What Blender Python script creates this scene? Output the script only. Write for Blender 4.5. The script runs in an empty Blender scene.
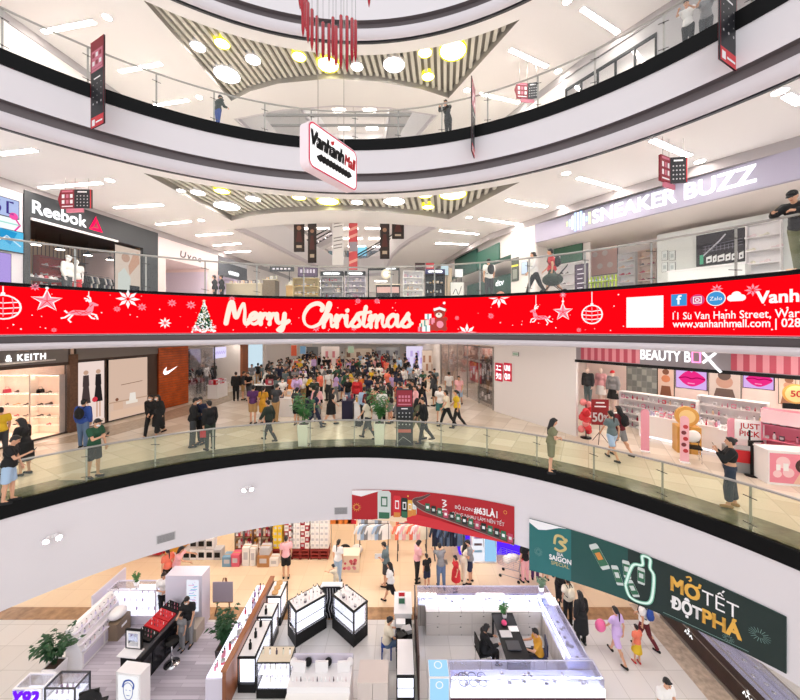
import bpy, bmesh, math, random
from mathutils import Vector, Matrix
from mathutils.geometry import tessellate_polygon
random.seed(11)
SC = bpy.context.scene
COL = SC.collection
PI = math.pi
# ---------------------------------------------------------------- camera, world, exposure
F, HY, CZ = 345.0, 328.5, 10.3          # focal length in pixels, horizon row, eye height
cam_d = bpy.data.cameras.new('camera'); cam_d.sensor_width = 36.0; cam_d.sensor_fit = 'HORIZONTAL'
cam_d.lens = F/800*36; cam_d.shift_y = -(350-HY)/800; cam_d.clip_end = 300
cam = bpy.data.objects.new('camera', cam_d); COL.objects.link(cam)
cam.location = (0, 0, CZ); cam.rotation_euler = (PI/2, 0, 0)
SC.camera = cam
w = bpy.data.worlds.new('world'); SC.world = w; w.use_nodes = True
w.node_tree.nodes['Background'].inputs[0].default_value = (0.97, 0.98, 1.0, 1)
w.node_tree.nodes['Background'].inputs[1].default_value = .72
SC.view_settings.view_transform = 'Standard'; SC.view_settings.look = 'None'
SC.view_settings.gamma = 1.0; SC.view_settings.use_curve_mapping = False
EXPO = 0.85
SC.view_settings.exposure = EXPO
SC.cycles.use_denoising = True
SC.cycles.max_bounces = 8; SC.cycles.diffuse_bounces = 4; SC.cycles.transparent_max_bounces = 24
SC.cycles.sample_clamp_indirect = 6.0
# ---------------------------------------------------------------- levels (floor heights) and plan
Z1, Z2, Z3, Z4, Z5 = 0.0, 6.04, 11.43, 17.09, 22.6
CX, CY, R = -1.55, 2.2, 10.2            # the round atrium

# ---------------------------------------------------------------- materials
def lin(c):
    if isinstance(c, str):
        c = [int(c[i:i+2], 16)/255 for i in (1, 3, 5)]
        return tuple(x/12.92 if x <= .04045 else ((x+.055)/1.055)**2.4 for x in c)
    return tuple(c)
_M = {}
def mat(name, col, rough=.5, metal=0., noise=0., nscale=8., spec=.5):
    if name in _M: return _M[name]
    m = bpy.data.materials.new(name); m.use_nodes = True
    nt = m.node_tree; b = nt.nodes['Principled BSDF']; c = lin(col)
    b.inputs['Base Color'].default_value = (*c, 1); b.inputs['Roughness'].default_value = rough
    b.inputs['Metallic'].default_value = metal; b.inputs['Specular IOR Level'].default_value = spec
    if noise:
        tc = nt.nodes.new('ShaderNodeTexCoord'); n = nt.nodes.new('ShaderNodeTexNoise'); r = nt.nodes.new('ShaderNodeValToRGB')
        n.inputs['Scale'].default_value = nscale; n.inputs['Detail'].default_value = 4
        nt.links.new(tc.outputs['Object'], n.inputs['Vector']); nt.links.new(n.outputs['Fac'], r.inputs['Fac'])
        r.color_ramp.elements[0].position = .3; r.color_ramp.elements[1].position = .7
        r.color_ramp.elements[0].color = (*[x*(1-noise) for x in c], 1); r.color_ramp.elements[1].color = (*[min(1, x*(1+noise)) for x in c], 1)
        nt.links.new(r.outputs['Color'], b.inputs['Base Color'])
    _M[name] = m; return m
def emit(name, col, s):
    if name in _M: return _M[name]
    m = bpy.data.materials.new(name); m.use_nodes = True; nt = m.node_tree
    b = nt.nodes['Principled BSDF']; c = lin(col)
    b.inputs['Base Color'].default_value = (*[x*.04 for x in c], 1); b.inputs['Roughness'].default_value = .5
    b.inputs['Specular IOR Level'].default_value = 0.
    b.inputs['Emission Color'].default_value = (*c, 1); b.inputs['Emission Strength'].default_value = s
    _M[name] = m; return m
def scr(name, col, s=1.0): return emit(name, col, s/2**EXPO)      # a screen: shows its own colour
def glass(name, tint=(1, 1, 1), gloss=.06):
    if name in _M: return _M[name]
    m = bpy.data.materials.new(name); m.use_nodes = True; nt = m.node_tree; nt.nodes.clear()
    o = nt.nodes.new('ShaderNodeOutputMaterial'); t = nt.nodes.new('ShaderNodeBsdfTransparent'); g = nt.nodes.new('ShaderNodeBsdfGlossy')
    x = nt.nodes.new('ShaderNodeMixShader'); lw = nt.nodes.new('ShaderNodeLayerWeight'); mp = nt.nodes.new('ShaderNodeMapRange')
    t.inputs[0].default_value = (*tint, 1); g.inputs['Roughness'].default_value = .03
    lw.inputs['Blend'].default_value = .25; mp.inputs['To Min'].default_value = gloss; mp.inputs['To Max'].default_value = .55
    nt.links.new(lw.outputs['Fresnel'], mp.inputs['Value']); nt.links.new(mp.outputs['Result'], x.inputs['Fac'])
    nt.links.new(t.outputs[0], x.inputs[1]); nt.links.new(g.outputs[0], x.inputs[2]); nt.links.new(x.outputs[0], o.inputs[0])
    _M[name] = m; return m
def brickmat(name, c1, c2, cm, bw, bh, mortar, rough, offset=0., scale=1., rot=0., bias=0.):
    if name in _M: return _M[name]
    m = bpy.data.materials.new(name); m.use_nodes = True; nt = m.node_tree; b = nt.nodes['Principled BSDF']
    tc = nt.nodes.new('ShaderNodeTexCoord'); mp = nt.nodes.new('ShaderNodeMapping'); t = nt.nodes.new('ShaderNodeTexBrick')
    mp.inputs['Rotation'].default_value = (0, 0, rot)
    t.inputs['Color1'].default_value = (*lin(c1), 1); t.inputs['Color2'].default_value = (*lin(c2), 1); t.inputs['Mortar'].default_value = (*lin(cm), 1)
    t.inputs['Scale'].default_value = scale; t.inputs['Mortar Size'].default_value = mortar; t.inputs['Brick Width'].default_value = bw
    t.inputs['Row Height'].default_value = bh; t.offset = offset; t.inputs['Bias'].default_value = bias; t.inputs['Mortar Smooth'].default_value = .1
    nt.links.new(tc.outputs['Object'], mp.inputs['Vector']); nt.links.new(mp.outputs['Vector'], t.inputs['Vector'])
    nt.links.new(t.outputs['Color'], b.inputs['Base Color']); b.inputs['Roughness'].default_value = rough
    _M[name] = m; return m

WHITE = mat('white_paint', '#f0ecec', .35); CEIL = mat('ceiling_white', '#f4efec', .6); BLACKP = mat('black_panel', '#030304', .4, spec=.15)
FASC = mat('fascia_white', '#dfd9dc', .25); GROOVE = mat('groove_grey', '#6a6163', .5); LIPM = mat('lip_light', '#d8d0d4', .4)
STEEL = mat('steel', '#a8a49e', .3, .9); DSTEEL = mat('dark_steel', '#4a4644', .35, .8); CHROME = mat('chrome', '#d8d8da', .15, 1.)
BLACK = mat('black', '#060607', .5, spec=.3); DGREY = mat('dark_grey', '#3a3a3e', .5); GREY = mat('grey', '#8d8b8c', .5); LGREY = mat('light_grey', '#c9c5c6', .5)
RED = mat('red', '#c3121f', .45); WHT = mat('plain_white', '#f7f4f4', .45); WOOD = mat('wood_brown', '#7c4a2c', .5, noise=.25); TAN = mat('tan', '#c79a62', .6)
GLASS = glass('rail_glass', (.985, .992, .985), .025); GLASSG = glass('rail_glass_green', (.93, .955, .86), .03); CLEAR = glass('clear_glass', (.98, .98, 1), .04)
L_STRIP = emit('light_strip', '#fff6ee', 34); L_DISC = emit('light_disc', '#fffbf2', 16); L_YEL = emit('light_yellow', '#fff08a', 6)
L_FILL_PANEL = emit('light_panel', '#fff4ea', 7); L_TUBE = emit('case_tube', '#eef0ff', 30); L_CASE = emit('case_light', '#eef0ff', 1.25); L_SHOP = emit('shop_light', '#fff3ea', 9)


# ---------------------------------------------------------------- mesh builder
class MB:
    def __init__(s): s.v = []; s.f = []; s.mi = []; s.mats = []; s.sm = []
    def _m(s, m):
        if m not in s.mats: s.mats.append(m)
        return s.mats.index(m)
    def add(s, vs, fs, m=None, smooth=False):
        o = len(s.v); s.v += [tuple(v) for v in vs]; k = s._m(m)
        for f in fs: s.f.append(tuple(i+o for i in f)); s.mi.append(k); s.sm.append(smooth)
        return s
    def box(s, c, d, m=None, rz=0., M=None):
        x, y, z = d[0]/2, d[1]/2, d[2]/2; cs, sn = math.cos(rz), math.sin(rz)
        vs = []
        for a, b, e in ((-x,-y,-z),(x,-y,-z),(x,y,-z),(-x,y,-z),(-x,-y,z),(x,-y,z),(x,y,z),(-x,y,z)):
            p = Vector((c[0]+a*cs-b*sn, c[1]+a*sn+b*cs, c[2]+e)) if M is None else M @ Vector((a+c[0], b+c[1], e+c[2]))
            vs.append(p)
        return s.add(vs, [(0,3,2,1),(4,5,6,7),(0,1,5,4),(1,2,6,5),(2,3,7,6),(3,0,4,7)], m)
    def bx(s, x0, x1, y0, y1, z0, z1, m=None): return s.box(((x0+x1)/2, (y0+y1)/2, (z0+z1)/2), (x1-x0, y1-y0, z1-z0), m)
    def quad(s, a, b, c, d, m=None): return s.add([a, b, c, d], [(0, 1, 2, 3)], m)
    def cone(s, p0, p1, r0, r1, m=None, n=10, caps=True, smooth=True):
        p0, p1 = Vector(p0), Vector(p1); d = (p1-p0)
        if d.length < 1e-6: return s
        d.normalize(); a = Vector((0, 0, 1)) if abs(d.z) < .9 else Vector((1, 0, 0))
        u = d.cross(a).normalized(); v = d.cross(u)
        vs = [p0+(u*math.cos(2*PI*i/n)+v*math.sin(2*PI*i/n))*r0 for i in range(n)]+[p1+(u*math.cos(2*PI*i/n)+v*math.sin(2*PI*i/n))*r1 for i in range(n)]
        s.add(vs, [(i, i+n, (i+1) % n+n, (i+1) % n) for i in range(n)], m, smooth)
        if caps: s.add(vs[:n], [tuple(range(n))], m); s.add(vs[n:], [tuple(range(n-1, -1, -1))], m)
        return s
    def cyl(s, c, r, h, m=None, n=16): return s.cone(c, (c[0], c[1], c[2]+h), r, r, m, n)
    def tube(s, pts, r, m=None, n=6):
        pts = [Vector(p) for p in pts]; rings = []
        for i, p in enumerate(pts):
            d = (pts[min(i+1, len(pts)-1)]-pts[max(i-1, 0)]).normalized()
            a = Vector((0, 0, 1)) if abs(d.z) < .95 else Vector((1, 0, 0)); u = d.cross(a).normalized(); v = d.cross(u)
            rings.append([p+(u*math.cos(2*PI*k/n)+v*math.sin(2*PI*k/n))*r for k in range(n)])
        vs = [q for g in rings for q in g]
        fs = [(i*n+k, (i+1)*n+k, (i+1)*n+(k+1) % n, i*n+(k+1) % n) for i in range(len(pts)-1) for k in range(n)]
        fs += [tuple(range(n)), tuple((len(pts)-1)*n+k for k in range(n-1, -1, -1))]
        return s.add(vs, fs, m, True)
    def ell(s, c, r, m=None, nu=12, nv=8, M=None):
        c = Vector(c); vs = [Vector((0, 0, -r[2]))]
        for j in range(1, nv):
            t = PI*j/nv-PI/2
            vs += [Vector((r[0]*math.cos(t)*math.cos(2*PI*i/nu), r[1]*math.cos(t)*math.sin(2*PI*i/nu), r[2]*math.sin(t))) for i in range(nu)]
        vs.append(Vector((0, 0, r[2])))
        vs = [(M @ v if M is not None else v)+c for v in vs]
        fs = [(0, 1+(i+1) % nu, 1+i) for i in range(nu)]
        for j in range(nv-2):
            a = 1+j*nu
            fs += [(a+i, a+(i+1) % nu, a+nu+(i+1) % nu, a+nu+i) for i in range(nu)]
        a = 1+(nv-2)*nu; fs += [(a+i, a+(i+1) % nu, len(vs)-1) for i in range(nu)]
        return s.add(vs, fs, m, True)
    def cap(s, p0, p1, r0, r1, m=None, n=10):
        s.cone(p0, p1, r0, r1, m, n, False); s.ell(p0, (r0,)*3, m, n, 6); s.ell(p1, (r1,)*3, m, n, 6); return s
    def lathe(s, prof, m=None, n=18, c=(0, 0, 0)):
        vs = [(c[0]+r*math.cos(2*PI*i/n), c[1]+r*math.sin(2*PI*i/n), c[2]+z) for r, z in prof for i in range(n)]
        fs = [(j*n+i, j*n+(i+1) % n, (j+1)*n+(i+1) % n, (j+1)*n+i) for j in range(len(prof)-1) for i in range(n)]
        fs += [tuple(range(n-1, -1, -1)), tuple((len(prof)-1)*n+i for i in range(n))]
        return s.add(vs, fs, m, True)
    def prism(s, poly, z0, z1, m=None):
        n = len(poly); vs = [(x, y, z0) for x, y in poly]+[(x, y, z1) for x, y in poly]
        tr = tessellate_polygon([[Vector((x, y, 0)) for x, y in poly]])
        fs = [tuple(t) for t in tr]+[tuple(i+n for i in t) for t in tr]+[(i, (i+1) % n, (i+1) % n+n, i+n) for i in range(n)]
        return s.add(vs, fs, m)
    def mesh(s, name):
        me = bpy.data.meshes.new(name); me.from_pydata(s.v, [], s.f)
        for m in s.mats: me.materials.append(m)
        me.polygons.foreach_set('material_index', s.mi); me.polygons.foreach_set('use_smooth', s.sm); me.update(); return me
    def build(s, name, parent=None, bevel=0., fix=True):
        me = s.mesh(name)
        if fix:
            b = bmesh.new(); b.from_mesh(me); bmesh.ops.recalc_face_normals(b, faces=b.faces); b.to_mesh(me); b.free()
        o = bpy.data.objects.new(name, me); COL.objects.link(o)
        if parent: o.parent = parent
        if bevel:
            md = o.modifiers.new('bevel', 'BEVEL'); md.width = bevel; md.segments = 2; md.limit_method = 'ANGLE'
        return o
def obj(name, me, parent=None):
    o = bpy.data.objects.new(name, me); COL.objects.link(o)
    if parent: o.parent = parent
    return o
def tag(o, label=None, cat=None, group=None, kind=None):
    if label: o['label'] = label
    if cat: o['category'] = cat
    if group: o['group'] = group
    if kind: o['kind'] = kind
    return o
def thing(name, label, cat, loc=(0, 0, 0), rz=0., group=None):
    o = bpy.data.objects.new(name, None); COL.objects.link(o); o.empty_display_size = .1
    o.location = loc; o.rotation_euler = (0, 0, rz); return tag(o, label, cat, group)
def struct(name, mb, parent=None, fix=True):
    o = mb.build(name, parent, fix=fix)
    if parent is None: o['kind'] = 'structure'
    return o
def clone(o, loc, rz=0., label=None, group=None):
    c = o.copy(); COL.objects.link(c); c.location = loc; c.rotation_euler = (0, 0, rz)
    if label: c['label'] = label
    if group: c['group'] = group
    for ch in list(o.children):
        d = ch.copy(); COL.objects.link(d); d.parent = c
        for g in ch.children:
            e = g.copy(); COL.objects.link(e); e.parent = d
    return c
def setmat(o, m, k=0):
    o.material_slots[k].link = 'OBJECT'; o.material_slots[k].material = m

# ---------------------------------------------------------------- where a photo pixel lies
def at_z(px, py, z):
    Y = F*(CZ-z)/(py-HY); return ((px-400)/F*Y, Y)
def at_y(px, py, Y): return ((px-400)/F*Y, Y, CZ-(py-HY)/F*Y)
def z_at(py, Y): return CZ-(py-HY)/F*Y
def ring_hit(px, r=R):
    dx = (px-400)/F; A = dx*dx+1; B = -2*(dx*CX+CY); C_ = CX*CX+CY*CY-r*r
    Y = (-B+math.sqrt(B*B-4*A*C_))/(2*A); return (dx*Y, Y)
def ring_th(px, r=R):
    x, y = ring_hit(px, r); return math.atan2(x-CX, y-CY)
def rp(th, r, z): return (CX+r*math.sin(th), CY+r*math.cos(th), z)
TH0, TH1 = math.radians(-104), math.radians(104)
WL = [(-14.45, 2.0), (-13.07, 11.27), (-12.36, 16.03), (-10.8, 28.2), (-9.6, 46.0)]
WR = [(13.4, 4.0), (11.9, 6.4), (10.28, 8.87), (8.87, 10.7), (7.0, 13.5), (5.97, 15.6), (4.71, 18.07), (3.9, 21.5), (3.13, 25.7), (1.6, 46.0)]
def wall_hit(px, W):
    dx = (px-400)/F
    for (x0, y0), (x1, y1) in zip(W, W[1:]):
        a = x0-dx*y0; b = x1-dx*y1
        if a*b <= 0:
            t = a/(a-b); return (x0+(x1-x0)*t, y0+(y1-y0)*t)
    return W[0] if abs(W[0][0]-dx*W[0][1]) < abs(W[-1][0]-dx*W[-1][1]) else W[-1]

# ---------------------------------------------------------------- flat graphics: shapes in (u, v) mapped onto a surface
def circ(c, r, n=16, a0=0., a1=2*PI):
    return [(c[0]+r*math.cos(a0+(a1-a0)*i/n), c[1]+r*math.sin(a0+(a1-a0)*i/n)) for i in range(n if abs(a1-a0-2*PI) < 1e-6 else n+1)]
def starp(c, r, n=5, k=.4, a=PI/2):
    return [(c[0]+(r if i % 2 == 0 else r*k)*math.cos(a+PI*i/n), c[1]+(r if i % 2 == 0 else r*k)*math.sin(a+PI*i/n)) for i in range(2*n)]
def rect(x0, x1, y0, y1): return [(x0, y0), (x1, y0), (x1, y1), (x0, y1)]
def smooth_path(pts, n=5):
    out = []; P = [pts[0]]+list(pts)+[pts[-1]]
    for i in range(1, len(P)-2):
        a, b, c, d = P[i-1:i+3]
        for k in range(n):
            t = k/n; out.append(tuple(.5*(2*b[j]+(c[j]-a[j])*t+(2*a[j]-5*b[j]+4*c[j]-d[j])*t*t+(3*b[j]-a[j]-3*c[j]+d[j])*t**3) for j in (0, 1)))
    out.append(tuple(pts[-1])); return out
_TX = {}
def text2d(s, h, bold=0., shear=0., space=1.):
    """outline mesh of a text, baseline at 0, capital height h, starting at x = 0"""
    k = (s, bold, shear, space)
    if k not in _TX:
        c = bpy.data.curves.new('t', 'FONT'); c.body = s; c.offset = bold; c.shear = shear; c.space_character = space; c.resolution_u = 3
        o = bpy.data.objects.new('t', c); COL.objects.link(o); dg = bpy.context.evaluated_depsgraph_get()
        me = bpy.data.meshes.new_from_object(o.evaluated_get(dg))
        vs = [(v.co.x, v.co.y) for v in me.vertices]; fs = [tuple(p.vertices) for p in me.polygons]
        bpy.data.objects.remove(o); bpy.data.curves.remove(c); bpy.data.meshes.remove(me)
        x0 = min(v[0] for v in vs); x1 = max(v[0] for v in vs); _TX[k] = ([(x-x0, y) for x, y in vs], fs, x1-x0)
    vs, fs, wd = _TX[k]; q = h/.72
    return [(x*q, y*q) for x, y in vs], fs, wd*q
class Art:
    """shapes drawn in surface coordinates; each new shape lies a hair above the last kind of layer"""
    def __init__(s, fn, d=.004): s.fn = fn; s.mb = MB(); s.d = d
    def raw(s, vs, fs, m, L=1): s.mb.add([s.fn(x, y, s.d*L) for x, y in vs], fs, m); return s
    def poly(s, pts, m, L=1):
        return s.raw(pts, [tuple(t) for t in tessellate_polygon([[Vector((x, y, 0)) for x, y in pts]])], m, L)
    def rect(s, x0, x1, y0, y1, m, L=1, nx=1):
        vs = [(x0+(x1-x0)*i/nx, y) for y in (y0, y1) for i in range(nx+1)]
        return s.raw(vs, [(i, i+1, nx+2+i, nx+1+i) for i in range(nx)], m, L)
    def disc(s, c, r, m, L=1, n=16, ry=None): return s.poly([(c[0]+r*math.cos(2*PI*i/n), c[1]+(ry or r)*math.sin(2*PI*i/n)) for i in range(n)], m, L)
    def line(s, pts, wd, m, L=1):
        pts = [p for i, p in enumerate(pts) if i == 0 or math.dist(p, pts[i-1]) > 1e-5]; vs = []; n = len(pts)
        for i, p in enumerate(pts):
            a = pts[max(i-1, 0)]; b = pts[min(i+1, n-1)]; dx, dy = b[0]-a[0], b[1]-a[1]; l = math.hypot(dx, dy) or 1
            ww = wd[i] if isinstance(wd, list) else wd
            vs += [(p[0]-dy/l*ww/2, p[1]+dx/l*ww/2), (p[0]+dy/l*ww/2, p[1]-dx/l*ww/2)]
        s.raw(vs, [(2*i, 2*i+1, 2*i+3, 2*i+2) for i in range(n-1)], m, L); return s
    def ring(s, c, r, wd, m, L=1, n=20): p = circ(c, r, n); return s.line(p+[p[0], p[1]], wd, m, L)
    def text(s, t, x, y, h, m, L=2, bold=0., shear=0., width=None, align='l', space=1.):
        vs, fs, wd = text2d(t, h, 0., shear, space); k = (width/wd) if width else 1.; ww = wd*k
        ox = x-(ww/2 if align == 'c' else ww if align == 'r' else 0)
        e = max(bold, 0)*h/.72
        for dx, dy in ([(0, 0)] if e <= 0 else [(-e, -e), (e, -e), (-e, e), (e, e), (0, 0)]): s.raw([(ox+a*k+dx, y+b+dy) for a, b in vs], fs, m, L)
        return s
    def build(s, name, parent=None): return s.mb.build(name, parent, fix=False)
class Frame:
    """a vertical surface or store: origin, direction u along it, n into the wall"""
    def __init__(s, A, B, z0):
        s.A = Vector((A[0], A[1], z0)); d = Vector((B[0]-A[0], B[1]-A[1], 0)); s.L = d.length; s.u = d.normalized(); s.n = Vector((-s.u.y, s.u.x, 0)); s.rz = math.atan2(s.u.y, s.u.x)
    def p(s, u, d, z): return s.A+s.u*u+s.n*d+Vector((0, 0, z))
    def face(s, d=0.): return lambda u, v, L: tuple(s.p(u, d-L, v))
    def M(s): return Matrix.Translation(s.A) @ Matrix.Rotation(s.rz, 4, 'Z')
    def box(s, mb, u0, u1, d0, d1, z0, z1, m): mb.box(((u0+u1)/2, (d0+d1)/2, (z0+z1)/2), (u1-u0, d1-d0, z1-z0), m, M=s.M())
    def ud(s, px, d):
        P = s.A+s.n*d; dx = (px-400)/F; return -(P.x-dx*P.y)/(s.u.x-dx*s.u.y)
    def wr(s, d, px0, px1, py0, py1):
        """the rectangle of the plane at depth d that the photo shows between these columns and rows: u0, u1, z0, z1"""
        u0, u1 = s.ud(px0, d), s.ud(px1, d); Y = s.p((u0+u1)/2, d, 0).y; return min(u0, u1), max(u0, u1), z_at(py1, Y)-s.A.z, z_at(py0, Y)-s.A.z
    def u_px(s, px):
        dx = (px-400)/F; a = s.A.x-dx*s.A.y; b = s.u.x-dx*s.u.y; return -a/b
# ================================================================ STRUCTURE
H2 = [(-8.3,17.2),(-5.6,16.45),(-3.0,16.15),(-.5,16.3),(1.85,16.9),(.75,19.5),(.1,21.5),(-.45,24),(-.9,27.5),(-1.5,32),(-3.9,33.5),(-6.3,32),(-7.05,27.5),(-7.5,24),(-7.8,21),(-8.0,19)]
PAN = [rp(math.radians(a), 11.0, 0)[:2] for a in [-37+67.6*i/16 for i in range(17)]]+[(2.2,15.65),(.9,15.05),(-.9,14.6),(-2.9,14.42),(-5.2,14.72),(-6.6,15.2),(-7.75,15.85)]
def arc(r, n=72): return [rp(TH0+(TH1-TH0)*i/n, r, 0)[:2] for i in range(n+1)]
def slab_poly(r, yb=52): a = arc(r); return a+[(16, a[-1][1]), (16, yb), (-18, yb), (-18, a[0][1])]
def flat(name, loops, z, m, kind='structure'):
    L = [[Vector((x, y, 0)) for x, y in l] for l in loops]; tr = tessellate_polygon(L); vs = [(x, y, z) for l in loops for x, y in l]
    mb = MB(); mb.add(vs, [tuple(t) for t in tr], m); o = mb.build(name, fix=False); o['kind'] = kind; return o
def ring_strip(mb, prof, m, n=96, t0=TH0, t1=TH1, smooth=True):
    k = len(prof); vs = [rp(t0+(t1-t0)*i/n, r, z) for i in range(n+1) for r, z in prof]
    mb.add(vs, [(i*k+j, i*k+j+1, (i+1)*k+j+1, (i+1)*k+j) for i in range(n) for j in range(k-1)], m, smooth)
TILE2 = brickmat('floor_tile_upper', '#efe4d4', '#d8c9b5', '#cbbfae', .8, .8, .012, .22, 0., 1., .5)
EDGE2 = mat('floor_stone_reflection', '#6f7059', .18, noise=.25, nscale=5)  # stone border; greenish dark of reflections through tinted glass put into its colour
TILE1 = brickmat('floor_tile_ground', '#e6e2de', '#dcd8d4', '#c6c1bc', .8, .8, .008, .2)
PEACH = brickmat('floor_tile_peach', '#f0d6b4', '#eacfac', '#dcbf9b', .8, .8, .006, .25)
BROWN = mat('floor_marble_brown', '#a9825c', .25, noise=.3, nscale=4)
PLANK = brickmat('floor_planks', '#cfc8d2', '#a9a1ad', '#948c98', 1.4, .11, .004, .4, .5, 1., 0.)
MARB = mat('floor_marble_beige', '#c5b3a0', .25, noise=.25, nscale=6)
# ground floor
mb = MB(); mb.bx(-19, 16, -3, 26, -.3, 0, TILE1); struct('floor', mb)
mb = MB(); mb.bx(-19, 16, 12.75, 26, 0, .004, PEACH); struct('floor', mb)
mb = MB(); mb.bx(-19, 8.6, 12.2, 12.75, 0, .006, BROWN); mb.prism([(-16, 12.2), (-14.2, 12.2), (-19, 8.6), (-19, 10)], 0, .006, BROWN); struct('trim_1', mb)
mb = MB(); mb.bx(8.55, 9.25, 4, 12.9, 0, .007, MARB); struct('trim_2', mb)
mb = MB(); mb.bx(-9.6, -5.0, 8.6, 12.1, 0, .012, PLANK); struct('floor', mb)
CEILZ = {1: 3.45, 2: 9.78, 3: 15.25, 4: 20.75}
# upper floors
flat('floor', [slab_poly(R+.9)], Z2, TILE2)
mb = MB(); ring_strip(mb, [(R+.9, Z2), (R, Z2)], EDGE2); struct('floor', mb, fix=False)
mb = MB(); mb.prism([(-13.6, 12.2), (-12.0, 17.2), (-11.3, 24), (-9.6, 24), (-10.3, 17.6), (-11.6, 13.2)], Z2+.002, Z2+.004, mat('floor_tile_grey', '#b9a994', .22, noise=.15)); struct('floor', mb)
TILE3 = brickmat('floor_tile_white', '#efebe8', '#e8e4e1', '#cfcac6', .8, .8, .008, .25)
flat('floor', [slab_poly(R+.02)], Z3, TILE3); flat('floor', [slab_poly(R+.02), H2], Z4, TILE3)
# ceilings under the upper floors
flat('ceiling', [slab_poly(R+.3)], CEILZ[1], CEIL)
flat('ceiling', [slab_poly(R+.3)], CEILZ[2], CEIL)
SLATB = mat('slat_backing', '#8a847c', .7); SLAT = mat('slat_light', '#dad5c8', .5)
def seg_in_poly(x0, poly, k):
    ys = []
    for (ax, ay), (bx_, by) in zip(poly, poly[1:]+poly[:1]):
        fa = ax-k*(ay-13)-x0; fb = bx_-k*(by-13)-x0
        if fa*fb < 0: t = fa/(fa-fb); ys.append(ay+(by-ay)*t)
    ys.sort(); return list(zip(ys[::2], ys[1::2]))
for lv in (3, 4):
    z = CEILZ[lv]; flat('ceiling', [slab_poly(R+.3), H2, PAN], z, CEIL)
    flat('ceiling', [PAN], z+.34, SLATB)
    mb = MB(); n = len(PAN)
    mb.add([(x, y, z) for x, y in PAN]+[(x, y, z+.34) for x, y in PAN], [(i, (i+1) % n, (i+1) % n+n, i+n) for i in range(n)], mat('recess_side', '#a39d95', .6)); struct('trim_3', mb, fix=False)
    mb = MB(); x = -10.
    while x < 6:
        for ya, yb in seg_in_poly(x, PAN, .13):
            if yb-ya > .12: mb.add([(x+.13*(yy-13)+dx, yy, zz) for yy in (ya+.02, yb-.02) for dx, zz in ((-.065, z+.33), (-.065, z+.2), (.065, z+.2), (.065, z+.33))], [(0, 1, 5, 4), (1, 2, 6, 5), (2, 3, 7, 6), (0, 3, 2, 1), (4, 5, 6, 7)], SLAT)
        x += .26
    struct('trim_4', mb)
    # rim of the second opening
# fascias round the atrium
def fascia(zf, blk, wh, gr, lip, inner=True):
    mb = MB(); ring_strip(mb, [(R+.06, zf), (R-.03, zf), (R-.03, zf-blk), (R, zf-blk)], BLACKP, smooth=False); struct('trim_5', mb, fix=False)
    mb = MB(); ring_strip(mb, [(R, zf-blk), (R, zf-wh)], FASC); struct('wall_atrium', mb, fix=False)
    if gr:
        mb = MB(); ring_strip(mb, [(R, zf-wh), (R+.16, zf-wh-.01), (R+.16, zf-gr), (R+.03, zf-gr)], GROOVE, smooth=False); struct('trim_6', mb, fix=False)
        mb = MB(); ring_strip(mb, [(R+.03, zf-gr), (R-.01, zf-gr-.06), (R-.01, zf-lip+.1), (R+.05, zf-lip+.02), (R+.12, zf-lip)], LIPM); struct('trim_7', mb, fix=False)
        mb = MB(); ring_strip(mb, [(R+.12, zf-lip), (R+.12, zf-lip+.07), (R+.2, zf-lip+.07), (R+.2, zf-lip), (R+.34, zf-lip+.02)], DGREY, smooth=False); struct('trim_8', mb, fix=False)
    else:
        mb = MB(); ring_strip(mb, [(R, zf-wh), (R+.4, zf-wh+.02)], FASC); struct('wall_atrium', mb, fix=False)
fascia(Z2, .37, 2.6, 0, 0)
fascia(Z3, .07, 1.32, 1.5, 1.68)
fascia(Z4, .39, 1.22, 1.5, 1.86)
fascia(Z5, .39, 1.22, 1.5, 1.86)
# the second opening: white upstand walls round it on the upper levels
def hole_rim(z0, z1, zf=None):
    mb = MB(); n = len(H2); P = H2
    mb.add([(x, y, z0) for x, y in P]+[(x, y, z1) for x, y in P], [(i, (i+1) % n, (i+1) % n+n, i+n) for i in range(n)], WHITE)
    struct('wall_opening', mb, fix=False)
    c = Vector((-3.1, 23)); 
    def off(d): return [(x+(c.x-x)/math.hypot(c.x-x, c.y-y)*d, y+(c.y-y)/math.hypot(c.x-x, c.y-y)*d) for x, y in P]
    a, b = off(.02), off(.18)
    mb = MB(); mb.add([(x, y, z0+.25) for x, y in a]+[(x, y, z0+.25) for x, y in b]+[(x, y, z0+.05) for x, y in b]+[(x, y, z0+.05) for x, y in a], [(i+k*n, (i+1) % n+k*n, (i+1) % n+(k+1) % 4*n, i+(k+1) % 4*n) for k in range(4) for i in range(n)], LIPM); struct('trim_9', mb, fix=False)
hole_rim(CEILZ[3], Z4); hole_rim(CEILZ[4], Z5); hole_rim(26.3, 28.2)
flat('ceiling', [[(-18, 13.5), (16, 13.5), (16, 52), (-18, 52)]], 31.8, CEIL)
flat('ceiling', [[(-18, 13.5), (16, 13.5), (16, 52), (-18, 52)], H2], 26.3, CEIL); flat('floor', [[(-18, 13.5), (16, 13.5), (16, 52), (-18, 52)], H2], 28.2, TILE3); flat('floor', [[(-18, 13.5), (16, 13.5), (16, 52), (-18, 52)], H2], Z5, TILE3)
mb = MB(); mb.bx(-18, 16, 38, 38.2, Z5, 31.8, WHITE); struct('wall_back', mb)
mb = MB(); mb.bx(-9, 3.2, 31.5, 31.8, 31.0, 31.7, mat('beam_blue', '#3a4060', .5)); struct('trim_12', mb)
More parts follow.
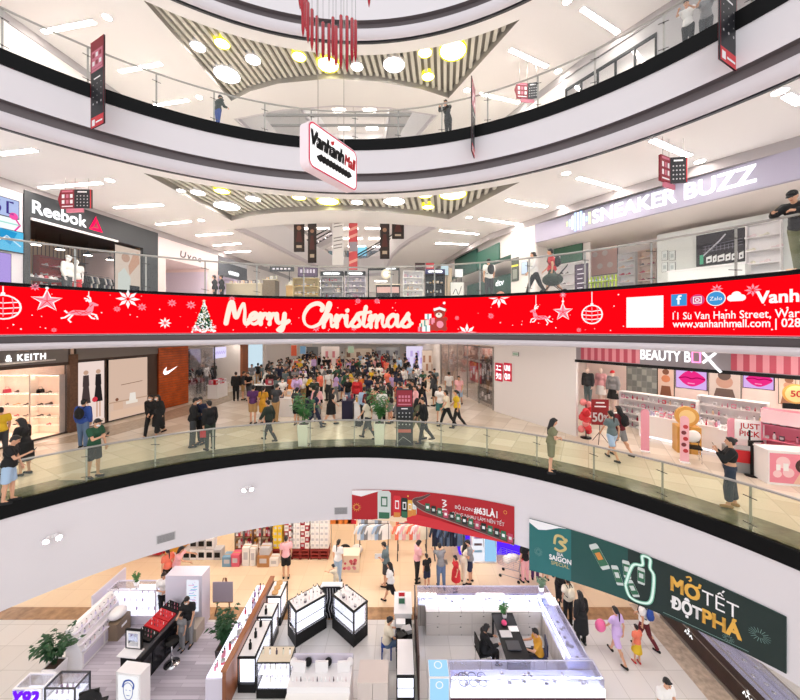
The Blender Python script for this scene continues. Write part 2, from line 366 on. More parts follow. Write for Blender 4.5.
# ---- walls
WSIDE = mat('wall_warm_white', '#ece4e0', .5); WEND = mat('wall_end', '#ddd6d2', .6)
def wall(name, pts, z0, z1, m=WSIDE, t=.12, out=1):
    mb = MB()
    for A, B in zip(pts, pts[1:]):
        d = Vector((B[0]-A[0], B[1]-A[1])); 
        if d.length < .02: continue
        d.normalize(); nx, ny = -d.y*t*out, d.x*t*out
        mb.prism([A, B, (B[0]+nx, B[1]+ny), (A[0]+nx, A[1]+ny)], z0, z1, m)
    return struct(name, mb)
def chain(W, pa, pb):
    """points of wall polyline W between photo columns pa and pb"""
    A, B = wall_hit(pa, W), wall_hit(pb, W); lo, hi = min(A[1], B[1]), max(A[1], B[1])
    mid = [p for p in W if lo+.01 < p[1] < hi-.01]; mid.sort(key=lambda p: p[1], reverse=A[1] > B[1]); return [A]+mid+[B]
def store(W, pa, pb, zf, oh, zc, depth, m_in, m_head, m_back=None, side='left', t=.14, lights=2, light=None, ceil=None, ul=0.):
    A, B = wall_hit(pa, W), wall_hit(pb, W); fr = Frame(A, B, zf); L = fr.L
    mb = MB(); fr.box(mb, 0, L, 0, t, oh, zc-zf, m_head); struct('wall_'+side, mb)
    mb = MB(); fr.box(mb, -ul, L, depth, depth+.1, 0, oh+.2, m_back or m_in); fr.box(mb, -ul-.1, -ul, t+ul*.6, depth, 0, oh+.2, m_in); fr.box(mb, L, L+.1, t, depth, 0, oh+.2, m_in); struct('wall_'+side, mb)
    mb = MB(); fr.box(mb, 0, L, t, depth, oh+.2, oh+.25, ceil or m_in); (fr.box(mb, -ul, 0, t+.5, depth, oh+.2, oh+.25, ceil or m_in) if ul else 0); struct('ceiling', mb)
    for i in range(lights):  # lights added behind the header, out of view, to brighten the shop
        u = L*(i+.5)/lights; o = MB(); fr.box(o, u-min(.6, L/lights*.4), u+min(.6, L/lights*.4), .16, .4, oh+.15, oh+.2, light or L_SHOP)
        k = o.build('added_shop_light'); tag(k, 'slim ceiling light added to brighten a shop', 'ceiling light', 'added ceiling lights inside the shops')
    return fr
# grey strip painted as the shade of a cornice gap along the side walls
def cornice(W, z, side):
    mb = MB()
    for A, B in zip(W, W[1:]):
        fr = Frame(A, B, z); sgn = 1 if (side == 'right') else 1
        fr.box(mb, 0, fr.L, -.03 if side == 'left' else -.03, .02, -.3, 0, mat('cornice_gap_shade', '#a8a1a1', .6))
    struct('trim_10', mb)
WRr = WR[::-1]
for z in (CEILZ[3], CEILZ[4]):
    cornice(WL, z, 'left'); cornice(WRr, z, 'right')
WL2 = [(-15.9, 4.0), (-14.2, 12.25), (-12.4, 17.4), (-11.7, 25), (-10.5, 46)]
# level four
wall('wall_left', WL, Z4, CEILZ[4], WSIDE, out=1)
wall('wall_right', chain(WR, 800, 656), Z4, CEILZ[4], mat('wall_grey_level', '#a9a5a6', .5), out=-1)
wall('wall_right', chain(WR, 566, 392), Z4, CEILZ[4], WSIDE, out=-1)
# end walls
for z0, z1, y in ((Z2, CEILZ[2], 47), (Z3, CEILZ[3], 47), (Z4, 26, 47)):
    mb = MB(); mb.bx(-18, 16, y, y+.2, z0, z1, WEND); struct('wall_back', mb)
mb = MB(); mb.bx(-19, 16, 21.5, 21.7, 0, CEILZ[1], mat('wall_ground', '#d8c2a4', .6)); struct('wall_back', mb)

# ---- round ceiling lights in the slatted recesses, linear lights, downlights
def disc_light(x, y, z, r, lens, label, group):
    t = thing('ceiling_light', label, 'ceiling light', (x, y, z), 0, group)
    m = MB(); m.lathe([(r*1.06, .17), (r*1.06, 0), (r*.97, 0), (r*.97, .17)], lens[1], 28); m.build('rim', t, fix=False)
    m = MB(); m.lathe([(r*.97, .05), (r*.97, .03), (r*.6, .012), (.01, .008)], lens[0], 28); m.build('diffuser', t, fix=False)
W_ = (L_DISC, WHT); Y_ = (emit('lamp_warm', '#fff5c0', 8), emit('rim_yellow', '#f3e43a', 1.0))
PL = [(198,47,.26,W_),(222,44,.26,Y_),(253,60,.28,W_),(227,75,.5,W_),(299,57,.26,Y_),(328,65,.42,Y_),(357,67,.24,W_),(394,65,.42,W_),(425,53,.26,Y_),(428,77,.25,Y_),(453,51,.5,Y_)]
pos_word = ['leftmost', 'second', 'third', 'fourth', 'fifth', 'sixth', 'seventh', 'eighth', 'ninth', 'tenth', 'rightmost']
srt = sorted(PL, key=lambda p: p[0])
for lv, nm in ((4, 'upper'), (3, 'lower')):
    for i, (px, py, r, k) in enumerate(srt):
        x, y = at_z(px, py, CEILZ[4]+.16)
        c = 'yellow rimmed' if k is Y_ else 'white'; sz = 'large' if r > .4 else 'small'
        disc_light(x, y, CEILZ[lv]+.15, r, k, f'{sz} {c} round light, {pos_word[i]} from the left in the {nm} slatted ceiling recess' if 0 < i < 10 else f'{sz} {c} round light, {pos_word[i]} in the {nm} slatted ceiling recess', f'round lights of the {nm} recess')
STR = {3: [((0,153),(35,149)),((40,187),(101,182)),((115,207),(162,204)),((157,224),(190,220.6)),((197,235),(231,232.5)),((214,245),(240,243)),((225,252),(250,250.5)),((507,199),(536,205)),((480,218),(518,223.5)),((440,230),(478,233.6)),((436,242.5),(468,244)),((578,177),(619,188)),((652,139),(689,155)),((532,203),(546,206)),((786,94),(800,102))],
       4: [((43,31),(94,21)),((120,71),(161,63)),((154,105),(188,99.5)),((582,8),(618,32)),((510,49),(547,66)),((480,93),(519,102))]}
for lv in STR:
    for i, ((xa, ya), (xb, yb)) in enumerate(STR[lv]):
        A = at_z(xa, ya, CEILZ[lv]); B = at_z(xb, yb, CEILZ[lv]); d = math.dist(A, B); rz = math.atan2(B[1]-A[1], B[0]-A[0])
        sd = 'left' if xa < 300 else 'right'
        t = thing('linear_light', f'slim white linear light in the {"upper" if lv == 4 else "lower"} ceiling over the {sd} gallery', 'ceiling light', ((A[0]+B[0])/2, (A[1]+B[1])/2, CEILZ[lv]), rz, f'linear lights, {"upper" if lv == 4 else "lower"} {sd} ceiling')
        MB().box((0, 0, -.017), (d+.06, .2, .03), WHT).build('housing', t); MB().box((0, 0, -.036), (d, .14, .012), L_STRIP).build('diffuser', t)
DWN = {3: [(110,180),(201,220),(469,217),(566,173),(561,207),(700,161),(780,91),(181,190.5)], 4: [(567,1),(558,71),(467,90),(107,17),(199,97)]}
for lv in DWN:
    for (px, py) in DWN[lv]:
        x, y = at_z(px, py, CEILZ[lv])
        t = thing('downlight', f'small round downlight in the {"upper" if lv == 4 else "lower"} white ceiling', 'ceiling light', (x, y, CEILZ[lv]), 0, 'small downlights, '+('upper' if lv == 4 else 'lower')+' ceiling')
        MB().lathe([(.16, .02), (.16, -.02), (.13, -.02), (.12, .01)], WHT, 16).build('rim', t, fix=False); MB().cyl((0, 0, -.015), .12, .01, L_STRIP).build('lens', t)
# flat panel lights added to the ceilings to brighten floors and far galleries
def fill_panel_grid(z, spots, s=(1.2, .6), group=''):
    p = MB().box((0, 0, -.02), (s[0], s[1], .03), L_FILL_PANEL).mesh('added_panel_light')
    for x, y in spots:
        o = obj('added_panel_light', p); o.location = (x, y, z); tag(o, 'flat fill light, one of the '+group, 'ceiling light', group)
sp2 = [rp(math.radians(a), 12.2, 0)[:2] for a in (-88, -68, -48, -30, -12, 6, 24, 42, 60, 78)]+[(x, y) for y in (17, 20.5, 24, 28, 33, 39) for x in (-8, -4.5, -1, 1.8)]
fill_panel_grid(CEILZ[2], sp2, group='added panel lights over the fair floor')
sp1 = [rp(math.radians(a), 11.6, 0)[:2] for a in (-80, -62, -44, -26, -9, 8, 25, 42, 60, 78)]+[(x, y) for y in (15.0, 17.8) for x in (-14, -11, -8, -5, -2, 1, 4, 7)]
fill_panel_grid(CEILZ[1], sp1, group='added panel lights over the ground floor')
sp4 = [(x, y) for y in (19, 25, 36, 42) for x in (-9.5, 2.3) if not (x > 0 and y > 22)]+[(x, y) for y in (36, 40, 44) for x in (-8, -5, -2)]
fill_panel_grid(CEILZ[3], [p for p in sp4 if p[1] > 35], group='added panel lights beyond the second opening'); fill_panel_grid(CEILZ[4], sp4+[(x, y) for y in (36, 40, 44) for x in (-6, -3, 0)], group='added panel lights, topmost ceiling'); fill_panel_grid(31.8, [(x, y) for y in (16, 22, 28, 34, 37) for x in (-9, -6, -3, 0, 3)], group='added panel lights in the high roof'); fill_panel_grid(26.3, [(x, y) for y in (36, 41, 45) for x in (-10, -6, -2, 2)], group='added panel lights under the high floor')

# ================================================================ GLASS RAILINGS
POSTM = {}
def railing(zf, h, th_start, step, label, gm=GLASS):
    t = thing('glass_railing', label, 'railing', (CX, CY, zf)); r = R+.09
    def L(th, rr, z): return (rr*math.sin(th), rr*math.cos(th), z)
    n = 160; m = MB(); m.tube([L(TH0+(TH1-TH0)*i/n, r, h) for i in range(n+1)], .028, STEEL, 8); m.build('top_rail', t, fix=False)
    if h not in POSTM:
        p = MB().box((0, .03, h/2), (.045, .02, h), STEEL)
        s_ = MB()
        for zz in (.14, h-.25): s_.cone((-.11, -.012, zz+.02), (.11, -.012, zz-.02), .009, .009, DSTEEL, 6); s_.cone((0, .03, zz), (0, -.02, zz), .014, .014, DSTEEL, 6)
        POSTM[h] = (p.mesh('post'), s_.mesh('spider_fitting'))
    ths = []; a = th_start
    while a > TH0+.02: a -= step
    a += step
    while a < TH1-.02: ths.append(a); a += step
    for a in ths:
        o = obj('post', POSTM[h][0], t); o.location = L(a, r, 0); o.rotation_euler = (0, 0, -a)
        q = obj('spider_fitting', POSTM[h][1], o)
    ed = [TH0]+ths+[TH1]
    for a, b in zip(ed, ed[1:]):
        g = .006/r; k = 6; m = MB(); vs = []
        for i in range(k+1):
            th = a+g+(b-a-2*g)*i/k; vs += [L(th, r-.022, .0), L(th, r-.022, h-.03), L(th, r-.010, h-.03), L(th, r-.010, .0)]
        fs = [(4*i+j, 4*i+(j+1) % 4, 4*i+4+(j+1) % 4, 4*i+4+j) for i in range(k) for j in range(4)]+[(0, 1, 2, 3), (4*k+3, 4*k+2, 4*k+1, 4*k)]
        m.add(vs, fs, gm); m.build('glass_panel', t, fix=False)
    return t
stp = 1.55/R
railing(Z2, .95, ring_th(661), stp, 'curved glass railing with slim steel rail on the black edge below the red screen', GLASSG)
railing(Z3, 1.08, ring_th(205), stp, 'curved glass railing above the long red screen')
railing(Z4, 1.05, ring_th(88), stp, 'curved glass railing on the uppermost gallery')
# ================================================================ PEOPLE (shared meshes per pose, own colours)
SKIN = mat('skin', '#d9a585', .5); SKIN2 = mat('skin_fair', '#e8bda0', .5); LIP = mat('lips', '#a8504c', .5); EYE = mat('eyes_dark', '#1a1412', .3)
HAIRB = mat('hair_black', '#100c0c', .45); HAIRBR = mat('hair_brown', '#3a2318', .45); SHOEB = mat('shoe_black', '#141416', .45)
def remesh(mb, vox, name, smooth=2):
    me = mb.mesh('tmp'); o = bpy.data.objects.new('tmp', me); COL.objects.link(o)
    r = o.modifiers.new('r', 'REMESH'); r.mode = 'VOXEL'; r.voxel_size = vox; r.use_smooth_shade = True
    s = o.modifiers.new('s', 'SMOOTH'); s.factor = .5; s.iterations = smooth
    dg = bpy.context.evaluated_depsgraph_get(); out = bpy.data.meshes.new_from_object(o.evaluated_get(dg)); out.name = name; out.materials.clear()
    bpy.data.objects.remove(o); bpy.data.meshes.remove(me); return out
def rad(a): return math.radians(a)
# pose: torso lean, head pitch, per arm (upper pitch, out, forearm pitch, inward), per leg (thigh pitch, knee bend), hip height for sitting
POSES = {
 'stand':  dict(lean=2, head=8, aL=(-4, 9, 12, 4), aR=(-2, 9, 14, 4), lL=(3, 4), lR=(-2, 2)),
 'walk':   dict(lean=4, head=4, aL=(22, 8, 38, 6), aR=(-22, 8, 2, 4), lL=(-22, 12), lR=(24, 8)),
 'walk_b': dict(lean=3, head=6, aL=(-14, 8, 6, 5), aR=(16, 8, 48, 12), lL=(16, 6), lR=(-16, 22)),
 'phone':  dict(lean=5, head=28, aL=(8, 10, 20, 5), aR=(28, 6, 112, 22), lL=(4, 5), lR=(-4, 3)),
 'photo':  dict(lean=-2, head=0, aL=(34, 8, 148, 16), aR=(30, 8, 150, 22), lL=(6, 8), lR=(-6, 4)),
 'hold':   dict(lean=4, head=18, aL=(6, 13, 80, 46), aR=(8, 12, 86, 48), lL=(3, 4), lR=(-3, 3)),
 'reach':  dict(lean=16, head=20, aL=(62, 8, 78, 6), aR=(48, 10, 66, 10), lL=(6, 6), lR=(-8, 2)),
 'lean':   dict(lean=22, head=24, aL=(42, 14, 88, 22), aR=(46, 14, 92, 22), lL=(-4, 4), lR=(-10, 2)),
 'sit':    dict(lean=6, head=18, aL=(30, 10, 88, 16), aR=(34, 10, 84, 14), lL=(82, 88), lR=(86, 84), sit=.47),
}
_J = {}
def joints(pose):
    if pose in _J: return _J[pose]
    P = POSES[pose]; J = {}; ln = rad(P['lean'])
    def legs(h):
        for s, sx in (('L', -1), ('R', 1)):
            t, k = rad(P['l'+s][0]), rad(P['l'+s][1]); hip = Vector((sx*.092, 0, h))
            kn = hip+Vector((sx*.012, math.sin(t), -math.cos(t)))*.43; sh = t-k
            an = kn+Vector((0, math.sin(sh), -math.cos(sh)))*.41
            foot = sh*.55 if not P.get('sit') else 0
            J['hip'+s], J['kn'+s], J['an'+s] = hip, kn, an
            J['toe'+s] = an+Vector((sx*.02, .15*math.cos(foot), -.045+.15*math.sin(foot)*.5)); J['heel'+s] = an+Vector((0, -.045, -.045))
    h = P.get('sit', .92); legs(h)
    if not P.get('sit'):
        low = min(min(J['an'+s].z-.085, J['toe'+s].z-.03) for s in 'LR'); h -= low; legs(h)
    pel = Vector((0, 0, h+.03)); up = Vector((0, math.sin(ln), math.cos(ln)))
    J['pel'] = pel; J['waist'] = pel+up*.17+Vector((0, .0, 0)); J['chest'] = pel+up*.36; J['neck'] = pel+up*.52
    hp = rad(P['head']+P['lean']*.5); J['head'] = J['neck']+up*.05+Vector((0, math.sin(hp)*.09+.02, math.cos(hp)*.115)); J['hpitch'] = hp; J['up'] = up
    for s, sx in (('L', -1), ('R', 1)):
        a, o, fa, inn = [rad(x) for x in P['a'+s]]; a += ln*.3; sh = pel+up*.475+Vector((sx*.175, -.005, 0))
        el = sh+Vector((sx*math.sin(o), math.sin(a)*math.cos(o), -math.cos(a)*math.cos(o)))*.29
        fd = Vector((-sx*math.sin(inn), math.sin(fa)*math.cos(inn), -math.cos(fa)*math.cos(inn)))
        wr = el+fd*.25; J['sh'+s], J['el'+s], J['wr'+s], J['fd'+s] = sh, el, wr, fd
    _J[pose] = J; return J
_PM = {}
def body_mesh(pose, fem):
    k = ('body', pose, fem)
    if k in _PM: return _PM[k]
    J = joints(pose); m = MB(); sw = .9 if fem else 1.
    up = J['up']
    m.ell(J['pel'], (.155*(1.03 if fem else 1), .11, .12), None); m.cone(J['pel'], J['waist'], .135, .115*sw, None, 14); m.ell(J['waist'], (.125*sw, .092, .13), None)
    m.ell(J['chest'], (.158*sw, .112, .17), None)
    if fem:
        for sx in (-1, 1): m.ell(J['chest']+Vector((sx*.065, .085, .02)), (.062, .055, .06), None)
    m.cap(J['chest']+up*.1+Vector((-.1*sw, 0, 0)), J['chest']+up*.1+Vector((.1*sw, 0, 0)), .07, .07)
    m.cap(J['neck']-up*.04, J['head']-Vector((0, .01, .05)), .058*sw, .05*sw)
    for s in 'LR':
        sx = -1 if s == 'L' else 1; sh = J['sh'+s]-Vector((sx*.175*(1-sw), 0, 0))
        m.cap(sh, J['el'+s], .052*sw, .038*sw); m.cap(J['el'+s], J['wr'+s], .038*sw, .025*sw)
        m.cap(J['hip'+s], J['kn'+s], .088, .055); m.cap(J['kn'+s], J['an'+s], .052, .034); m.ell(J['kn'+s]+(J['an'+s]-J['kn'+s])*.28-Vector((0, .012, 0)), (.05, .054, .11), None)
        m.cap(J['heel'+s], J['toe'+s], .036, .028); m.cap(J['an'+s], J['an'+s]+(J['toe'+s]-J['an'+s])*.5, .036, .034)
        fd = J['fd'+s]; side = fd.cross(Vector((0, 0, 1)) if abs(fd.z) < .9 else Vector((0, 1, 0))).normalized()
        m.cap(J['wr'+s], J['wr'+s]+fd*.07, .026, .03)
    H = J['head']; R3 = Matrix.Rotation(-J['hpitch'], 3, 'X')
    m.ell(H, (.074, .092, .108), None, 16, 12, R3); m.ell(H+R3 @ Vector((0, .03, -.05)), (.055, .06, .06), None, 12, 8, R3)
    m.cone(H+R3 @ Vector((0, .085, .015)), H+R3 @ Vector((0, .108, -.022)), .009, .016); m.ell(H+R3 @ Vector((0, .1, -.022)), (.016, .014, .011), None)
    for sx in (-1, 1): m.ell(H+R3 @ Vector((sx*.075, -.005, -.005)), (.012, .022, .032), None, 8, 6, R3)
    me = remesh(m, .0125, 'body')
    # fingers, thumb, eyes and lips joined to the same body mesh
    x = MB()
    for s in 'LR':
        sx = -1 if s == 'L' else 1; fd = J['fd'+s]; W = J['wr'+s]
        nrm = Vector((0, 0, -1)) if abs(fd.z) < .75 else Vector((-sx, 0, 0))
        nrm = (nrm-fd*nrm.dot(fd)).normalized(); side = fd.cross(nrm).normalized()
        if side.dot(Vector((-sx, 0, .3)) if abs(fd.z) < .75 else Vector((0, 1, 0))) < 0: side = -side
        for i, (off, ln) in enumerate(((.024, .066), (.008, .076), (-.008, .07), (-.023, .055))):
            b = W+fd*.068+side*off; k1 = b+fd*ln*.5+nrm*ln*.08; k2 = k1+fd*ln*.3+nrm*ln*.3; k3 = k2+fd*ln*.08+nrm*ln*.25
            x.cap(b, k1, .0088, .0082, None, 6); x.cap(k1, k2, .0082, .0075, None, 6); x.cap(k2, k3, .0075, .0062, None, 6)
        t0 = W+fd*.02+side*.022; t1 = t0+side*.034+fd*.03; t2 = t1+fd*.034+nrm*.01
        x.cap(t0, t1, .0105, .0095, None, 6); x.cap(t1, t2, .0095, .0075, None, 6)
    bm = bmesh.new(); bm.from_mesh(me)
    def join(mb, idx):
        vs = [bm.verts.new(v) for v in mb.v]
        for f in mb.f:
            try: q = bm.faces.new([vs[i] for i in f]); q.material_index = idx; q.smooth = True
            except ValueError: pass
    join(x, 0)
    e = MB()
    for sx in (-1, 1): e.ell(H+R3 @ Vector((sx*.029, .083, .012)), (.013, .008, .007), None, 8, 6, R3); e.cap(H+R3 @ Vector((sx*.016, .091, .034)), H+R3 @ Vector((sx*.044, .08, .034)), .004, .003, None, 5)
    join(e, 1); l = MB(); l.ell(H+R3 @ Vector((0, .083, -.052)), (.022, .01, .008), None, 8, 6, R3); join(l, 2)
    bm.to_mesh(me); bm.free()
    for q in (SKIN, EYE, LIP): me.materials.append(q)
    _PM[k] = me; return me
def top_mesh(pose, kind, fem):
    k = ('top', pose, kind, fem)
    if k in _PM: return _PM[k]
    J = joints(pose); m = MB(); sw = .92 if fem else 1.; e = .036 if kind in ('jacket', 'coat') else .027; up = J['up']
    crop = kind == 'crop'
    if not crop: m.ell(J['pel']+up*.03, (.155+e, .112+e, .1+e), None); m.cone(J['pel'], J['waist'], .14+e, .118+e, None, 14)
    m.ell(J['waist']+(up*.07 if crop else up*0), (.125*sw+e, .096+e, .09 if crop else .14), None); m.ell(J['chest'], (.16*sw+e, .115+e, .17), None)
    m.cap(J['chest']+up*.1+Vector((-.1*sw, 0, 0)), J['chest']+up*.1+Vector((.1*sw, 0, 0)), .07+e*.7, .07+e*.7)
    if fem:
        for sx in (-1, 1): m.ell(J['chest']+Vector((sx*.065, .085, .02)), (.062+e*.7,)*3, None)
    for s in 'LR':
        sx = -1 if s == 'L' else 1; sh = J['sh'+s]-Vector((sx*.175*(1-sw), 0, 0)); el, wr = J['el'+s], J['wr'+s]
        if kind in ('tee', 'dress'): q = sh+(el-sh)*.62; m.cap(sh, sh+(q-sh)*.7, .056+e, .055+e); m.cone(sh, q, .056+e, .05+e)
        elif kind != 'vest': m.cap(sh, el, .054+e, .042+e); q = el+(wr-el)*.92; m.cap(el, el+(q-el)*.8, .042+e, .034+e*.8); m.cone(el, q, .042+e, .03+e*.8)
    if kind == 'coat' or kind == 'dress':
        L = .5 if kind == 'coat' else .42; m.cone(J['pel']+Vector((0, 0, .06)), J['pel']+Vector((0, 0, -L)), .165+e, .235, None, 20)
    me = remesh(m, .02, 'top'); me.materials.append(WHT); _PM[k] = me; return me
def bot_mesh(pose, kind, fem):
    k = ('bot', pose, kind, fem)
    if k in _PM: return _PM[k]
    J = joints(pose); m = MB(); e = .016
    m.ell(J['pel'], (.158+e*.6, .114+e*.6, .12), None); m.cone(J['pel'], J['pel']+J['up']*.1, .14, .13, None, 14)
    for s in 'LR':
        h, kn, an = J['hip'+s], J['kn'+s], J['an'+s]
        if kind == 'skirt': continue
        if kind == 'shorts': q = h+(kn-h)*.86; m.cap(h, h+(q-h)*.85, .092+e, .082+e); m.cone(h, q, .092+e, .086+e)
        else:
            w_ = {'trousers': .0, 'wide': .03, 'slim': -.008}[kind]; m.cap(h, kn, .09+e, .062+e+w_); q = kn+(an-kn)*(.72 if kind == 'wide' else 1.02); m.cap(kn, kn+(q-kn)*.85, .06+e+w_, .05+e*.6+w_); m.cone(kn, q, .06+e+w_, .047+e*.6+w_)
    if kind == 'skirt': m.cone(J['pel']+Vector((0, 0, .06)), J['pel']+Vector((0, .02, -.42)), .15, .23, None, 20)
    me = remesh(m, .019, 'bottom'); me.materials.append(WHT); _PM[k] = me; return me
def shoe_mesh(pose):
    k = ('shoe', pose)
    if k in _PM: return _PM[k]
    J = joints(pose); out = []
    for s in 'LR':
        m = MB(); m.cap(J['heel'+s]+Vector((0, 0, .0)), J['toe'+s], .044, .036, None, 12); m.cap(J['an'+s]-Vector((0, 0, .02)), J['an'+s]+(J['toe'+s]-J['an'+s])*.45-Vector((0, 0, .008)), .042, .04, None, 12)
        z0 = min(J['heel'+s].z, J['toe'+s].z)-.036; d = (J['toe'+s]-J['heel'+s])
        out.append(remesh(m, .014, 'shoe'))
        out[-1].materials.append(SHOEB)
    _PM[k] = out; return out
def hair_mesh(pose, kind):
    k = ('hair', pose, kind)
    if k in _PM: return _PM[k]
    J = joints(pose); H = J['head']; R3 = Matrix.Rotation(-J['hpitch'], 3, 'X'); m = MB(); P = lambda x, y, z: H+R3 @ Vector((x, y, z))
    m.ell(P(0, -.02, .024), (.084, .094, .1), None, 16, 10, R3); m.cap(P(-.045, .055, .082), P(.045, .055, .082), .025, .025); m.ell(P(0, -.05, -.03), (.07, .055, .06), None, 12, 8, R3)
    if kind == 'long':
        b = J['neck']+Vector((0, -.09, -.06)); m.cap(P(0, -.07, .0), b, .07, .06); m.cap(b, b+Vector((0, -.02, -.17))+J['up']*0, .066, .045)
        for sx in (-1, 1): m.cap(P(sx*.062, -.01, .03), P(sx*.07, -.015, -.1), .028, .022); m.cap(P(sx*.07, -.015, -.1), J['chest']+Vector((sx*.07, -.07, .07)), .024, .03)
    if kind == 'bun': m.ell(P(0, -.105, .05), (.042, .04, .042), None)
    if kind == 'tail': m.cap(P(0, -.1, .05), P(0, -.15, -.03), .028, .03); m.cap(P(0, -.15, -.03), J['neck']+Vector((0, -.13, -.14)), .03, .014)
    if kind == 'bob':
        for sx in (-1, 1): m.cap(P(sx*.066, -.01, .03), P(sx*.068, -.012, -.085), .028, .026)
        m.cap(P(-.05, -.075, -.05), P(.05, -.075, -.05), .045, .045)
    me = remesh(m, .0125, 'hair'); me.materials.append(HAIRB); _PM[k] = me; return me
def cap_mesh(pose):
    k = ('cap', pose)
    if k in _PM: return _PM[k]
    J = joints(pose); H = J['head']; R3 = Matrix.Rotation(-J['hpitch'], 3, 'X'); m = MB()
    m.ell(H+R3 @ Vector((0, -.008, .05)), (.09, .104, .078), None, 16, 10, R3); m.ell(H+R3 @ Vector((0, .12, .045)), (.065, .075, .012), None, 12, 6, R3)
    me = remesh(m, .012, 'cap'); me.materials.append(BLACK); _PM[k] = me; return me
def mask_mesh(pose):
    k = ('mask', pose)
    if k in _PM: return _PM[k]
    J = joints(pose); H = J['head']; R3 = Matrix.Rotation(-J['hpitch'], 3, 'X'); m = MB()
    m.ell(H+R3 @ Vector((0, .058, -.045)), (.057, .052, .052), None, 14, 10, R3)
    me = m.mesh('face_mask'); me.materials.clear(); me.materials.append(WHT); _PM[k] = me; return me
CLOTH = {'black': '#121214', 'white': '#f2efec', 'navy': '#1c2440', 'blue': '#2b4b9b', 'jeans': '#5d7596', 'darkjeans': '#2b3648', 'grey': '#8a8a8c', 'darkgrey': '#3c3e42', 'red': '#c5242c', 'pink': '#f0b4b8',
 'yellow': '#e3bc2c', 'orange': '#e07a2a', 'purple': '#54285f', 'green': '#1f5036', 'darkgreen': '#26332a', 'olive': '#7d7d5e', 'khaki': '#b08a5a', 'lilac': '#cfb2e4', 'cream': '#eadfc8', 'maroon': '#6b1c26', 'teal': '#3c7c78', 'brown': '#5b3b28', 'mustard': '#c98f22', 'coral': '#ef7d62', 'slate': '#66777a', 'lightblue': '#a9c3de'}
def cm(n): return mat('cloth_'+n, CLOTH[n], .8)
PEOPLE = []
def person(loc, rz, pose='stand', fem=False, top=('tee', 'white'), bot=('trousers', 'black'), hair='short', hairc=HAIRB, shoes='black', h=1.66, label='', mask=False, cap=None, group=None, skin=None):
    s = h/1.70
    t = thing('person', label, 'person', loc, rz, group); t.scale = (s, s, s)
    b = obj('body', body_mesh(pose, fem), t)
    if skin: setmat(b, skin, 0)
    if top: o = obj({'coat': 'coat', 'jacket': 'jacket', 'dress': 'dress'}.get(top[0], 'shirt'), top_mesh(pose, top[0], fem), t); setmat(o, cm(top[1]))
    if bot: o = obj({'shorts': 'shorts', 'skirt': 'skirt'}.get(bot[0], 'trousers'), bot_mesh(pose, bot[0], fem), t); setmat(o, cm(bot[1]))
    for me in shoe_mesh(pose): o = obj('shoe', me, t); setmat(o, cm(shoes))
    if cap: o = obj('cap', cap_mesh(pose), t); setmat(o, cm(cap))
    o = obj('hair', hair_mesh(pose, hair), t); setmat(o, hairc)
    if mask: obj('face_mask', mask_mesh(pose), t)
    PEOPLE.append(t); return t
def face(dx, dy): return math.atan2(-dx, dy)          # heading: local +y points along (dx, dy)
def on(px, py, z): x, y = at_z(px, py, z); return (x, y, z)
# small things people carry
def hand_pos(t, pose, s, h, k=1.): 
    J = joints(pose); return t.matrix_basis @ (J['wr'+s]+J['fd'+s]*.1)
BPM = {}
def backpack(t, pose, colr, label, sc=1.):
    J = joints(pose); c = J['chest']+Vector((0, -.2, -.03)); m = MB(); m.ell(c, (.15, .095, .21), cm(colr), 14, 10); 
    b = thing('backpack', label, 'backpack', t.location, t.rotation_euler.z); b.scale = [x*sc for x in t.scale]
    m.build('bag', b); q = MB(); q.ell(c+Vector((0, -.075, -.07)), (.11, .04, .09), cm(colr), 12, 8); q.build('pocket', b)
    for sx in (-1, 1):
        q = MB(); q.tube([c+Vector((sx*.09, .06, .17)), c+Vector((sx*.1, .16, .23)), c+Vector((sx*.1, .3, .16)), c+Vector((sx*.11, .335, .0)), c+Vector((sx*.13, .22, -.16)), c+Vector((sx*.11, .06, -.17))], .016, BLACK); q.build('strap', b)
    return b
PH = {}
def phone(t, pose, s='R', label='dark mobile phone held by a person'):
    J = joints(pose); p = t.matrix_basis @ (J['wr'+s]+J['fd'+s]*.115)
    o = MB().box((0, 0, 0), (.072, .009, .15), BLACK).build('mobile_phone', bevel=.004); o.location = p; o.rotation_euler = (-.5, 0, t.rotation_euler.z); return tag(o, label, 'phone')
def handbag(t, pose, colr, label, s='L'):
    J = joints(pose); W = t.matrix_basis @ (J['wr'+s]+J['fd'+s]*.1); b = thing('handbag', label, 'bag', (W.x, W.y, W.z-.3), t.rotation_euler.z)
    m = MB(); m.box((0, 0, .1), (.11, .27, .2), cm(colr)); m.build('bag', b, bevel=.025)
    m = MB(); m.tube([(0, -.09, .19), (0, -.06, .29), (0, 0, .32), (0, .06, .29), (0, .09, .19)], .01, cm(colr)); m.build('strap', b); return b
# ================================================================ THE LONG LED SCREEN
RL = R-.05
def U(px, r=RL): return r*ring_th(px, r)
def V(px, py, r=RL): return z_at(py, ring_hit(px, r)[1])
def on_ring(r): return lambda u, v, L: rp(u/RL, r-L, v)
LEDR = scr('screen_red', '#fb0512', 1.15); LEDW = scr('screen_white', '#ffffff', 1.0); LEDP = scr('screen_pink', '#ff9db0', .95); LEDC = scr('screen_cream', '#ffeedd', 1.0)
LEDB = scr('screen_blue', '#4a9fe0', .9); LEDG = scr('screen_green', '#2f5a3e', .7); LEDD = scr('screen_dark', '#5a0f12', .6); LEDBR = scr('screen_bear', '#b84a42', .9); LEDM = scr('screen_mauve', '#e0508a', .9)
led = thing('led_screen', 'very long curved red LED screen with Merry Christmas across the atrium', 'screen', (0, 0, 0))
m = MB(); z0, z1 = Z3-1.3, Z3-.075; n = 120
ring_strip(m, [(R-.002, z1), (RL, z1), (RL, z0), (R-.002, z0), (R-.002, z1)], BLACKP, n, smooth=False); m.build('housing', led, fix=False)
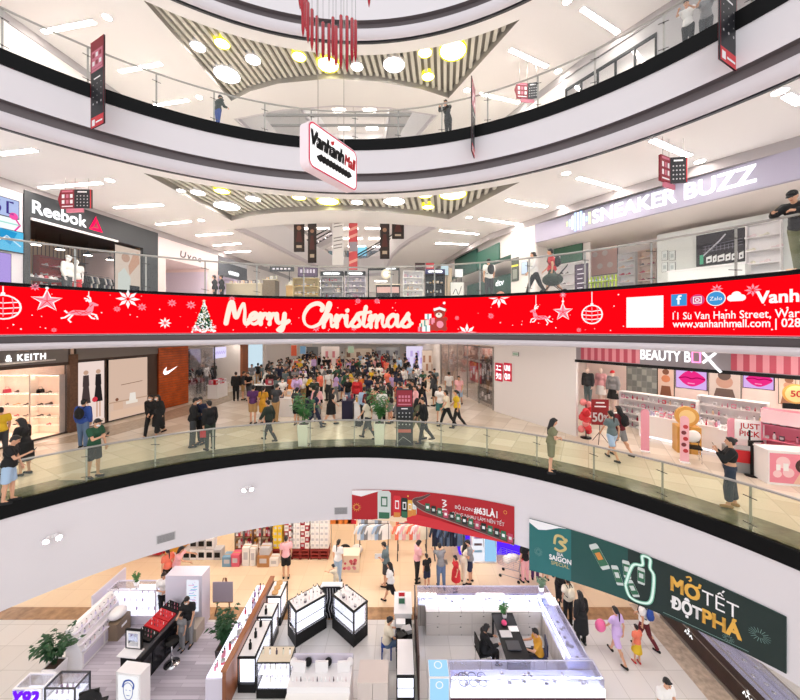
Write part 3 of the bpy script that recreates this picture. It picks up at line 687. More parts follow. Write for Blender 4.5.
A = Art(on_ring(RL), .004); A.rect(RL*TH0, RL*TH1, z0+.03, z1-.02, LEDR, 1, 140); A.build('display', led)
A = Art(on_ring(RL), .004); A.rect(RL*TH0, RL*TH1, z0+.012, z0+.03, scr('screen_edge', '#ff8fa0', .8), 1, 140); A.build('edge_glow', led)
def pxw(px): return (U(px+1)-U(px-1))/2          # metres per pixel along the screen there
def snow(a, c, r, mt, n=8):
    for i in range(n):
        t = 2*PI*i/n; P = lambda q, da: (c[0]+r*q*math.cos(t+da), c[1]+r*q*math.sin(t+da)); a.poly([P(.12, 0), P(.55, .3), P(1, 0), P(.55, -.3)], mt, 2)
def clampv(v): return max(z0+.03, min(z1-.02, v))
for px, py, r, mt in ((35,287,5,LEDP),(128,299,12,LEDW),(117,309,4,LEDP),(142,307,5,LEDP),(172,303,5,LEDP),(191,305,5.5,LEDP),(165,323,7,LEDW),(491,316,4,LEDP),(457,318,3,LEDP),(232,299,4,LEDP),(358,301,4,LEDP),(377,301,4,LEDP),(316,328,5,LEDP),(354,328,4,LEDP),(54,330,3,LEDP),(579,330,3,LEDP),(753,290,8,LEDP),(717,289,6,LEDP),(563,295,4,LEDP),(400,325,4,LEDP)):
    A = Art(on_ring(RL), .004); snow(A, (U(px), V(px, py)), r*.8*ring_hit(px)[1]/345, mt); A.build('snowflake', led)
A = Art(on_ring(RL), .004)                       # the two large half snowflakes that the screen's edge cuts
for px, py, up in ((499, 297.5, -1), (467, 333.5, 1)):
    c = (U(px), V(px, py)); r = .34
    for t in ([PI*i/4 for i in range(5)]): 
        P = lambda q, da: (c[0]+r*q*math.cos(t+da), max(min(c[1]+up*abs(r*q*math.sin(t+da)) if math.sin(t+da) > 0 else c[1], z1-.03), z0+.04)); A.poly([P(.12, 0), P(.55, .3), P(1, 0), P(.55, -.3)], LEDW, 2)
rnd = random.Random(4)
for i in range(110): px = rnd.uniform(5, 795); A.disc((U(px), clampv(V(px, rnd.uniform(300 if 150 < px < 600 else 292, 331)))), rnd.uniform(.008, .02), LEDW, 2, 6)
A.build('snow_dots', led)
def hung_star(px, py, r, top):
    A = Art(on_ring(RL), .004); c = (U(px), V(px, py)); A.line([(c[0], c[1]+r), (c[0], top)], .018, LEDW, 2); p = starp(c, r); A.poly(p, LEDP, 2); A.line(p+[p[0], p[1]], .028, LEDW, 3)
    for i in range(5): A.line([c, p[2*i]], .014, LEDR, 3)
    A.disc((c[0], c[1]+r*1.15), .035, LEDW, 2, 8); A.build('star_ornament', led)
hung_star(47, 301, .29, z1-.03); hung_star(563, 312, .27, z1-.03)
def bauble(px, py, r, top):
    A = Art(on_ring(RL), .004); c = (U(px), V(px, py)); A.line([(c[0], c[1]+r), (c[0], top)], .022, LEDW, 2); A.ring(c, r, .035, LEDW, 2); A.disc((c[0], c[1]+r*1.12), .04, LEDW, 2, 8)
    for t in (-.45, 0, .45): A.line([(c[0]-math.sqrt(1-t*t)*r, c[1]+r*t), (c[0], c[1]+r*(t-.12)), (c[0]+math.sqrt(1-t*t)*r, c[1]+r*t)], .025, LEDW, 2)
    for t in (-.5, 0, .5): A.line([(c[0]+r*t, c[1]+r*.8), (c[0]+r*t*1.2, c[1]), (c[0]+r*t, c[1]-r*.8)], .018, LEDP, 3)
    A.build('bauble_ornament', led)
bauble(3, 307, .29, z1-.03); bauble(592, 314.5, .255, z1-.03)
def deer(px, py, s, flip, string=True):
    A = Art(on_ring(RL), .004); cx, cy = U(px), V(px, py); k = -1 if flip else 1; T = lambda pts: [(cx+k*x*s, cy+y*s) for x, y in pts]
    A.poly(T([(-.8,-.1),(-.5,.12),(.2,.12),(.42,.5),(.4,.75),(.62,.78),(.95,.6),(.92,.5),(.68,.48),(.62,.1),(.5,-.18),(.1,-.26),(-.5,-.22),(-.75,-.25)]), LEDP, 2)
    for pts in ([(.45,-.1),(.8,-.2),(.9,-.55)], [(.35,-.15),(.55,-.45),(.75,-.5)], [(-.6,-.15),(-.95,-.45),(-1.15,-.5)], [(-.5,-.2),(-.75,-.6),(-.6,-.8)], [(.45,.75),(.3,1.0),(.12,1.05)], [(.38,.9),(.2,.85)], [(.5,.78),(.45,1.1),(.3,1.25)], [(-.8,-.1),(-.95,.08)]): A.line(T(pts), .07*s*1.6, LEDW, 2)
    for pts in ([(-.6,-.1),(-.2,.05),(.2,-.1),(.5,.05)], [(-.4,.1),(-.1,-.2),(.3,.1)], [(.45,.4),(.6,.6)]): A.line(T(pts), .05*s, LEDR, 3)
    if string: A.line([(cx+k*.38*s, cy+1.15*s), (cx+k*.38*s, z1-.03)], .018, LEDW, 2)
    A.build('reindeer_ornament', led)
deer(82, 312, .36, False); deer(540, 317, .31, True)
# fir tree
A = Art(on_ring(RL), .004); c = (U(204), V(204, 332)); H_ = V(204, 301)-c[1]; rr = random.Random(2)
A.poly([(c[0]-.27, c[1]+.1), (c[0]+.27, c[1]+.1), (c[0]+.02, c[1]+H_-.02), (c[0]-.02, c[1]+H_-.02)], LEDG, 2)
for i in range(230):
    t = rr.random()**1.5; y = c[1]+.05+t*(H_-.1); hw = .31*(1-t)+.02; x = c[0]+rr.uniform(-hw, hw); A.disc((x, y), rr.uniform(.012, .026), LEDW if rr.random() < .7 else scr('screen_gold', '#e9d9b0', .9), 3, 5)
for i in range(46): A.disc((c[0]+rr.uniform(-.34, .34), c[1]+rr.uniform(0, .2)), rr.uniform(.018, .04), LEDP if rr.random() < .5 else LEDW, 3, 6)
A.poly(starp((c[0], c[1]+H_), .06), LEDC, 3); A.build('fir_tree', led)
# brush script
GL = {'M': ([[(0,.05),(.12,.9),(.3,1.9),(.42,1.95),(.55,1.0),(.68,.6),(.95,1.5),(1.15,1.95),(1.22,1.2),(1.2,.3),(1.32,.0),(1.5,.2)]], 1.5),
 'e': ([[(.0,.4),(.35,.55),(.5,.85),(.36,1.05),(.1,.8),(.05,.3),(.28,0),(.55,.12),(.75,.4)]], .68), 'r': ([[(0,.55),(.12,1.02),(.16,.6),(.1,0)],[(.13,.5),(.28,.9),(.48,1.02),(.56,.82)]], .6),
 'y': ([[(0,.98),(.02,.4),(.18,.1),(.42,.35),(.56,1.0)],[(.56,1.0),(.5,.1),(.36,-.75),(.12,-.85),(.08,-.5),(.45,-.1),(.85,.3)]], .8),
 'C': ([[(1.05,1.45),(1.1,1.8),(.8,2.05),(.35,1.75),(.06,1.0),(.12,.3),(.45,0),(.85,.2),(1.1,.55)]], 1.1), 'h': ([[(-.1,.4),(.2,1.2),(.42,1.9),(.34,2.1),(.2,1.6),(.1,.7),(.05,0)],[(.08,.4),(.3,.95),(.48,.95),(.48,.4),(.52,.05),(.72,.2)]], .7),
 'i': ([[(.06,1.0),(.04,.3),(.14,.02),(.34,.25)],[(.1,1.42),(.13,1.48)]], .34), 's': ([[(0,.3),(.25,.8),(.4,1.15),(.38,.8),(.5,.4),(.38,.03),(.1,.05),(.03,.22)],[(.4,.1),(.6,.3)]], .6),
 't': ([[(.24,1.75),(.14,.9),(.1,.25),(.22,.02),(.45,.25)],[(-.12,1.18),(.5,1.3)]], .45), 'm': ([[(0,.6),(.1,1.0),(.12,.5),(.08,0)],[(.1,.5),(.3,.98),(.42,.9),(.4,0)],[(.42,.5),(.62,.98),(.76,.9),(.74,.3),(.84,.02),(1.02,.25)]], 1.0),
 'a': ([[(.58,.85),(.34,1.03),(.06,.6),(.1,.1),(.32,.05),(.55,.55),(.6,1.0)],[(.6,1.0),(.58,.3),(.68,.02),(.88,.25)]], .86)}
def script(word, pxa, pxb, py_base, xh_px, mt):
    tot = sum(GL[c][1] for c in word); ua, ub = U(pxa), U(pxb); k = (ub-ua)/tot; x = ua; A = Art(on_ring(RL), .004)
    yb = V((pxa+pxb)/2, py_base); ky = xh_px*.0355
    for c in word:
        for st in GL[c][0]:
            P = smooth_path([(x+a*k, max(yb+b*ky, z0+.11)) for a, b in st], 6); nn = len(P)
            wd = [.108*(.55+.75*abs(math.sin(1.1+3.1*i/nn)))+.02 for i in range(nn)]
            A.line(P, wd, mt, 4); A.disc(P[0], wd[0]*.5, mt, 4, 10); A.disc(P[-1], wd[-1]*.5, mt, 4, 10)
        x += GL[c][1]*k
    return A.build('script_lettering', led)
script('Merry', 226, 288, 324, 10, LEDC); script('Christmas', 303, 412, 327, 11.5, LEDC)
# teddy bear with parcels
A = Art(lambda u, v, L: on_ring(RL)(c[0]+(u-c[0])*1.15, c[1]+(v-c[1])*1.15, L), .004); c = (U(438), V(438, 316.5)); D = lambda x, y, r, mt, L=2, ry=None: A.disc((c[0]+x, c[1]+y), r, mt, L, 14, ry)
D(.06, -.22, .2, LEDBR, 2); D(-.09, .19, .07, LEDBR, 2); D(.2, .19, .07, LEDBR, 2); D(.05, .1, .17, LEDBR, 3); D(.03, .04, .1, LEDC, 4, .075); D(-.09, .19, .035, LEDC, 3); D(.2, .19, .035, LEDC, 3); D(.06, -.24, .11, LEDP, 3); D(.03, .07, .025, LEDD, 5); D(-.03, .13, .018, LEDD, 5); D(.1, .13, .018, LEDD, 5)
D(.22, -.08, .07, LEDBR, 3); D(-.04, -.36, .08, LEDBR, 3); D(.2, -.36, .08, LEDBR, 3); A.line([(c[0]-.13, c[1]+.2), (c[0]+.05, c[1]+.25), (c[0]+.22, c[1]+.19)], .075, LEDW, 5); A.poly([(c[0]-.1, c[1]+.24), (c[0]+.2, c[1]+.22), (c[0]+.17, c[1]+.4)], scr('screen_hat', '#d62230', .9), 4); D(.19, .4, .04, LEDW, 5)
rr = random.Random(8)
for i, (x, y, s_) in enumerate([(-.52, -.38, .09), (-.36, -.36, .12), (-.2, -.34, .1), (-.4, -.2, .12), (-.22, -.14, .12), (-.3, .0, .1), (-.12, -.26, .09), (-.5, -.26, .07)]):
    A.rect(c[0]+x-s_, c[0]+x+s_, c[1]+y-s_*.8, c[1]+y+s_*.8, [LEDP, LEDW, LEDBR, LEDC][i % 4], 3+i % 2); A.rect(c[0]+x-.02, c[0]+x+.02, c[1]+y-s_*.8, c[1]+y+s_*.8, [LEDBR, scr('screen_teal', '#5fa7a0', .9)][i % 2], 6)
A.build('teddy_bear', led)
# blank white square, icons, address
A = Art(on_ring(RL), .004); A.rect(U(626.5), U(663.5), V(645, 327.5), V(645, 296.5), LEDW, 2, 6); A.build('white_square', led)
def zz(px, py): return V(px, py)
A = Art(on_ring(RL), .004); q = U(679); v = zz(679, 300); A.rect(q-.15, q+.15, v-.14, v+.14, LEDB, 2); A.text('f', q-.04, v-.1, .22, LEDW, 3, bold=.02); A.build('icon', led)
A = Art(on_ring(RL), .004); q = U(697.5); v = zz(697, 300); A.disc((q, v), .13, LEDM, 2, 20); p = rect(q-.07, q+.07, v-.07, v+.07); A.line(p+p[:2], .022, LEDW, 3); A.ring((q, v), .035, .018, LEDW, 3, 12); A.build('icon', led)
A = Art(on_ring(RL), .004); q = U(716); v = zz(716, 298.5); A.disc((q, v), .165, LEDW, 2, 20); A.disc((q, v), .15, LEDB, 3, 20); A.text('Zalo', q, v-.04, .085, LEDW, 4, align='c'); A.build('icon', led)
A = Art(on_ring(RL), .004); q = U(736.5); v = zz(736, 296.5); A.disc((q-.08, v-.03), .07, LEDW, 2); A.disc((q, v+.03), .08, LEDW, 2); A.disc((q+.08, v-.03), .07, LEDW, 2); A.rect(q-.1, q+.1, v-.1, v-.02, LEDW, 2); A.build('icon', led)
A = Art(on_ring(RL), .004); A.text('Vanh', U(757), zz(775, 302.5), .25, LEDW, 4, bold=.025, width=U(799)-U(757)); A.build('screen_lettering', led)
A = Art(on_ring(RL), .004); A.text('11 Su Van Hanh Street, War', U(673), zz(735, 318.3), .17, LEDW, 4, bold=.008, width=U(800)-U(673)); A.text('d', U(800)+.012, zz(735, 318.3), .17, LEDW, 4, bold=.008); A.build('screen_lettering', led)
A = Art(on_ring(RL), .004); A.text('www.vanhanhmall.com | 028', U(673), zz(735, 327), .17, LEDW, 4, bold=.012, width=U(801)-U(673)); A.build('screen_lettering', led)

# ================================================================ BANNERS ON THE LOWER FASCIA
BRED = mat('banner_red', '#b10d1c', .5); BGRN = mat('banner_green', '#0f4a44', .5); BTEAL = mat('banner_teal', '#1a6a68', .5); BDK = mat('banner_dark', '#08231f', .5); BGOLD = mat('banner_gold', '#e8b24a', .5); BBR = mat('banner_bright_red', '#d3232f', .5)
CANG = mat('can_green', '#2f6b4c', .45); CANS = mat('can_silver', '#cfd6d2', .35)
def fascia_banner(name, label, pa, pb, za, zb, H0, nseg=24):
    """za, zb: (bottom, top) heights at the two ends; returns the thing and an Art factory in metres, v from 0 to H0"""
    ta, tb = ring_th(pa), ring_th(pb); L_ = R*(tb-ta); t = thing(name, label, 'banner')
    def fn(r): 
        def f(u, v, L):
            q = u/L_; lo = za[0]+(zb[0]-za[0])*q; hi = za[1]+(zb[1]-za[1])*q; return rp(ta+u/R, r-L, lo+v/H0*(hi-lo))
        return f
    m = MB(); f = fn(R-.012); vs = []
    for i in range(nseg+1):
        u = L_*i/nseg; vs += [f(u, 0, 0), f(u, H0, 0), f(u, H0, .018), f(u, 0, .018)]
    m.add(vs, [(4*i+j, 4*i+(j+1) % 4, 4*i+4+(j+1) % 4, 4*i+4+j) for i in range(nseg) for j in range(4)]+[(0, 1, 2, 3), (4*nseg+3, 4*nseg+2, 4*nseg+1, 4*nseg)], BRED if 'red' in label else BGRN); m.build('banner_sheet', t)
    return t, fn(R-.032), L_
t, f, L_ = fascia_banner('fascia_banner', 'red banner with drink cans and road of boxes on the white fascia', 352, 514.5, (CZ-6.84, CZ-5.8), (CZ-6.87, CZ-5.66), 1.1)
A = Art(f, .003); H0 = 1.1
P = lambda x, y: (x*L_, y*H0)
A.poly([P(0, 1), P(0, .86), P(.06, .78), P(.12, .88), P(.2, 1)], WHT, 1); A.poly([P(.12, 0), P(.45, 0), P(.36, .22), P(.28, .2), P(.2, .06)], mat('banner_peach', '#f3d6b4', .5), 1); A.poly([P(.3, 0), P(.4, .3), P(.55, .2), P(.99, .02), P(.99, 0)], BBR, 2)
A.ring(P(.03, .42), .1, .02, BGOLD, 2, 12)
for i in range(12): a = 2*PI*i/12; c = P(.03, .42); A.line([(c[0]+.12*math.cos(a), c[1]+.12*math.sin(a)), (c[0]+.16*math.cos(a), c[1]+.16*math.sin(a))], .015, BGOLD, 2)
A.ring(P(.95, .8), .05, .012, BGOLD, 2, 10); A.disc(P(.36, .84), .03, BGOLD, 2, 8); A.disc(P(.4, .1), .04, BGOLD, 3, 8); A.build('print', t)
for i, (x, wd, y0, y1, mt) in enumerate(((.165, .085, .03, .98, CANS), (.265, .05, .05, .84, BBR), (.315, .045, .1, .78, BDK), (.355, .035, .14, .72, BGOLD), (.385, .03, .2, .66, CANS))):
    A = Art(f, .003); A.poly([P(x, y0), P(x+wd*.85, y0), P(x+wd, y0+.06), P(x+wd, y1-.07), P(x+wd*.85, y1), P(x+.1*wd, y1), P(x, y1-.07)], mt, 3); A.rect(*P(x+wd*.1, 0)[:1], P(x+wd*.9, 0)[0], H0*(y0+.03), H0*(y0+.24), CANG if i in (0, 2) else mat('can_orange', '#d88a3c', .45), 4); A.rect(P(x+wd*.25, 0)[0], P(x+wd*.75, 0)[0], H0*(y0+(y1-y0)*.45), H0*(y0+(y1-y0)*.8), CANG if i == 0 else WHT, 4); A.rect(P(x+wd*.34, 0)[0], P(x+wd*.66, 0)[0], H0*(y0+(y1-y0)*.5), H0*(y0+(y1-y0)*.74), mt, 5); A.build('printed_can', t)
A = Art(f, .003); road = smooth_path([P(.5, .96), P(.45, .82), P(.4, .7), P(.46, .5), P(.6, .34), P(.78, .2), P(1.0, .08)], 8); wd = [.06+.16*min(1, i/25) for i in range(len(road))]; A.line(road, wd, mat('banner_road', '#9c8f86', .5), 3); A.line(road, [x*.78 for x in wd], mat('banner_road_dark', '#5c3a38', .5), 4); A.build('printed_road', t)
A = Art(f, .003)
for i in range(14): q = .47+i*.038; y = .54-.42*((q-.47)/.53)**.75; A.rect(P(q, 0)[0], P(q+.029, 0)[0], H0*(y-.1), H0*(y+.13), [CANG, BDK, CANG, mat('box_pink', '#c04763', .5), BDK][i % 5], 5); A.rect(P(q+.006, 0)[0], P(q+.022, 0)[0], H0*(y-.03), H0*(y+.05), CANS if i % 3 else WHT, 6)
A.build('printed_boxes', t)
A = Art(f, .003); c = P(.585, .72); A.line(smooth_path([(c[0]-.06, c[1]+.12), (c[0]+.08, c[1]+.1), (c[0]-.02, c[1]), (c[0]+.1, c[1]-.02), (c[0]-.04, c[1]-.12)], 5), .035, WHT, 3); A.rect(c[0]-.11, c[0]+.11, c[1]-.22, c[1]-.17, WHT, 3)
A.text('BỘ LON', P(.655, 0)[0], H0*.63, .105, WHT, 3, bold=.01, width=.105*L_); A.text('#63LÀ1', P(.77, 0)[0], H0*.6, .2, WHT, 3, bold=.03, width=.135*L_); A.text('CÙNG NHAU LÀM NÊN TẾT', P(.635, 0)[0], H0*.42, .11, WHT, 3, bold=.01, width=.31*L_); A.build('lettering', t)
# green banner
t, f, L_ = fascia_banner('fascia_banner', 'long dark green banner with beer cans and gold lettering below the railing', 529.5, 787, (CZ-7.5, CZ-5.9), (CZ-6.75, CZ-5.64), 1.4, 40); H0 = 1.4
A = Art(f, .003); P = lambda x, y: (x*L_, y*H0); NS = 24
def strip(a, x0, x1, y0, y1, mt, L):
    for i in range(10): a.rect(P(x0+(x1-x0)*i/10, 0)[0], P(x0+(x1-x0)*(i+1)/10, 0)[0], H0*y0, H0*y1, mt, L)
strip(A, 0, .22, 0, 1, BTEAL, 1); strip(A, .48, 1, 0, 1, BDK, 1)
A.poly([P(0, 1.0), P(0, .93), P(.05, .83), P(.09, .86), P(.16, .97), P(.2, 1.0)], WHT, 2); A.line([P(.03, .94), P(.06, .95), P(.09, .93)], .02, BBR, 3)
for cx_, cy_, r_, n_ in ((.05, .4, .12, 16), (.93, .45, .17, 18), (.84, .12, .1, 14)):
    c = P(cx_, cy_)
    for i in range(n_): a = 2*PI*i/n_; A.line([(c[0]+r_*.35*math.cos(a), c[1]+r_*.35*math.sin(a)), (c[0]+r_*math.cos(a), c[1]+r_*math.sin(a))], .007, mat('spark_line', '#7fa39a', .5), 3)
A.line([P(.62, .06), P(.9, .06)], .012, mat('spark_line', '#7fa39a', .5), 3); A.build('print', t)
A = Art(f, .003); c = P(.165, .6); A.line(smooth_path([(c[0]-.16, c[1]+.05), (c[0]-.12, c[1]+.27), (c[0]+.05, c[1]+.3), (c[0]+.14, c[1]+.18), (c[0]-.02, c[1]+.14), (c[0]+.15, c[1]+.02), (c[0], c[1]-.1), (c[0]-.16, c[1]-.06)], 6), .07, mat('emblem_gold', '#cdb87a', .45), 3); A.disc((c[0]+.16, c[1]+.24), .05, mat('emblem_gold', '#cdb87a', .45), 3, 8)
A.text('BIA', c[0], c[1]-.24, .09, WHT, 3, bold=.015, align='c'); A.text('SAIGON', c[0], c[1]-.39, .135, WHT, 4, bold=.03, width=.6, align='c'); A.text('SPECIAL', c[0], c[1]-.52, .1, mat('emblem_gold', '#cdb87a', .45), 4, width=.5, align='c'); A.build('emblem', t)
for i, (x, y, a, h_, w__) in enumerate(((.355, .66, .55, .66, .24), (.435, .42, .3, .5, .17), (.475, .6, .1, .46, .17), (.5, .28, .45, .42, .17), (.535, .58, .0, .44, .16))):
    A = Art(f, .003); c = P(x, y); ca, sa = math.cos(a), math.sin(a); T = lambda px_, py_: (c[0]+px_*ca-py_*sa, c[1]+px_*sa+py_*ca)
    A.poly([T(-w__*.42, -h_/2), T(w__*.42, -h_/2), T(w__/2, -h_*.42), T(w__/2, h_*.42), T(w__*.4, h_/2), T(-w__*.4, h_/2), T(-w__/2, h_*.42), T(-w__/2, -h_*.42)], CANS, 3); A.poly([T(-w__*.48, -h_*.36), T(w__*.48, -h_*.36), T(w__*.48, h_*.3), T(-w__*.48, h_*.3)], CANG, 4); A.poly([T(-w__*.3, -h_*.12), T(w__*.3, -h_*.12), T(w__*.3, h_*.16), T(-w__*.3, h_*.16)], [mat('can_orange', '#d88a3c', .45), CANS][i > 0], 5); A.build('printed_can', t)
A = Art(f, .003); bt = smooth_path([P(.47, .3), P(.5, .72), P(.54, .8), P(.54, .97), P(.57, .97), P(.57, .8), P(.585, .66), P(.575, .2), P(.54, .08), P(.49, .1), P(.47, .3)], 5); A.line(bt, .05, mat('outline_glow', '#e6fff4', .4), 6); A.line(bt, .09, mat('outline_mint', '#6fb89c', .4), 5); A.build('bottle_outline', t)
A = Art(f, .003); A.text('MO', P(.65, 0)[0], H0*.55, .37, BGOLD, 4, bold=.03, width=.098*L_); q = P(.748, 0)[0]; A.line([(q-.06, H0*.55+.33), (q, H0*.55+.36), (q+.02, H0*.55+.46)], .05, BGOLD, 4); A.line(smooth_path([(q-.24, H0*.55+.49), (q-.17, H0*.55+.54), (q-.15, H0*.55+.47), (q-.19, H0*.55+.42)], 4), .035, BGOLD, 4)
A.text('TẾT', P(.757, 0)[0], H0*.55, .37, WHT, 4, width=.115*L_); A.text('ĐỘT', P(.65, 0)[0], H0*.22, .31, WHT, 4, bold=.03, width=.105*L_); A.text('PHÁ', P(.76, 0)[0], H0*.2, .37, BGOLD, 4, bold=.03, width=.118*L_); A.build('lettering', t)
# vents, a twin spot lamp, and a second added where a reflected glow shows
for px, py, lb in ((166, 537.5, 'grey air vent in white fascia left of red banner, far from it'), (341, 510.5, 'grey air vent in white fascia just beside the red banner')):
    th = ring_th(px); z = V(px, py, R); o = thing('air_vent', lb, 'vent', rp(th, R-.005, z), -th); MB().box((0, -.005, 0), (.5, .02, .26), LGREY).build('frame', o); m = MB()
    for k in range(7): m.box((0, -.02, -.1+k*.033), (.44, .012, .018), GREY)
    m.build('slats', o)
for px, py, lb in ((52, 536, 'small twin white spot lamp on white fascia at far left'), (248, 487, 'small twin white lamp added for a reflected bright spot below glass railing')):
    th = ring_th(px); z = V(px, py, R); o = thing('spot_lamp', lb, 'lamp', rp(th, R, z), -th); m = MB(); m.box((0, -.02, 0), (.1, .04, .07), WHT); m.build('base', o)
    for sx in (-1, 1):
        m = MB(); m.cone((sx*.06, -.04, .02), (sx*.12, -.2, -.02), .045, .07, WHT, 12); m.build('lamp_head', o); m = MB(); m.cone((sx*.12, -.2, -.02), (sx*.122, -.206, -.022), .06, .06, L_STRIP, 12); m.build('bulb', o)

# ================================================================ HANGING SIGNS
BNR = mat('poster_crimson', '#8e1428', .5); BNP = mat('poster_rose', '#d0768a', .5); BNK = mat('poster_black', '#191a20', .5)
def blade_banner(label, a, b, zt, zb, anchor):
    A_, B_ = Vector((a[0], a[1], 0)), Vector((b[0], b[1], 0)); fr = Frame(a, b, 0); t = thing('blade_banner', label, 'banner'); L_ = fr.L; H = zt-zb
    m = MB(); fr.box(m, 0, L_, -.012, .012, zb, zt, BNK); m.build('banner_sheet', t)
    for d in (-.012, .012):
        sg = 1 if d < 0 else -1; f = (lambda u, v, L: tuple(fr.p(u, -.012-L, v))) if d < 0 else (lambda u, v, L: tuple(fr.p(L_-u, .012+L, v)))
        A = Art(f, .003); A.rect(0, L_, zt-H*.36, zt, BNR, 1); A.rect(L_*.08, L_*.92, zt-H*.33, zt-H*.12, BNP, 2); A.rect(L_*.06, L_*.94, zt-H*.36, zt-H*.335, BNP, 2); A.rect(0, L_, zb, zb+H*.12, BBR, 1); A.rect(L_*.1, L_*.32, zb+H*.02, zb+H*.09, WHT, 2); A.rect(L_*.4, L_*.9, zb+H*.04, zb+H*.06, WHT, 2)
        for i in range(3):
            for k in range(2): A.rect(L_*(.14+.26*i), L_*(.32+.26*i), zt-H*(.2+.09*k), zt-H*(.15+.09*k), WHT if (i+k) % 2 else BNR, 3)
        for k, y in enumerate((.44, .5, .57, .64, .72)):
            if k == 0: A.rect(L_*.25, L_*.75, zt-H*y-.03, zt-H*y+.01, WHT, 2)
            else:
                for i in range(3): A.disc((L_*(.2+.3*i), zt-H*y-.02), .03 if k == 4 else .016, LGREY, 2, 8)
        A.rect(0, .012*L_/.5, zb, zt, BNR, 3); A.rect(L_-.012*L_/.5, L_, zb, zt, BNR, 3); A.build('print', t)
    m = MB(); 
    for z in (zt-.1, zb+.25): m.tube([tuple(fr.p(anchor[0], 0, z)), (anchor[1], anchor[2], z)], .012, STEEL)
    m.build('bracket', t)
def to_ring(x, y, r=R): th = math.atan2(x-CX, y-CY); return rp(th, r-.005, 0)[:2]
a, b = (-8.45, 9.45), (-7.84, 9.15); q = to_ring(*a); blade_banner('tall black and crimson blade banner left, by the top gallery railing', a, b, CZ+7.8, CZ+5.45, (0, *q))
a, b = (2.29, 11.05), (2.54, 11.7); q = to_ring(*b); blade_banner('blade banner seen nearly edge-on in the middle of top gallery', a, b, CZ+8.1, CZ+5.7, (.6, *q))
a, b = (6.57, 7.1), (7.24, 7.44); q = to_ring(*b); blade_banner('tall black and crimson blade banner at right by the top gallery', a, b, CZ+7.95, CZ+5.55, (.7, *q))
def arrow_sign(label, c, rz, w1, w2, h, ceil, bend):
    t = thing('hanging_sign', label, 'sign', c, rz); m = MB(); m.prism([(-w1, 0), (0, 0), (0, .06), (-w1, .06)], 0, h, BNR); m.build('left_panel', t)
    M2 = Matrix.Rotation(bend, 4, 'Z'); m = MB(); m.box((w2/2, .03, h/2), (w2, .06, h), BNK, M=M2); m.build('right_panel', t)
    A = Art(lambda u, v, L: (u, -L, v), .003); A.poly([(-w1, h*.0), (-w1-.1, h*.5), (-w1, h)], BNR, 0)
    for r_ in range(2):
        for k in range(3): A.rect(-w1*.9+w1*.3*k, -w1*.9+w1*.3*k+w1*.2, h*(.25+.3*r_), h*(.45+.3*r_), WHT if k != 1 else BNP, 1)
    A.rect(-w1*.9, -w1*.1, h*.86, h*.95, BNP, 1); A.rect(-w1*.9, -w1*.1, h*.08, h*.14, WHT, 1); A.build('print', t)
    A = Art(lambda u, v, L: tuple(M2 @ Vector((u, -L, v))), .003); A.rect(w2*.2, w2*.75, h*.83, h*.9, WHT, 1)
    for r_ in range(4):
        for k in range(4): A.disc((w2*(.18+.2*k), h*(.14+.17*r_)), .022, LGREY, 1, 6)
    A.rect(w2*.93, w2, 0, h, BBR, 1); A.build('print', t)
    MB().box((0, .03, -.07), (w1*1.2, .05, .12), BNP).build('lower_strip', t)
    m = MB()
    for x in (-w1*.7, 0): m.tube([(x, .03, h), (x, .03, ceil-c[2])], .006, STEEL)
    p = M2 @ Vector((w2*.8, .03, h)); m.tube([tuple(p), (p.x, p.y, ceil-c[2])], .006, STEEL); m.build('hanging_rods', t)
arrow_sign('red and black directional sign hanging in front of the black shopfront', (-10.72, 11.35, CZ+4.5-.54), -.1, .5, .55, .62, CEILZ[3], .12)
arrow_sign('black and red directional sign hanging by the sneaker shop lettering', (7.05, 9.0, CZ+3.8), .45, .42, .4, .66, CEILZ[3], -.6)
arrow_sign('black and red directional sign hanging on the top gallery at right', (5.0, 13.5, CZ+9.0), .1, .45, .4, .6, CEILZ[4], -.3)
# big white box sign with the mall's name
SGNW = emit('box_sign_white', '#fffafa', .75); SGNP = mat('box_sign_pink', '#f0a9bb', .4)
fr = Frame((-1.6, 6.0), (-.9, 7.2), CZ+2.83); t = thing('hanging_box_sign', 'big white rounded box sign with pink rim hanging in the atrium', 'sign'); Lh, Hh = fr.L, .84
def rrect(x0, x1, y0, y1, r, n=6):
    return [p for cx_, cy_, a in ((x1-r, y1-r, 0), (x0+r, y1-r, PI/2), (x0+r, y0+r, PI), (x1-r, y0+r, 1.5*PI)) for p in circ((cx_, cy_), r, n, a, a+PI/2)]
m = MB(); pl = rrect(0, Lh, 0, Hh, .13); n = len(pl); vs = [tuple(fr.p(x, d, y)) for d in (0, .2) for x, y in pl]; m.add(vs, [tuple(range(n)), tuple(range(2*n-1, n-1, -1))]+[(i, (i+1) % n, (i+1) % n+n, i+n) for i in range(n)], mat('sign_side', '#f6e4e8', .4)); m.build('body', t)
A = Art(fr.face(), .004); A.poly(rrect(.03, Lh-.03, .03, Hh-.03, .11), SGNW, 1); A.build('face_panel', t)
A = Art(fr.face(), .004); p = rrect(.03, Lh-.03, .03, Hh-.03, .11); A.line(p+p[:2], .028, mat('sign_rim', '#d9204e', .4), 2); A.build('rim', t)
A = Art(fr.face(), .004); A.text('Vanhanh', .07, .42, .27, BLACK, 3, bold=.05, shear=.2, width=.88); A.text('Mall', .98, .42, .22, RED, 3, bold=.04, shear=.2, width=.34); A.line(smooth_path([(.24+.044*i, .26+.025*((-1)**i)) for i in range(22)], 3), .11, BLACK, 3); A.poly([(.56, .68), (.68, .74), (.66, .66), (.6, .62)], RED, 3); A.build('lettering', t)
m = MB()
for u in (.35, Lh-.3): m.tube([tuple(fr.p(u, .1, Hh)), tuple(fr.p(u, .1, 26-CZ-2.83))], .006, STEEL)
m.build('hanging_cables', t)
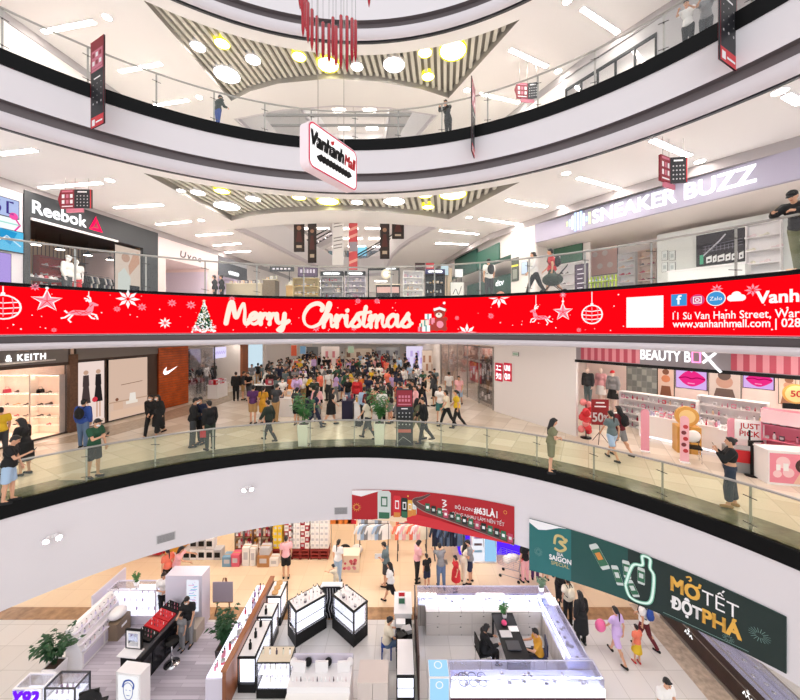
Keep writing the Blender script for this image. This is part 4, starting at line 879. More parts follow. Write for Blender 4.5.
# chandelier of red rods
t = thing('rod_chandelier', 'hanging chandelier of many dark red glass rods high in the atrium', 'chandelier'); RODG = mat('rod_red', '#a3081f', .12); rodc = MB()
rods = [(300,-25,8,5.6),(302,-22,14,5.4),(303,-20,36,5.9),(308,2,42,6.1),(312,9,50,6.3),(317,16,56,6.5),(323,22,60,6.7),(329,24,64,6.6),(333,17,58,6.2),(336,26,68,6.0),(341,15,68,6.1),(347,16,71,6.2),(352,18,62,6.4),(355.5,20,61,6.6),(306,-12,30,6.8)]
for px, ya, yb, Y in rods:
    x, y, zt = at_y(px, ya, Y); zb = z_at(yb, Y); m = MB(); rr_ = 1.75/345*Y
    m.lathe([(.004, zb-.02), (rr_*.7, zb+.06), (rr_, zb+.12), (rr_, zt-.02), (rr_*.6, zt)], RODG, 10, (x, y, 0)); o = m.build('rod', t, fix=False); rodc.tube([(x, y, zt), (x, y, 25.9)], .003, DSTEEL, 4)
rodc.build('cables', t); m = MB(); m.lathe([(.9, 25.9), (.9, 26.0), (.1, 26.0), (.1, 25.9)], DSTEEL, 24, (-1.25, 6.1, 0)); m.build('ceiling_plate', t)
x, y, zt = at_y(369, -30, 5.5); zb = z_at(6, 5.5); t = thing('pendant_rod', 'single red glass rod hanging at the top right of the chandelier', 'lamp'); MB().lathe([(.004, zb-.02), (.02, zb+.06), (.03, zb+.14), (.03, zt)], RODG, 10, (x, y, 0)).build('rod', t, fix=False); MB().tube([(x, y, zt), (x, y, 26)], .003, DSTEEL, 4).build('cable', t)
# ================================================================ GOODS AND FURNITURE SHARED BY THE SHOPS
_G = {}
def gmesh(key, fn):
    if key not in _G: _G[key] = fn()
    return _G[key]
def g_shoe():
    m = MB(); m.box((0, 0, .012), (.09, .27, .024), WHT); m.ell((0, -.055, .055), (.042, .085, .05), GREY); m.ell((0, .065, .04), (.04, .075, .032), GREY); m.cone((0, -.07, .07), (0, -.08, .115), .036, .034, GREY, 10); return m.mesh('shoe')
def g_heel():
    m = MB(); m.ell((0, .07, .02), (.035, .07, .018), BLACK); m.ell((0, -.05, .05), (.03, .075, .022), BLACK); m.cone((0, -.1, 0), (0, -.1, .06), .006, .014, BLACK, 6); m.tube([(-.03, -.04, .05), (0, -.05, .1), (.03, -.04, .05)], .006, BLACK); return m.mesh('shoe')
def g_bag():
    m = MB(); m.prism([(-.13, 0), (.13, 0), (.11, .17), (-.11, .17)], -.05, .05, TAN); me = m.mesh('handbag')
    v = [x.co.copy() for x in me.vertices]
    for a, b in zip(me.vertices, v): a.co = (b.x, b.z, b.y)
    b = bmesh.new(); b.from_mesh(me); q = MB(); q.tube([(-.07, 0, .17), (-.05, 0, .27), (.05, 0, .27), (.07, 0, .17)], .009, TAN); vs = [b.verts.new(t) for t in q.v]
    for f in q.f: b.faces.new([vs[i] for i in f])
    b.to_mesh(me); b.free(); return me
def g_bottle():
    m = MB(); m.lathe([(.026, 0), (.028, .01), (.028, .09), (.012, .115), (.012, .14)], WHT, 8); m.lathe([(.015, .14), (.015, .165)], BLACK, 8); return m.mesh('bottle')
def g_box(): m = MB(); m.box((0, 0, .06), (.1, .07, .12), WHT); m.box((0, -.0355, .065), (.07, .002, .06), LGREY); return m.mesh('product_box')
def g_tube(): m = MB(); m.lathe([(.018, 0), (.02, .03), (.006, .13)], WHT, 8); return m.mesh('cosmetic_tube')
def g_jar(): m = MB(); m.lathe([(.04, 0), (.042, .045), (.04, .05)], WHT, 10); m.lathe([(.043, .05), (.043, .075)], LGREY, 10); return m.mesh('cosmetic_jar')
KINDG = {'shoe': g_shoe, 'heel': g_heel, 'bag': g_bag, 'bottle': g_bottle, 'box': g_box, 'tube': g_tube, 'jar': g_jar}
NAMEG = {'shoe': ('shoe', 'shoe'), 'heel': ('heeled_shoe', 'shoe'), 'bag': ('handbag', 'bag'), 'bottle': ('bottle', 'bottle'), 'box': ('product_box', 'box'), 'tube': ('cosmetic_tube', 'tube'), 'jar': ('cosmetic_jar', 'jar')}
NBOX = [0]
def good(kind, loc, rz, s, m, label, group, slot=0):
    if kind == 'box':
        NBOX[0] += 1; kind = 'box' if NBOX[0] < 285 else 'bottle'
    o = obj(NAMEG[kind][0], gmesh(kind, KINDG[kind])); o.location = loc; o.rotation_euler = (0, 0, rz); o.scale = (s, s, s) if not isinstance(s, tuple) else s
    if m:
        for i in range(len(o.material_slots)):
            if kind == 'shoe' and i == 0: continue
            if kind in ('bottle', 'jar', 'box') and i == 1: continue
            setmat(o, m, i)
    return tag(o, label, NAMEG[kind][1], group)
PALB = ['#e9d7d9', '#d98aa0', '#c33b50', '#ffffff', '#f2d2b0', '#8f6b9c', '#cfc6e0', '#e7e3d2', '#a23a4a', '#5b4b57', '#e2b04f', '#79a4c0']
def pal(i): return mat('goods_%d' % i, PALB[i % len(PALB)], .4)
PASTEL = [0, 1, 3, 4, 6, 7]; MIX = list(range(12))
rg = random.Random(31)
def shelf(fr, d, u0, u1, z0, z1, n, dep, m_frame, label, cat='shelf', m_back=None, goods=None, dens=.14, gs=1.2, glabel='', ggroup='', cols=MIX, name='shelf_unit', sides=True, skip=.1):
    """an open shelf unit standing at depth d (its back) in frame fr with its goods as things of their own"""
    c = fr.p((u0+u1)/2, d, z0); t = thing(name, label, cat, tuple(c), fr.rz); W = u1-u0; H = z1-z0
    MB().box((0, -.01, H/2), (W, .02, H), m_back or m_frame).build('back_panel', t)
    if sides:
        for sx in (-1, 1): MB().box((sx*(W/2-.012), -dep/2-.01, H/2), (.024, dep, H), m_frame).build('side_panel', t)
    for i in range(n+1): MB().box((0, -dep/2-.021, max(.012, H*i/n-.012)), (W-.05, dep-.005, .022), m_frame).build('shelf_board', t)
    if goods:
        for i in range(n):
            zz = max(H*i/n, .012)+.001+(.012 if i == 0 else 0); x = -W/2+.1
            while x < W/2-.09:
                if rg.random() > skip:
                    k = rg.choice(goods); p = fr.p((u0+u1)/2+x, d-dep*.55-.01, z0+zz); s = gs*rg.uniform(.85, 1.15)
                    lim = (H/n-.06)/{'bottle': .165, 'box': .12, 'tube': .13, 'jar': .075, 'shoe': .12, 'heel': .1, 'bag': .28}[k]
                    good(k, tuple(p), fr.rz+(rg.uniform(.9, 2) if k in ('shoe', 'heel') else 0), min(s, lim), pal(rg.choice(cols)), glabel, ggroup)
                x += dens*rg.uniform(.85, 1.3)
    return t
def poster(fr, d, u0, u1, z0, z1, label, cols, name='poster', cat='poster', seed=1, lit=0., draw=None, th=.03, framem=None):
    c = fr.p((u0+u1)/2, d, z0); t = thing(name, label, cat, tuple(c), fr.rz); W, H = u1-u0, z1-z0
    mk = (lambda c_: scr('lit_'+c_, c_, lit)) if lit else (lambda c_: mat('print_'+c_, c_, .5))
    MB().box((0, -th/2, H/2), (W, th, H), framem or BLACK).build('panel', t)
    A = Art(lambda u, v, L: (u-W/2, -th-L, v), .003); e = min(.02, W*.03); A.rect(e, W-e, e, H-e, mk(cols[0]), 1); r = random.Random(seed)
    if draw: draw(A, W, H, mk)
    A.build('picture', t); return t
def mannequin(loc, rz, label, top, bot, h=1.75, pose='stand', col=None, fem=False, hat=None, group=None):
    s = h/1.70; t = thing('mannequin', label, 'mannequin', loc, rz, group); t.scale = (s, s, s); b = obj('figure', body_mesh(pose, fem), t)
    for i in range(3): setmat(b, col or WHT, i)
    if top: o = obj('shirt' if top[0] != 'dress' else 'dress', top_mesh(pose, top[0], fem), t); setmat(o, cm(top[1]))
    if bot: o = obj('trousers' if bot[0] != 'skirt' else 'skirt', bot_mesh(pose, bot[0], fem), t); setmat(o, cm(bot[1]))
    if hat: o = obj('cap', cap_mesh(pose), t); setmat(o, cm(hat))
    J = joints(pose); MB().lathe([(.17, 0), (.17, .012), (.02, .014), (.02, .05)], STEEL, 16).build('base_plate', t, fix=False); return t
def g_garment():
    m = MB(); m.prism([(-.2, -.62), (.2, -.62), (.19, -.12), (.3, -.34), (.36, -.3), (.24, -.02), (.07, .03), (-.07, .03), (-.24, -.02), (-.36, -.3), (-.3, -.34), (-.19, -.12)], -.025, .025, WHT)
    m.v = [(x, z, y) for x, y, z in m.v]; m.tube([(0, 0, .03), (0, 0, .09), (.025, 0, .11), (.04, 0, .09)], .004, STEEL, 5); b = m.build('g'); me = b.data; bpy.data.objects.remove(b); return me
def clothes_rack(loc, rz, L_, cols, label, glabel, ggroup, h=1.45, step=.09, long=1., front=False):
    t = thing('clothes_rack', label, 'clothes rack', loc, rz); m = MB(); m.tube([(-L_/2, 0, h), (L_/2, 0, h)], .014, DSTEEL); m.build('hanging_rail', t)
    for sx in (-1, 1): m = MB(); m.tube([(sx*L_/2, 0, .01), (sx*L_/2, 0, h)], .014, DSTEEL); m.box((sx*L_/2, 0, .01), (.05, .5, .02), DSTEEL); m.build('leg', t)
    M = Matrix.Translation(Vector(loc)) @ Matrix.Rotation(rz, 4, 'Z'); x = -L_/2+.08; i = 0
    while x < L_/2-.06:
        o = obj('hanging_garment', gmesh('garment', g_garment)); p = M @ Vector((x, 0, h-.1)); o.location = p; o.rotation_euler = (0, 0, rz+(.32 if front else PI/2-.25)); o.scale = (1, 1, long); setmat(o, cm(cols[i % len(cols)])); tag(o, glabel, 'garment', ggroup); x += step; i += 1
    return t
LV = 'level'
# ================================================================ THIRD LEVEL, LEFT SIDE
FL3L = Z3
wall('wall_left', chain(WL, -140, 23), Z3, CEILZ[3], mat('wall_lilac_white', '#e3dde2', .5)); wall('wall_left', chain(WL, 248, 300), Z3, CEILZ[3], WSIDE)
CHAR = mat('charcoal_panel', '#2b2f33', .5); WSTORE = mat('store_white', '#f3ebe6', .5); DARKIN = mat('store_dark', '#1a1716', .6)
fr = store(WL, 23, 157, Z3, 2.72, CEILZ[3]-.3, 4.2, mat('store_wood_wall', '#a5805c', .6), CHAR, m_back=brickmat('store_slat_wall', '#c9a27a', '#b98f66', '#5e4430', 3, .16, .02, .5), ceil=DARKIN, lights=3)
RB = fr; um = fr.u_px(116); ur = fr.u_px(142)
mb = MB(); fr.box(mb, 0, fr.u_px(29), -.06, .1, 0, 2.72, CHAR); fr.box(mb, ur, fr.L, -.06, .1, 0, 2.72, CHAR); fr.box(mb, -.0, fr.L, -.06, -.005, 2.72, 3.75-.1, CHAR); struct('wall_left', mb)
t = thing('shop_sign', 'white glowing letters with red triangle on the black shopfront at left', 'sign'); SW = emit('sign_white', '#ffffff', 1.1)
A = Art(fr.face(-.065), .02); u0, u1 = fr.u_px(30.5), fr.u_px(84.5); A.text('Reebok', u0, 2.93, .46, SW, 1, bold=.02, width=u1-u0); A.build('lettering', t)
A = Art(fr.face(-.065), .02); a, b = fr.u_px(87), fr.u_px(101); SR = emit('sign_red', '#f0124a', 1.1); tri = [(a, 2.9), (b, 2.9), ((a+b)/2, 3.5)]; A.poly(tri, SR, 1); A.poly([(a+(b-a)*.3, 3.02), (a+(b-a)*.7, 3.02), (a+(b-a)*.5, 3.28)], mat('sign_dark_red', '#8e0a2a', .4), 1.5); A.line([tri[2], ((a+b)/2, 3.1), tri[0]], .03, mat('sign_dark_red', '#8e0a2a', .4), 2); A.build('triangle_emblem', t)
m = MB(); fr.box(m, fr.u_px(29), um, -.12, -.06, 2.66, 2.74, WHT); o = m.build('track_rail', t)
u0, u1, z0, z1 = um, ur, .05, 2.6
def dr(A, W, H, mk):
    A.poly([(W*.1, 0), (W*.55, 0), (W*.6, H*.45), (W*.35, H*.62), (W*.12, H*.5)], mk('#dfe3dc'), 2); A.poly([(W*.55, H*.5), (W*.95, H*.75), (W*.9, H*.95), (W*.7, H*.9), (W*.5, H*.66)], mk('#d9a78c'), 2); A.disc((W*.4, H*.8), W*.16, mk('#caa08a'), 3); A.rect(W*.55, W*.95, H*.02, H*.32, mk('#22252a'), 3); A.rect(W*.6, W*.9, H*.18, H*.23, mk('#d43440'), 4)
poster(fr, .1, u0, u1, z0, z1, 'tall shop poster of a model in white at right of black shopfront', ['#e8d3c3'], lit=.75, draw=dr)
# shop inside
for i, px in enumerate((36, 60, 88, 110)):
    p = fr.p(fr.ud(px, 2.0), 2.0, 0); t = thing('pendant_lamp', ['first', 'second', 'third', 'fourth'][i]+' black pendant lamp from the left inside the black-fronted shop', 'lamp', (p.x, p.y, Z3+2.25)); MB().lathe([(.2, 0), (.19, .02), (.06, .13), (.03, .18)], BLACK, 18).build('shade', t); MB().cyl((0, 0, -.005), .15, .01, L_SHOP).build('bulb', t); m = MB(); m.tube([(0, 0, .18), (0, 0, .68)], .008, BLACK); m.build('cord', t)
shelf(fr, 4.15, fr.ud(32, 4.2), fr.ud(58, 4.2), 0, 2.2, 5, .35, mat('shelf_red', '#b22a1e', .5), 'red backed shoe shelf at the left inside the black-fronted shop', goods=['shoe'], dens=.24, gs=1., glabel='trainer on the red shelf inside the black-fronted shop', ggroup='trainers on the red shelf', cols=[3, 9, 0, 2])
shelf(fr, 4.15, fr.ud(72, 4.2), fr.ud(92, 4.2), 0, 2.2, 4, .35, WOOD, 'wooden wall shelf in the middle of the black-fronted shop', goods=['shoe', 'box'], dens=.26, gs=1., glabel='sports goods on the wooden wall shelf of black-fronted shop', ggroup='goods on the wooden wall shelf', cols=[3, 9, 8, 2])
p = fr.p(fr.ud(98, 2.6), 2.6, 0); clothes_rack((p.x, p.y, Z3), fr.rz, 1.5, ['black', 'black', 'darkgrey', 'white', 'navy', 'grey', 'white'], 'rack of dark sportswear inside the black-fronted shop', 'sports shirt hanging on the rack in black-fronted shop', 'sportswear on the rack')
p = fr.p(fr.ud(67, .9), .9, 0); mannequin((p.x, p.y, Z3), fr.rz+PI+.3, 'white mannequin in white shirt and cap in black-fronted shop', ('long', 'white'), ('trousers', 'darkgrey'), 1.8, hat='white')
p = fr.p(fr.ud(76, 1.2), 1.2, 0); mannequin((p.x, p.y, Z3), fr.rz+PI-.3, 'second mannequin, in red top, beside the capped one', ('tee', 'white'), ('trousers', 'red'), 1.75)
p = fr.p(fr.ud(40, 1.3), 1.3, 0); t = thing('display_table', 'low display table piled with trainers inside black-fronted shop', 'table', (p.x, p.y, Z3), fr.rz); MB().box((0, 0, .78), (1.3, .8, .05), DGREY).build('table_top', t)
for sx in (-1, 1):
    for sy in (-1, 1): MB().box((sx*.58, sy*.34, .38), (.06, .06, .755), DGREY).build('leg', t)
for i in range(14): q = p+fr.u*(-.52+.165*(i % 7))+fr.n*(-.2+.36*(i//7)); good('shoe', (q.x, q.y, Z3+.806), fr.rz+1.2, 1.1, pal([3, 9, 0, 2, 3][i % 5]), 'trainer lying on low display table in black-fronted shop', 'trainers on the low display table')
# screens left of that shop
A0, B0 = wall_hit(-40, WL), wall_hit(23, WL); fr = Frame(A0, B0, Z3)
def ds(kind):
    def f(A, W, H, mk):
        if kind == 0: 
            A.line(smooth_path([(W*.35, H*.75), (W*.2, H*.85), (W*.15, H*.6), (W*.35, H*.45), (W*.3, H*.2), (W*.1, H*.25)]), .07, mk('#4a3a8c'), 2); A.line([(W*.8, H*.8), (W*.6, H*.8), (W*.6, H*.2), (W*.8, H*.2)], .07, mk('#4a3a8c'), 2); A.disc((W*.8, H*.1), .12, mk('#ff5fb0'), 2)
        else: A.poly([(0, 0), (W*.4, H*.5), (W*.6, H*.3), (W*.8, H*.9), (W*.3, H), (0, H*.6)], mk('#2f9fd8'), 2); A.line([(W*.1, H*.2), (W*.5, H*.7), (W*.9, H*.3)], .04, mk('#d7f2ff'), 3)
    return f
u0, u1, z0, z1 = fr.wr(0, -14, 17.5, 197, 216); poster(fr, 0, u0, u1, z0, z1, 'upper pink and blue screen on wall beside black shopfront', ['#b9c9f4'], 'wall_screen', 'screen', lit=.9, draw=ds(0), th=.08)
u0, u1, z0, z1 = fr.wr(0, -14, 22, 229, 251); poster(fr, 0, u0, u1, z0, z1, 'lower sky blue screen on wall beside black shopfront', ['#5cc4f2'], 'wall_screen', 'screen', lit=.9, draw=ds(1), th=.08)
u0, u1, z0, z1 = fr.wr(0, -14, 19, 214, 230); c = fr.p((u0+u1)/2, 0, (z0+z1)/2); t = thing('neon_sign', 'white hexagonal neon sign with pink rim between two wall screens', 'sign'); A = Art(fr.face(), .01); hx = [((u0+u1)/2+(u1-u0)/2*x, (z0+z1)/2+(z1-z0)/2*y) for x, y in ((-1, 0), (-.6, 1), (.6, 1), (1, 0), (.6, -1), (-.6, -1))]; A.poly(hx, scr('neon_white', '#f4fbff', 1), 3); A.build('panel', t); A = Art(fr.face(), .01); A.line(hx+hx[:2], .06, scr('neon_pink', '#e83aa0', 1), 4); A.line([hx[0], hx[3]], .04, scr('neon_mint', '#9fe0d0', 1), 4); A.build('tube', t)
u0, u1, z0, z1 = fr.wr(0, -14, 9, 252, 284); poster(fr, 0, u0, u1, 0, z1, 'glowing lilac panel under the wall screens at far left', ['#b79bf0'], 'light_panel', 'panel', lit=.85, th=.1)
# pale pink shop
PINKW = mat('store_pink', '#f1d9d6', .5)
fr = store(WL, 157, 218, Z3, 2.5, CEILZ[3]-.3, 4, PINKW, mat('store_pink_front', '#f3dedd', .45), lights=3)
t = thing('shop_sign', 'grey letters on the pale pink shopfront, left side', 'sign'); A = Art(fr.face(), .012); u0, u1 = fr.u_px(180), fr.u_px(201); A.text('Uvoc', u0, 2.78, .36, mat('sign_grey', '#5c5558', .4), 1, bold=.02, width=u1-u0, shear=.15, space=1.25); A.build('lettering', t)
mb = MB(); fr.box(mb, 0, fr.u_px(166), .01, .12, 0, 2.5, PINKW); fr.box(mb, fr.u_px(209), fr.L, .01, .12, 0, 2.5, PINKW); struct('wall_left', mb)
shelf(fr, 3.95, .6, 2.6, 0, 1.5, 4, .35, WHT, 'white shelf at the back of the pale pink shop', goods=['box', 'bottle'], dens=.18, gs=1.2, glabel='pale product on white shelf of the pink shop', ggroup='products in the pink shop', cols=PASTEL)
shelf(fr, 3.95, 3.0, 5.2, 0, 1.5, 4, .35, PINKW, 'pink shelf at the back of the pale pink shop', goods=['box', 'jar'], dens=.18, gs=1.2, glabel='pale product on pink shelf of the pink shop', ggroup='products on the pink shelf', cols=PASTEL)
# grey-sign shop and beyond
fr = store(WL, 219, 247, Z3, 2.3, CEILZ[3]-.6, 4, mat('store_lilac', '#ddd3e6', .5), mat('sign_slate', '#575a61', .5), lights=3)
t = thing('shop_sign', 'white script on slate grey sign band further along left side', 'sign'); A = Art(fr.face(), .02); u0, u1 = fr.u_px(228.5), fr.u_px(238.5); A.line(smooth_path([(u0+(u1-u0)*i/12, 2.62+.09*((-1)**i)) for i in range(13)], 4), .12, SW, 1); A.build('lettering', t)
shelf(fr, 3.9, 1, 5, 0, 1.4, 3, .4, WHT, 'white counter shelf inside the slate-signed shop', goods=['box', 'bottle'], dens=.3, gs=1.5, glabel='small product inside slate-signed shop', ggroup='products in the slate-signed shop', cols=PASTEL)

# ================================================================ THIRD LEVEL, RIGHT SIDE
wall('wall_right', chain(WR, 535, 511), Z3, CEILZ[3], WSIDE, out=-1); wall('wall_right', chain(WR, 440, 405), Z3, CEILZ[3], WSIDE, out=-1)
LAV = mat('sign_lavender', '#a8a3b6', .5)
def storeR(pa, B, *a, **k):
    W2 = [wall_hit(pa, WR), B]; return store(W2, pa, (B[0]/B[1])*F+400, *a, **k)
SBZ = fr = storeR(535, (11.7, 6.55), Z3, 2.72, CEILZ[3]-.3, 4.6, WSTORE, LAV, side='right', lights=4, ul=.85); mb = MB(); fr.box(mb, -.85, fr.ud(590, 2.7), 2.7, 2.8, 0, 2.9, WSTORE); struct('wall_right', mb)
t = thing('shop_sign', 'white block letters with striped logo on lavender band, right side', 'sign')
u0, u1 = fr.u_px(593), fr.u_px(756); A = Art(fr.face(), .03); A.text('SNEAKER BUZZ', u0, 2.92, .5, SW, 1, bold=.028, width=u1-u0); A.build('lettering', t)
A = Art(fr.face(), .03); q = fr.u_px(566); q1 = fr.u_px(591); n = 9
for i in range(n):
    h_ = [.18, .3, .55, .75, .7, .75, .5, .2, .45][i]; x = q+(q1-q)*(i+.3)/n; A.rect(x, x+(q1-q)*.07, 3.15-h_/2, 3.15+h_/2, [emit('logo_lime', '#dff2a0', 1.4), SW, emit('logo_blue', '#a9c4f5', 1.4)][0 if i in (0, 8) else 1+i % 2], 1)
A.build('logo', t)
u0, u1, z0, z1 = fr.wr(2.68, 551, 583, 243, 263); t = poster(fr, 2.68, u0, u1, z0, z1, 'green slatted wall panel at back left of the sneaker shop', ['#4f7a63'], 'wall_panel', 'panel', draw=lambda A, W, H, mk: [A.rect(W*(.05+.12*i), W*(.1+.12*i), H*.78, H*.98, mk('#2f5744'), 2) for i in range(8)])
u0, u1, z0, z1 = fr.wr(4.55, 590, 618, 244, 275); poster(fr, 4.55, u0, u1, z0, z1, 'pink wall panel at the back of the sneaker shop', ['#f0c3b8'], 'wall_panel', 'panel', draw=lambda A, W, H, mk: [A.disc((W*(.2+.18*i), H*(.5+.2*((-1)**i))), .14, mk('#f7e3dd'), 2) for i in range(4)])
for j, (a, b) in enumerate(((620, 637), (640, 658))):
    u0, u1, z0, z1 = fr.wr(4.4, a, b, 240, 290); shelf(fr, 4.5, u0, u1, 0, 2.4, 7, .32, mat('shelf_blush', '#efd9cc', .5) if j else WHT, ['white', 'blush pink'][j]+' shoe wall shelf in the middle of the sneaker shop', goods=['shoe'], dens=.3, gs=1.05, glabel='sneaker on the '+['white', 'blush pink'][j]+' wall shelf', ggroup='sneakers on the '+['white', 'blush pink'][j]+' shelf', cols=[3, 0, 8, 4, 9, 2])
u0, u1, z0, z1 = fr.wr(2.6, 551, 586, 264, 290); shelf(fr, 2.68, u0, u1, 0, z1, 4, .32, WHT, 'long low white shoe shelf under green panel in sneaker shop', goods=['shoe'], dens=.27, gs=1., glabel='sneaker on the long low white shelf', ggroup='sneakers on the long low shelf', cols=[3, 9, 9, 0, 10])
LIME = mat('lime', '#c8e23a', .5)
u0, u1, z0, z1 = fr.wr(2.4, 588, 616, 262, 288); c = fr.p((u0+u1)/2, 2.4, 0); W_2 = u1-u0; t = thing('display_rack', 'bright lime green display rack in the sneaker shop', 'rack', (c.x, c.y, Z3), fr.rz)
for i in range(9): MB().box((-W_2/2+W_2*i/8, 0, .6), (.05, .05, 1.2), LIME).build('upright', t)
for z in (.15, .55, .95): MB().box((0, 0, z), (W_2, .34, .03), LIME).build('shelf_board', t)
for z in (.165, .565, .965):
    for i in range(7): q = c+fr.u*(-W_2/2+W_2*(i+.6)/8); good('shoe', (q.x, q.y, Z3+z), fr.rz+.4, 1., pal([3, 6, 11][i % 3]), 'pale sneaker on the lime green rack', 'sneakers on the lime rack')
u0, u1, z0, z1 = fr.wr(.6, 575, 588.5, 264, 286); 
def drs(A, W, H, mk):
    for i in range(5): A.rect(W*.2, W*(.6+.25*(i % 2)), H*(.82-.15*i), H*(.85-.15*i), mk('#e6e2ea'), 2)
    A.rect(W*.1, W*.9, H*.02, H*.16, mk('#a03048'), 2)
t = poster(fr, .6, u0, u1, .25, z1, 'dark plum sign board standing at the sneaker shop entrance', ['#3b2740'], 'sign_board', 'sign', draw=drs); m = MB(); m.box((0, .03, -.12), (.5, .3, .26), BLACK); m.build('stand', t)
for i, (a, y) in enumerate(((662, 251), (669.5, 251), (662, 262.5), (669.5, 262.5))):
    u0, u1, z0, z1 = fr.wr(3.2, a, a+6, y, y+9.5); poster(fr, 3.2, u0, u1, z0, z1, ['upper left', 'upper right', 'lower left', 'lower right'][i]+' of four black framed pictures in sneaker shop', ['#dfe6e4'], 'framed_picture', 'picture', draw=lambda A, W, H, mk: A.rect(W*.25, W*.75, H*.3, H*.7, mk('#b9c4c4'), 2))
mb = MB(); u0, u1, z0, z1 = fr.wr(3.2, 657, 700, 240, 290); fr.box(mb, u0, fr.ud(795, 3.2), 3.2, 3.3, 0, 2.72, mat('store_pale_green', '#dfe3df', .5)); struct('wall_right', mb)
u0, u1, z0, z1 = fr.wr(3.19, 697, 746, 232, 264)
def drk(A, W, H, mk):
    A.line([(W*.1, H*.25), (W*.5, H*.72), (W*.62, H*.9)], .05, mk('#c9c9d2'), 2)
    for i in range(9): A.line([(W*(.2+.08*i), H*.42), (W*(.2+.08*i), H*.6)], .02, mk('#7c7a88'), 2)
    for i in range(3): A.line([(W*.15, H*(.42+.09*i)), (W*.95, H*(.5+.09*i))], .02, mk('#7c7a88'), 2)
    for i, (a, b) in enumerate(((.22, .34), (.36, .44), (.46, .6), (.62, .72), (.74, .86), (.88, .97))): A.poly([(W*a, H*.06), (W*b, H*.09), (W*b, H*.3), (W*a, H*.25)], mk('#f4f6f6'), 3); A.rect(W*(a+.03), W*(b-.03), H*.13, H*.19, mk('#27262e'), 4)
    A.rect(W*.08, W*.16, H*.05, H*.35, mk('#3fae86'), 3)
poster(fr, 3.19, u0, u1, z0, z1, 'big black window display with white block shapes in sneaker shop', ['#27262e'], 'window_display', 'display', draw=drk, th=.08)
u0, u1, z0, z1 = fr.wr(3.19, 748, 783, 226, 262); shelf(fr, 3.19, u0, u1, .6, 2.4, 4, .3, WHT, 'white shoe shelf right of the black window display', goods=['shoe'], dens=.27, gs=1., glabel='pale sneaker on white shelf right of black display', ggroup='sneakers right of the black display', cols=[3, 0, 7])
u0, u1, z0, z1 = fr.wr(1.0, 668, 745, 262, 288); c = fr.p((u0+u1)/2, 1., 0); t = thing('shop_counter', 'long white low counter inside the sneaker shop', 'counter', (c.x, c.y, Z3), fr.rz); MB().box((0, .3, .42), (u1-u0, .6, .84), mat('counter_white', '#e6e8e6', .4)).build('body', t); MB().box((0, .3, .86), (u1-u0+.06, .66, .04), WHT).build('worktop', t)
for i in range(3): q = c+fr.u*(-.8+i*.6)+fr.n*.3; o = MB().box((0, 0, .012), (.32, .24, .02), WHT).build('product_card'); o.location = (q.x, q.y, Z3+.88); o.rotation_euler = (0, 0, fr.rz+.2*i); tag(o, ['left', 'middle', 'right'][i]+' white card lying on the long sneaker shop counter', 'card')
rg2 = random.Random(3)
for i in range(12): q = SBZ.p(SBZ.ud(778, 2.0)+.35*(i % 3), 2.0+.2*(i % 2), 0); o = MB().box((0, 0, .08), (.34, .24, .155), pal([6, 3, 4, 6][i % 4])).build('shoe_box'); o.location = (q.x, q.y, Z3+.16*(i//3)+.003*(i//3)); o.rotation_euler = (0, 0, SBZ.rz); tag(o, 'pale shoe box stacked at the right end of sneaker shop', 'box', 'stacked shoe boxes')
# green shop
GRN = mat('shop_green', '#1f4f43', .5); GRN2 = mat('shop_green_mid', '#27604f', .5)
fr = store(WR, 440, 511, Z3, 2.3, CEILZ[3]-1.35, 3.2, WSTORE, GRN, side='right', lights=2)
mb = MB(); fr.box(mb, 0, fr.L, .02, .14, CEILZ[3]-1.4-Z3, CEILZ[3]-Z3, WSIDE); struct('wall_right', mb)
mb = MB(); fr.box(mb, fr.u_px(478), fr.u_px(500), -.06, -.004, 2.45, 3.3, GRN2); fr.box(mb, fr.u_px(456), fr.u_px(478), -.1, -.004, 2.3, 3.55, GRN); struct('trim_11', mb)
u0, u1, z0, z1 = fr.wr(1.5, 467, 511, 269, 289); t = thing('shop_counter', 'dark green shop panel with white letters and pink arch', 'counter'); m = MB(); fr.box(m, u0, u1, 1.5, 1.62, 0, 2.0, GRN); m.build('panel', t)
A = Art(fr.face(1.5), .01); A.text('dtv', fr.ud(496, 1.5), 1.45, .36, SW, 2, bold=.02, width=fr.ud(504, 1.5)-fr.ud(496, 1.5)); A.build('lettering', t); A = Art(fr.face(1.5), .01); q = fr.ud(500, 1.5); A.poly([(q+1.0*math.cos(a*PI/16), .0+1.1*math.sin(a*PI/16)) for a in range(17)], mat('arch_salmon', '#eba58b', .5), 1); A.build('arch', t)
# column with posters between the two shops
A0, B0 = wall_hit(511, WR), wall_hit(535, WR); fr = Frame(A0, B0, Z3)
u0, u1, z0, z1 = fr.wr(0, 512, 519, 258, 281)
poster(fr, -.01, u0, u1, z0, z1, 'narrow dark poster with yellow stripe right of green shop', ['#4b5148'], draw=lambda A, W, H, mk: [A.rect(0, W, H*.62, H*.7, mk('#e6e04a'), 2), A.rect(W*.2, W*.8, H*.1, H*.5, mk('#8a8d85'), 2)])
u0, u1, z0, z1 = fr.wr(0, 522, 528, 262, 274); poster(fr, -.01, u0, u1, z0, z1, 'small pale blue notice on wall left of sneaker shop', ['#b4c9ea'], 'notice', 'notice')

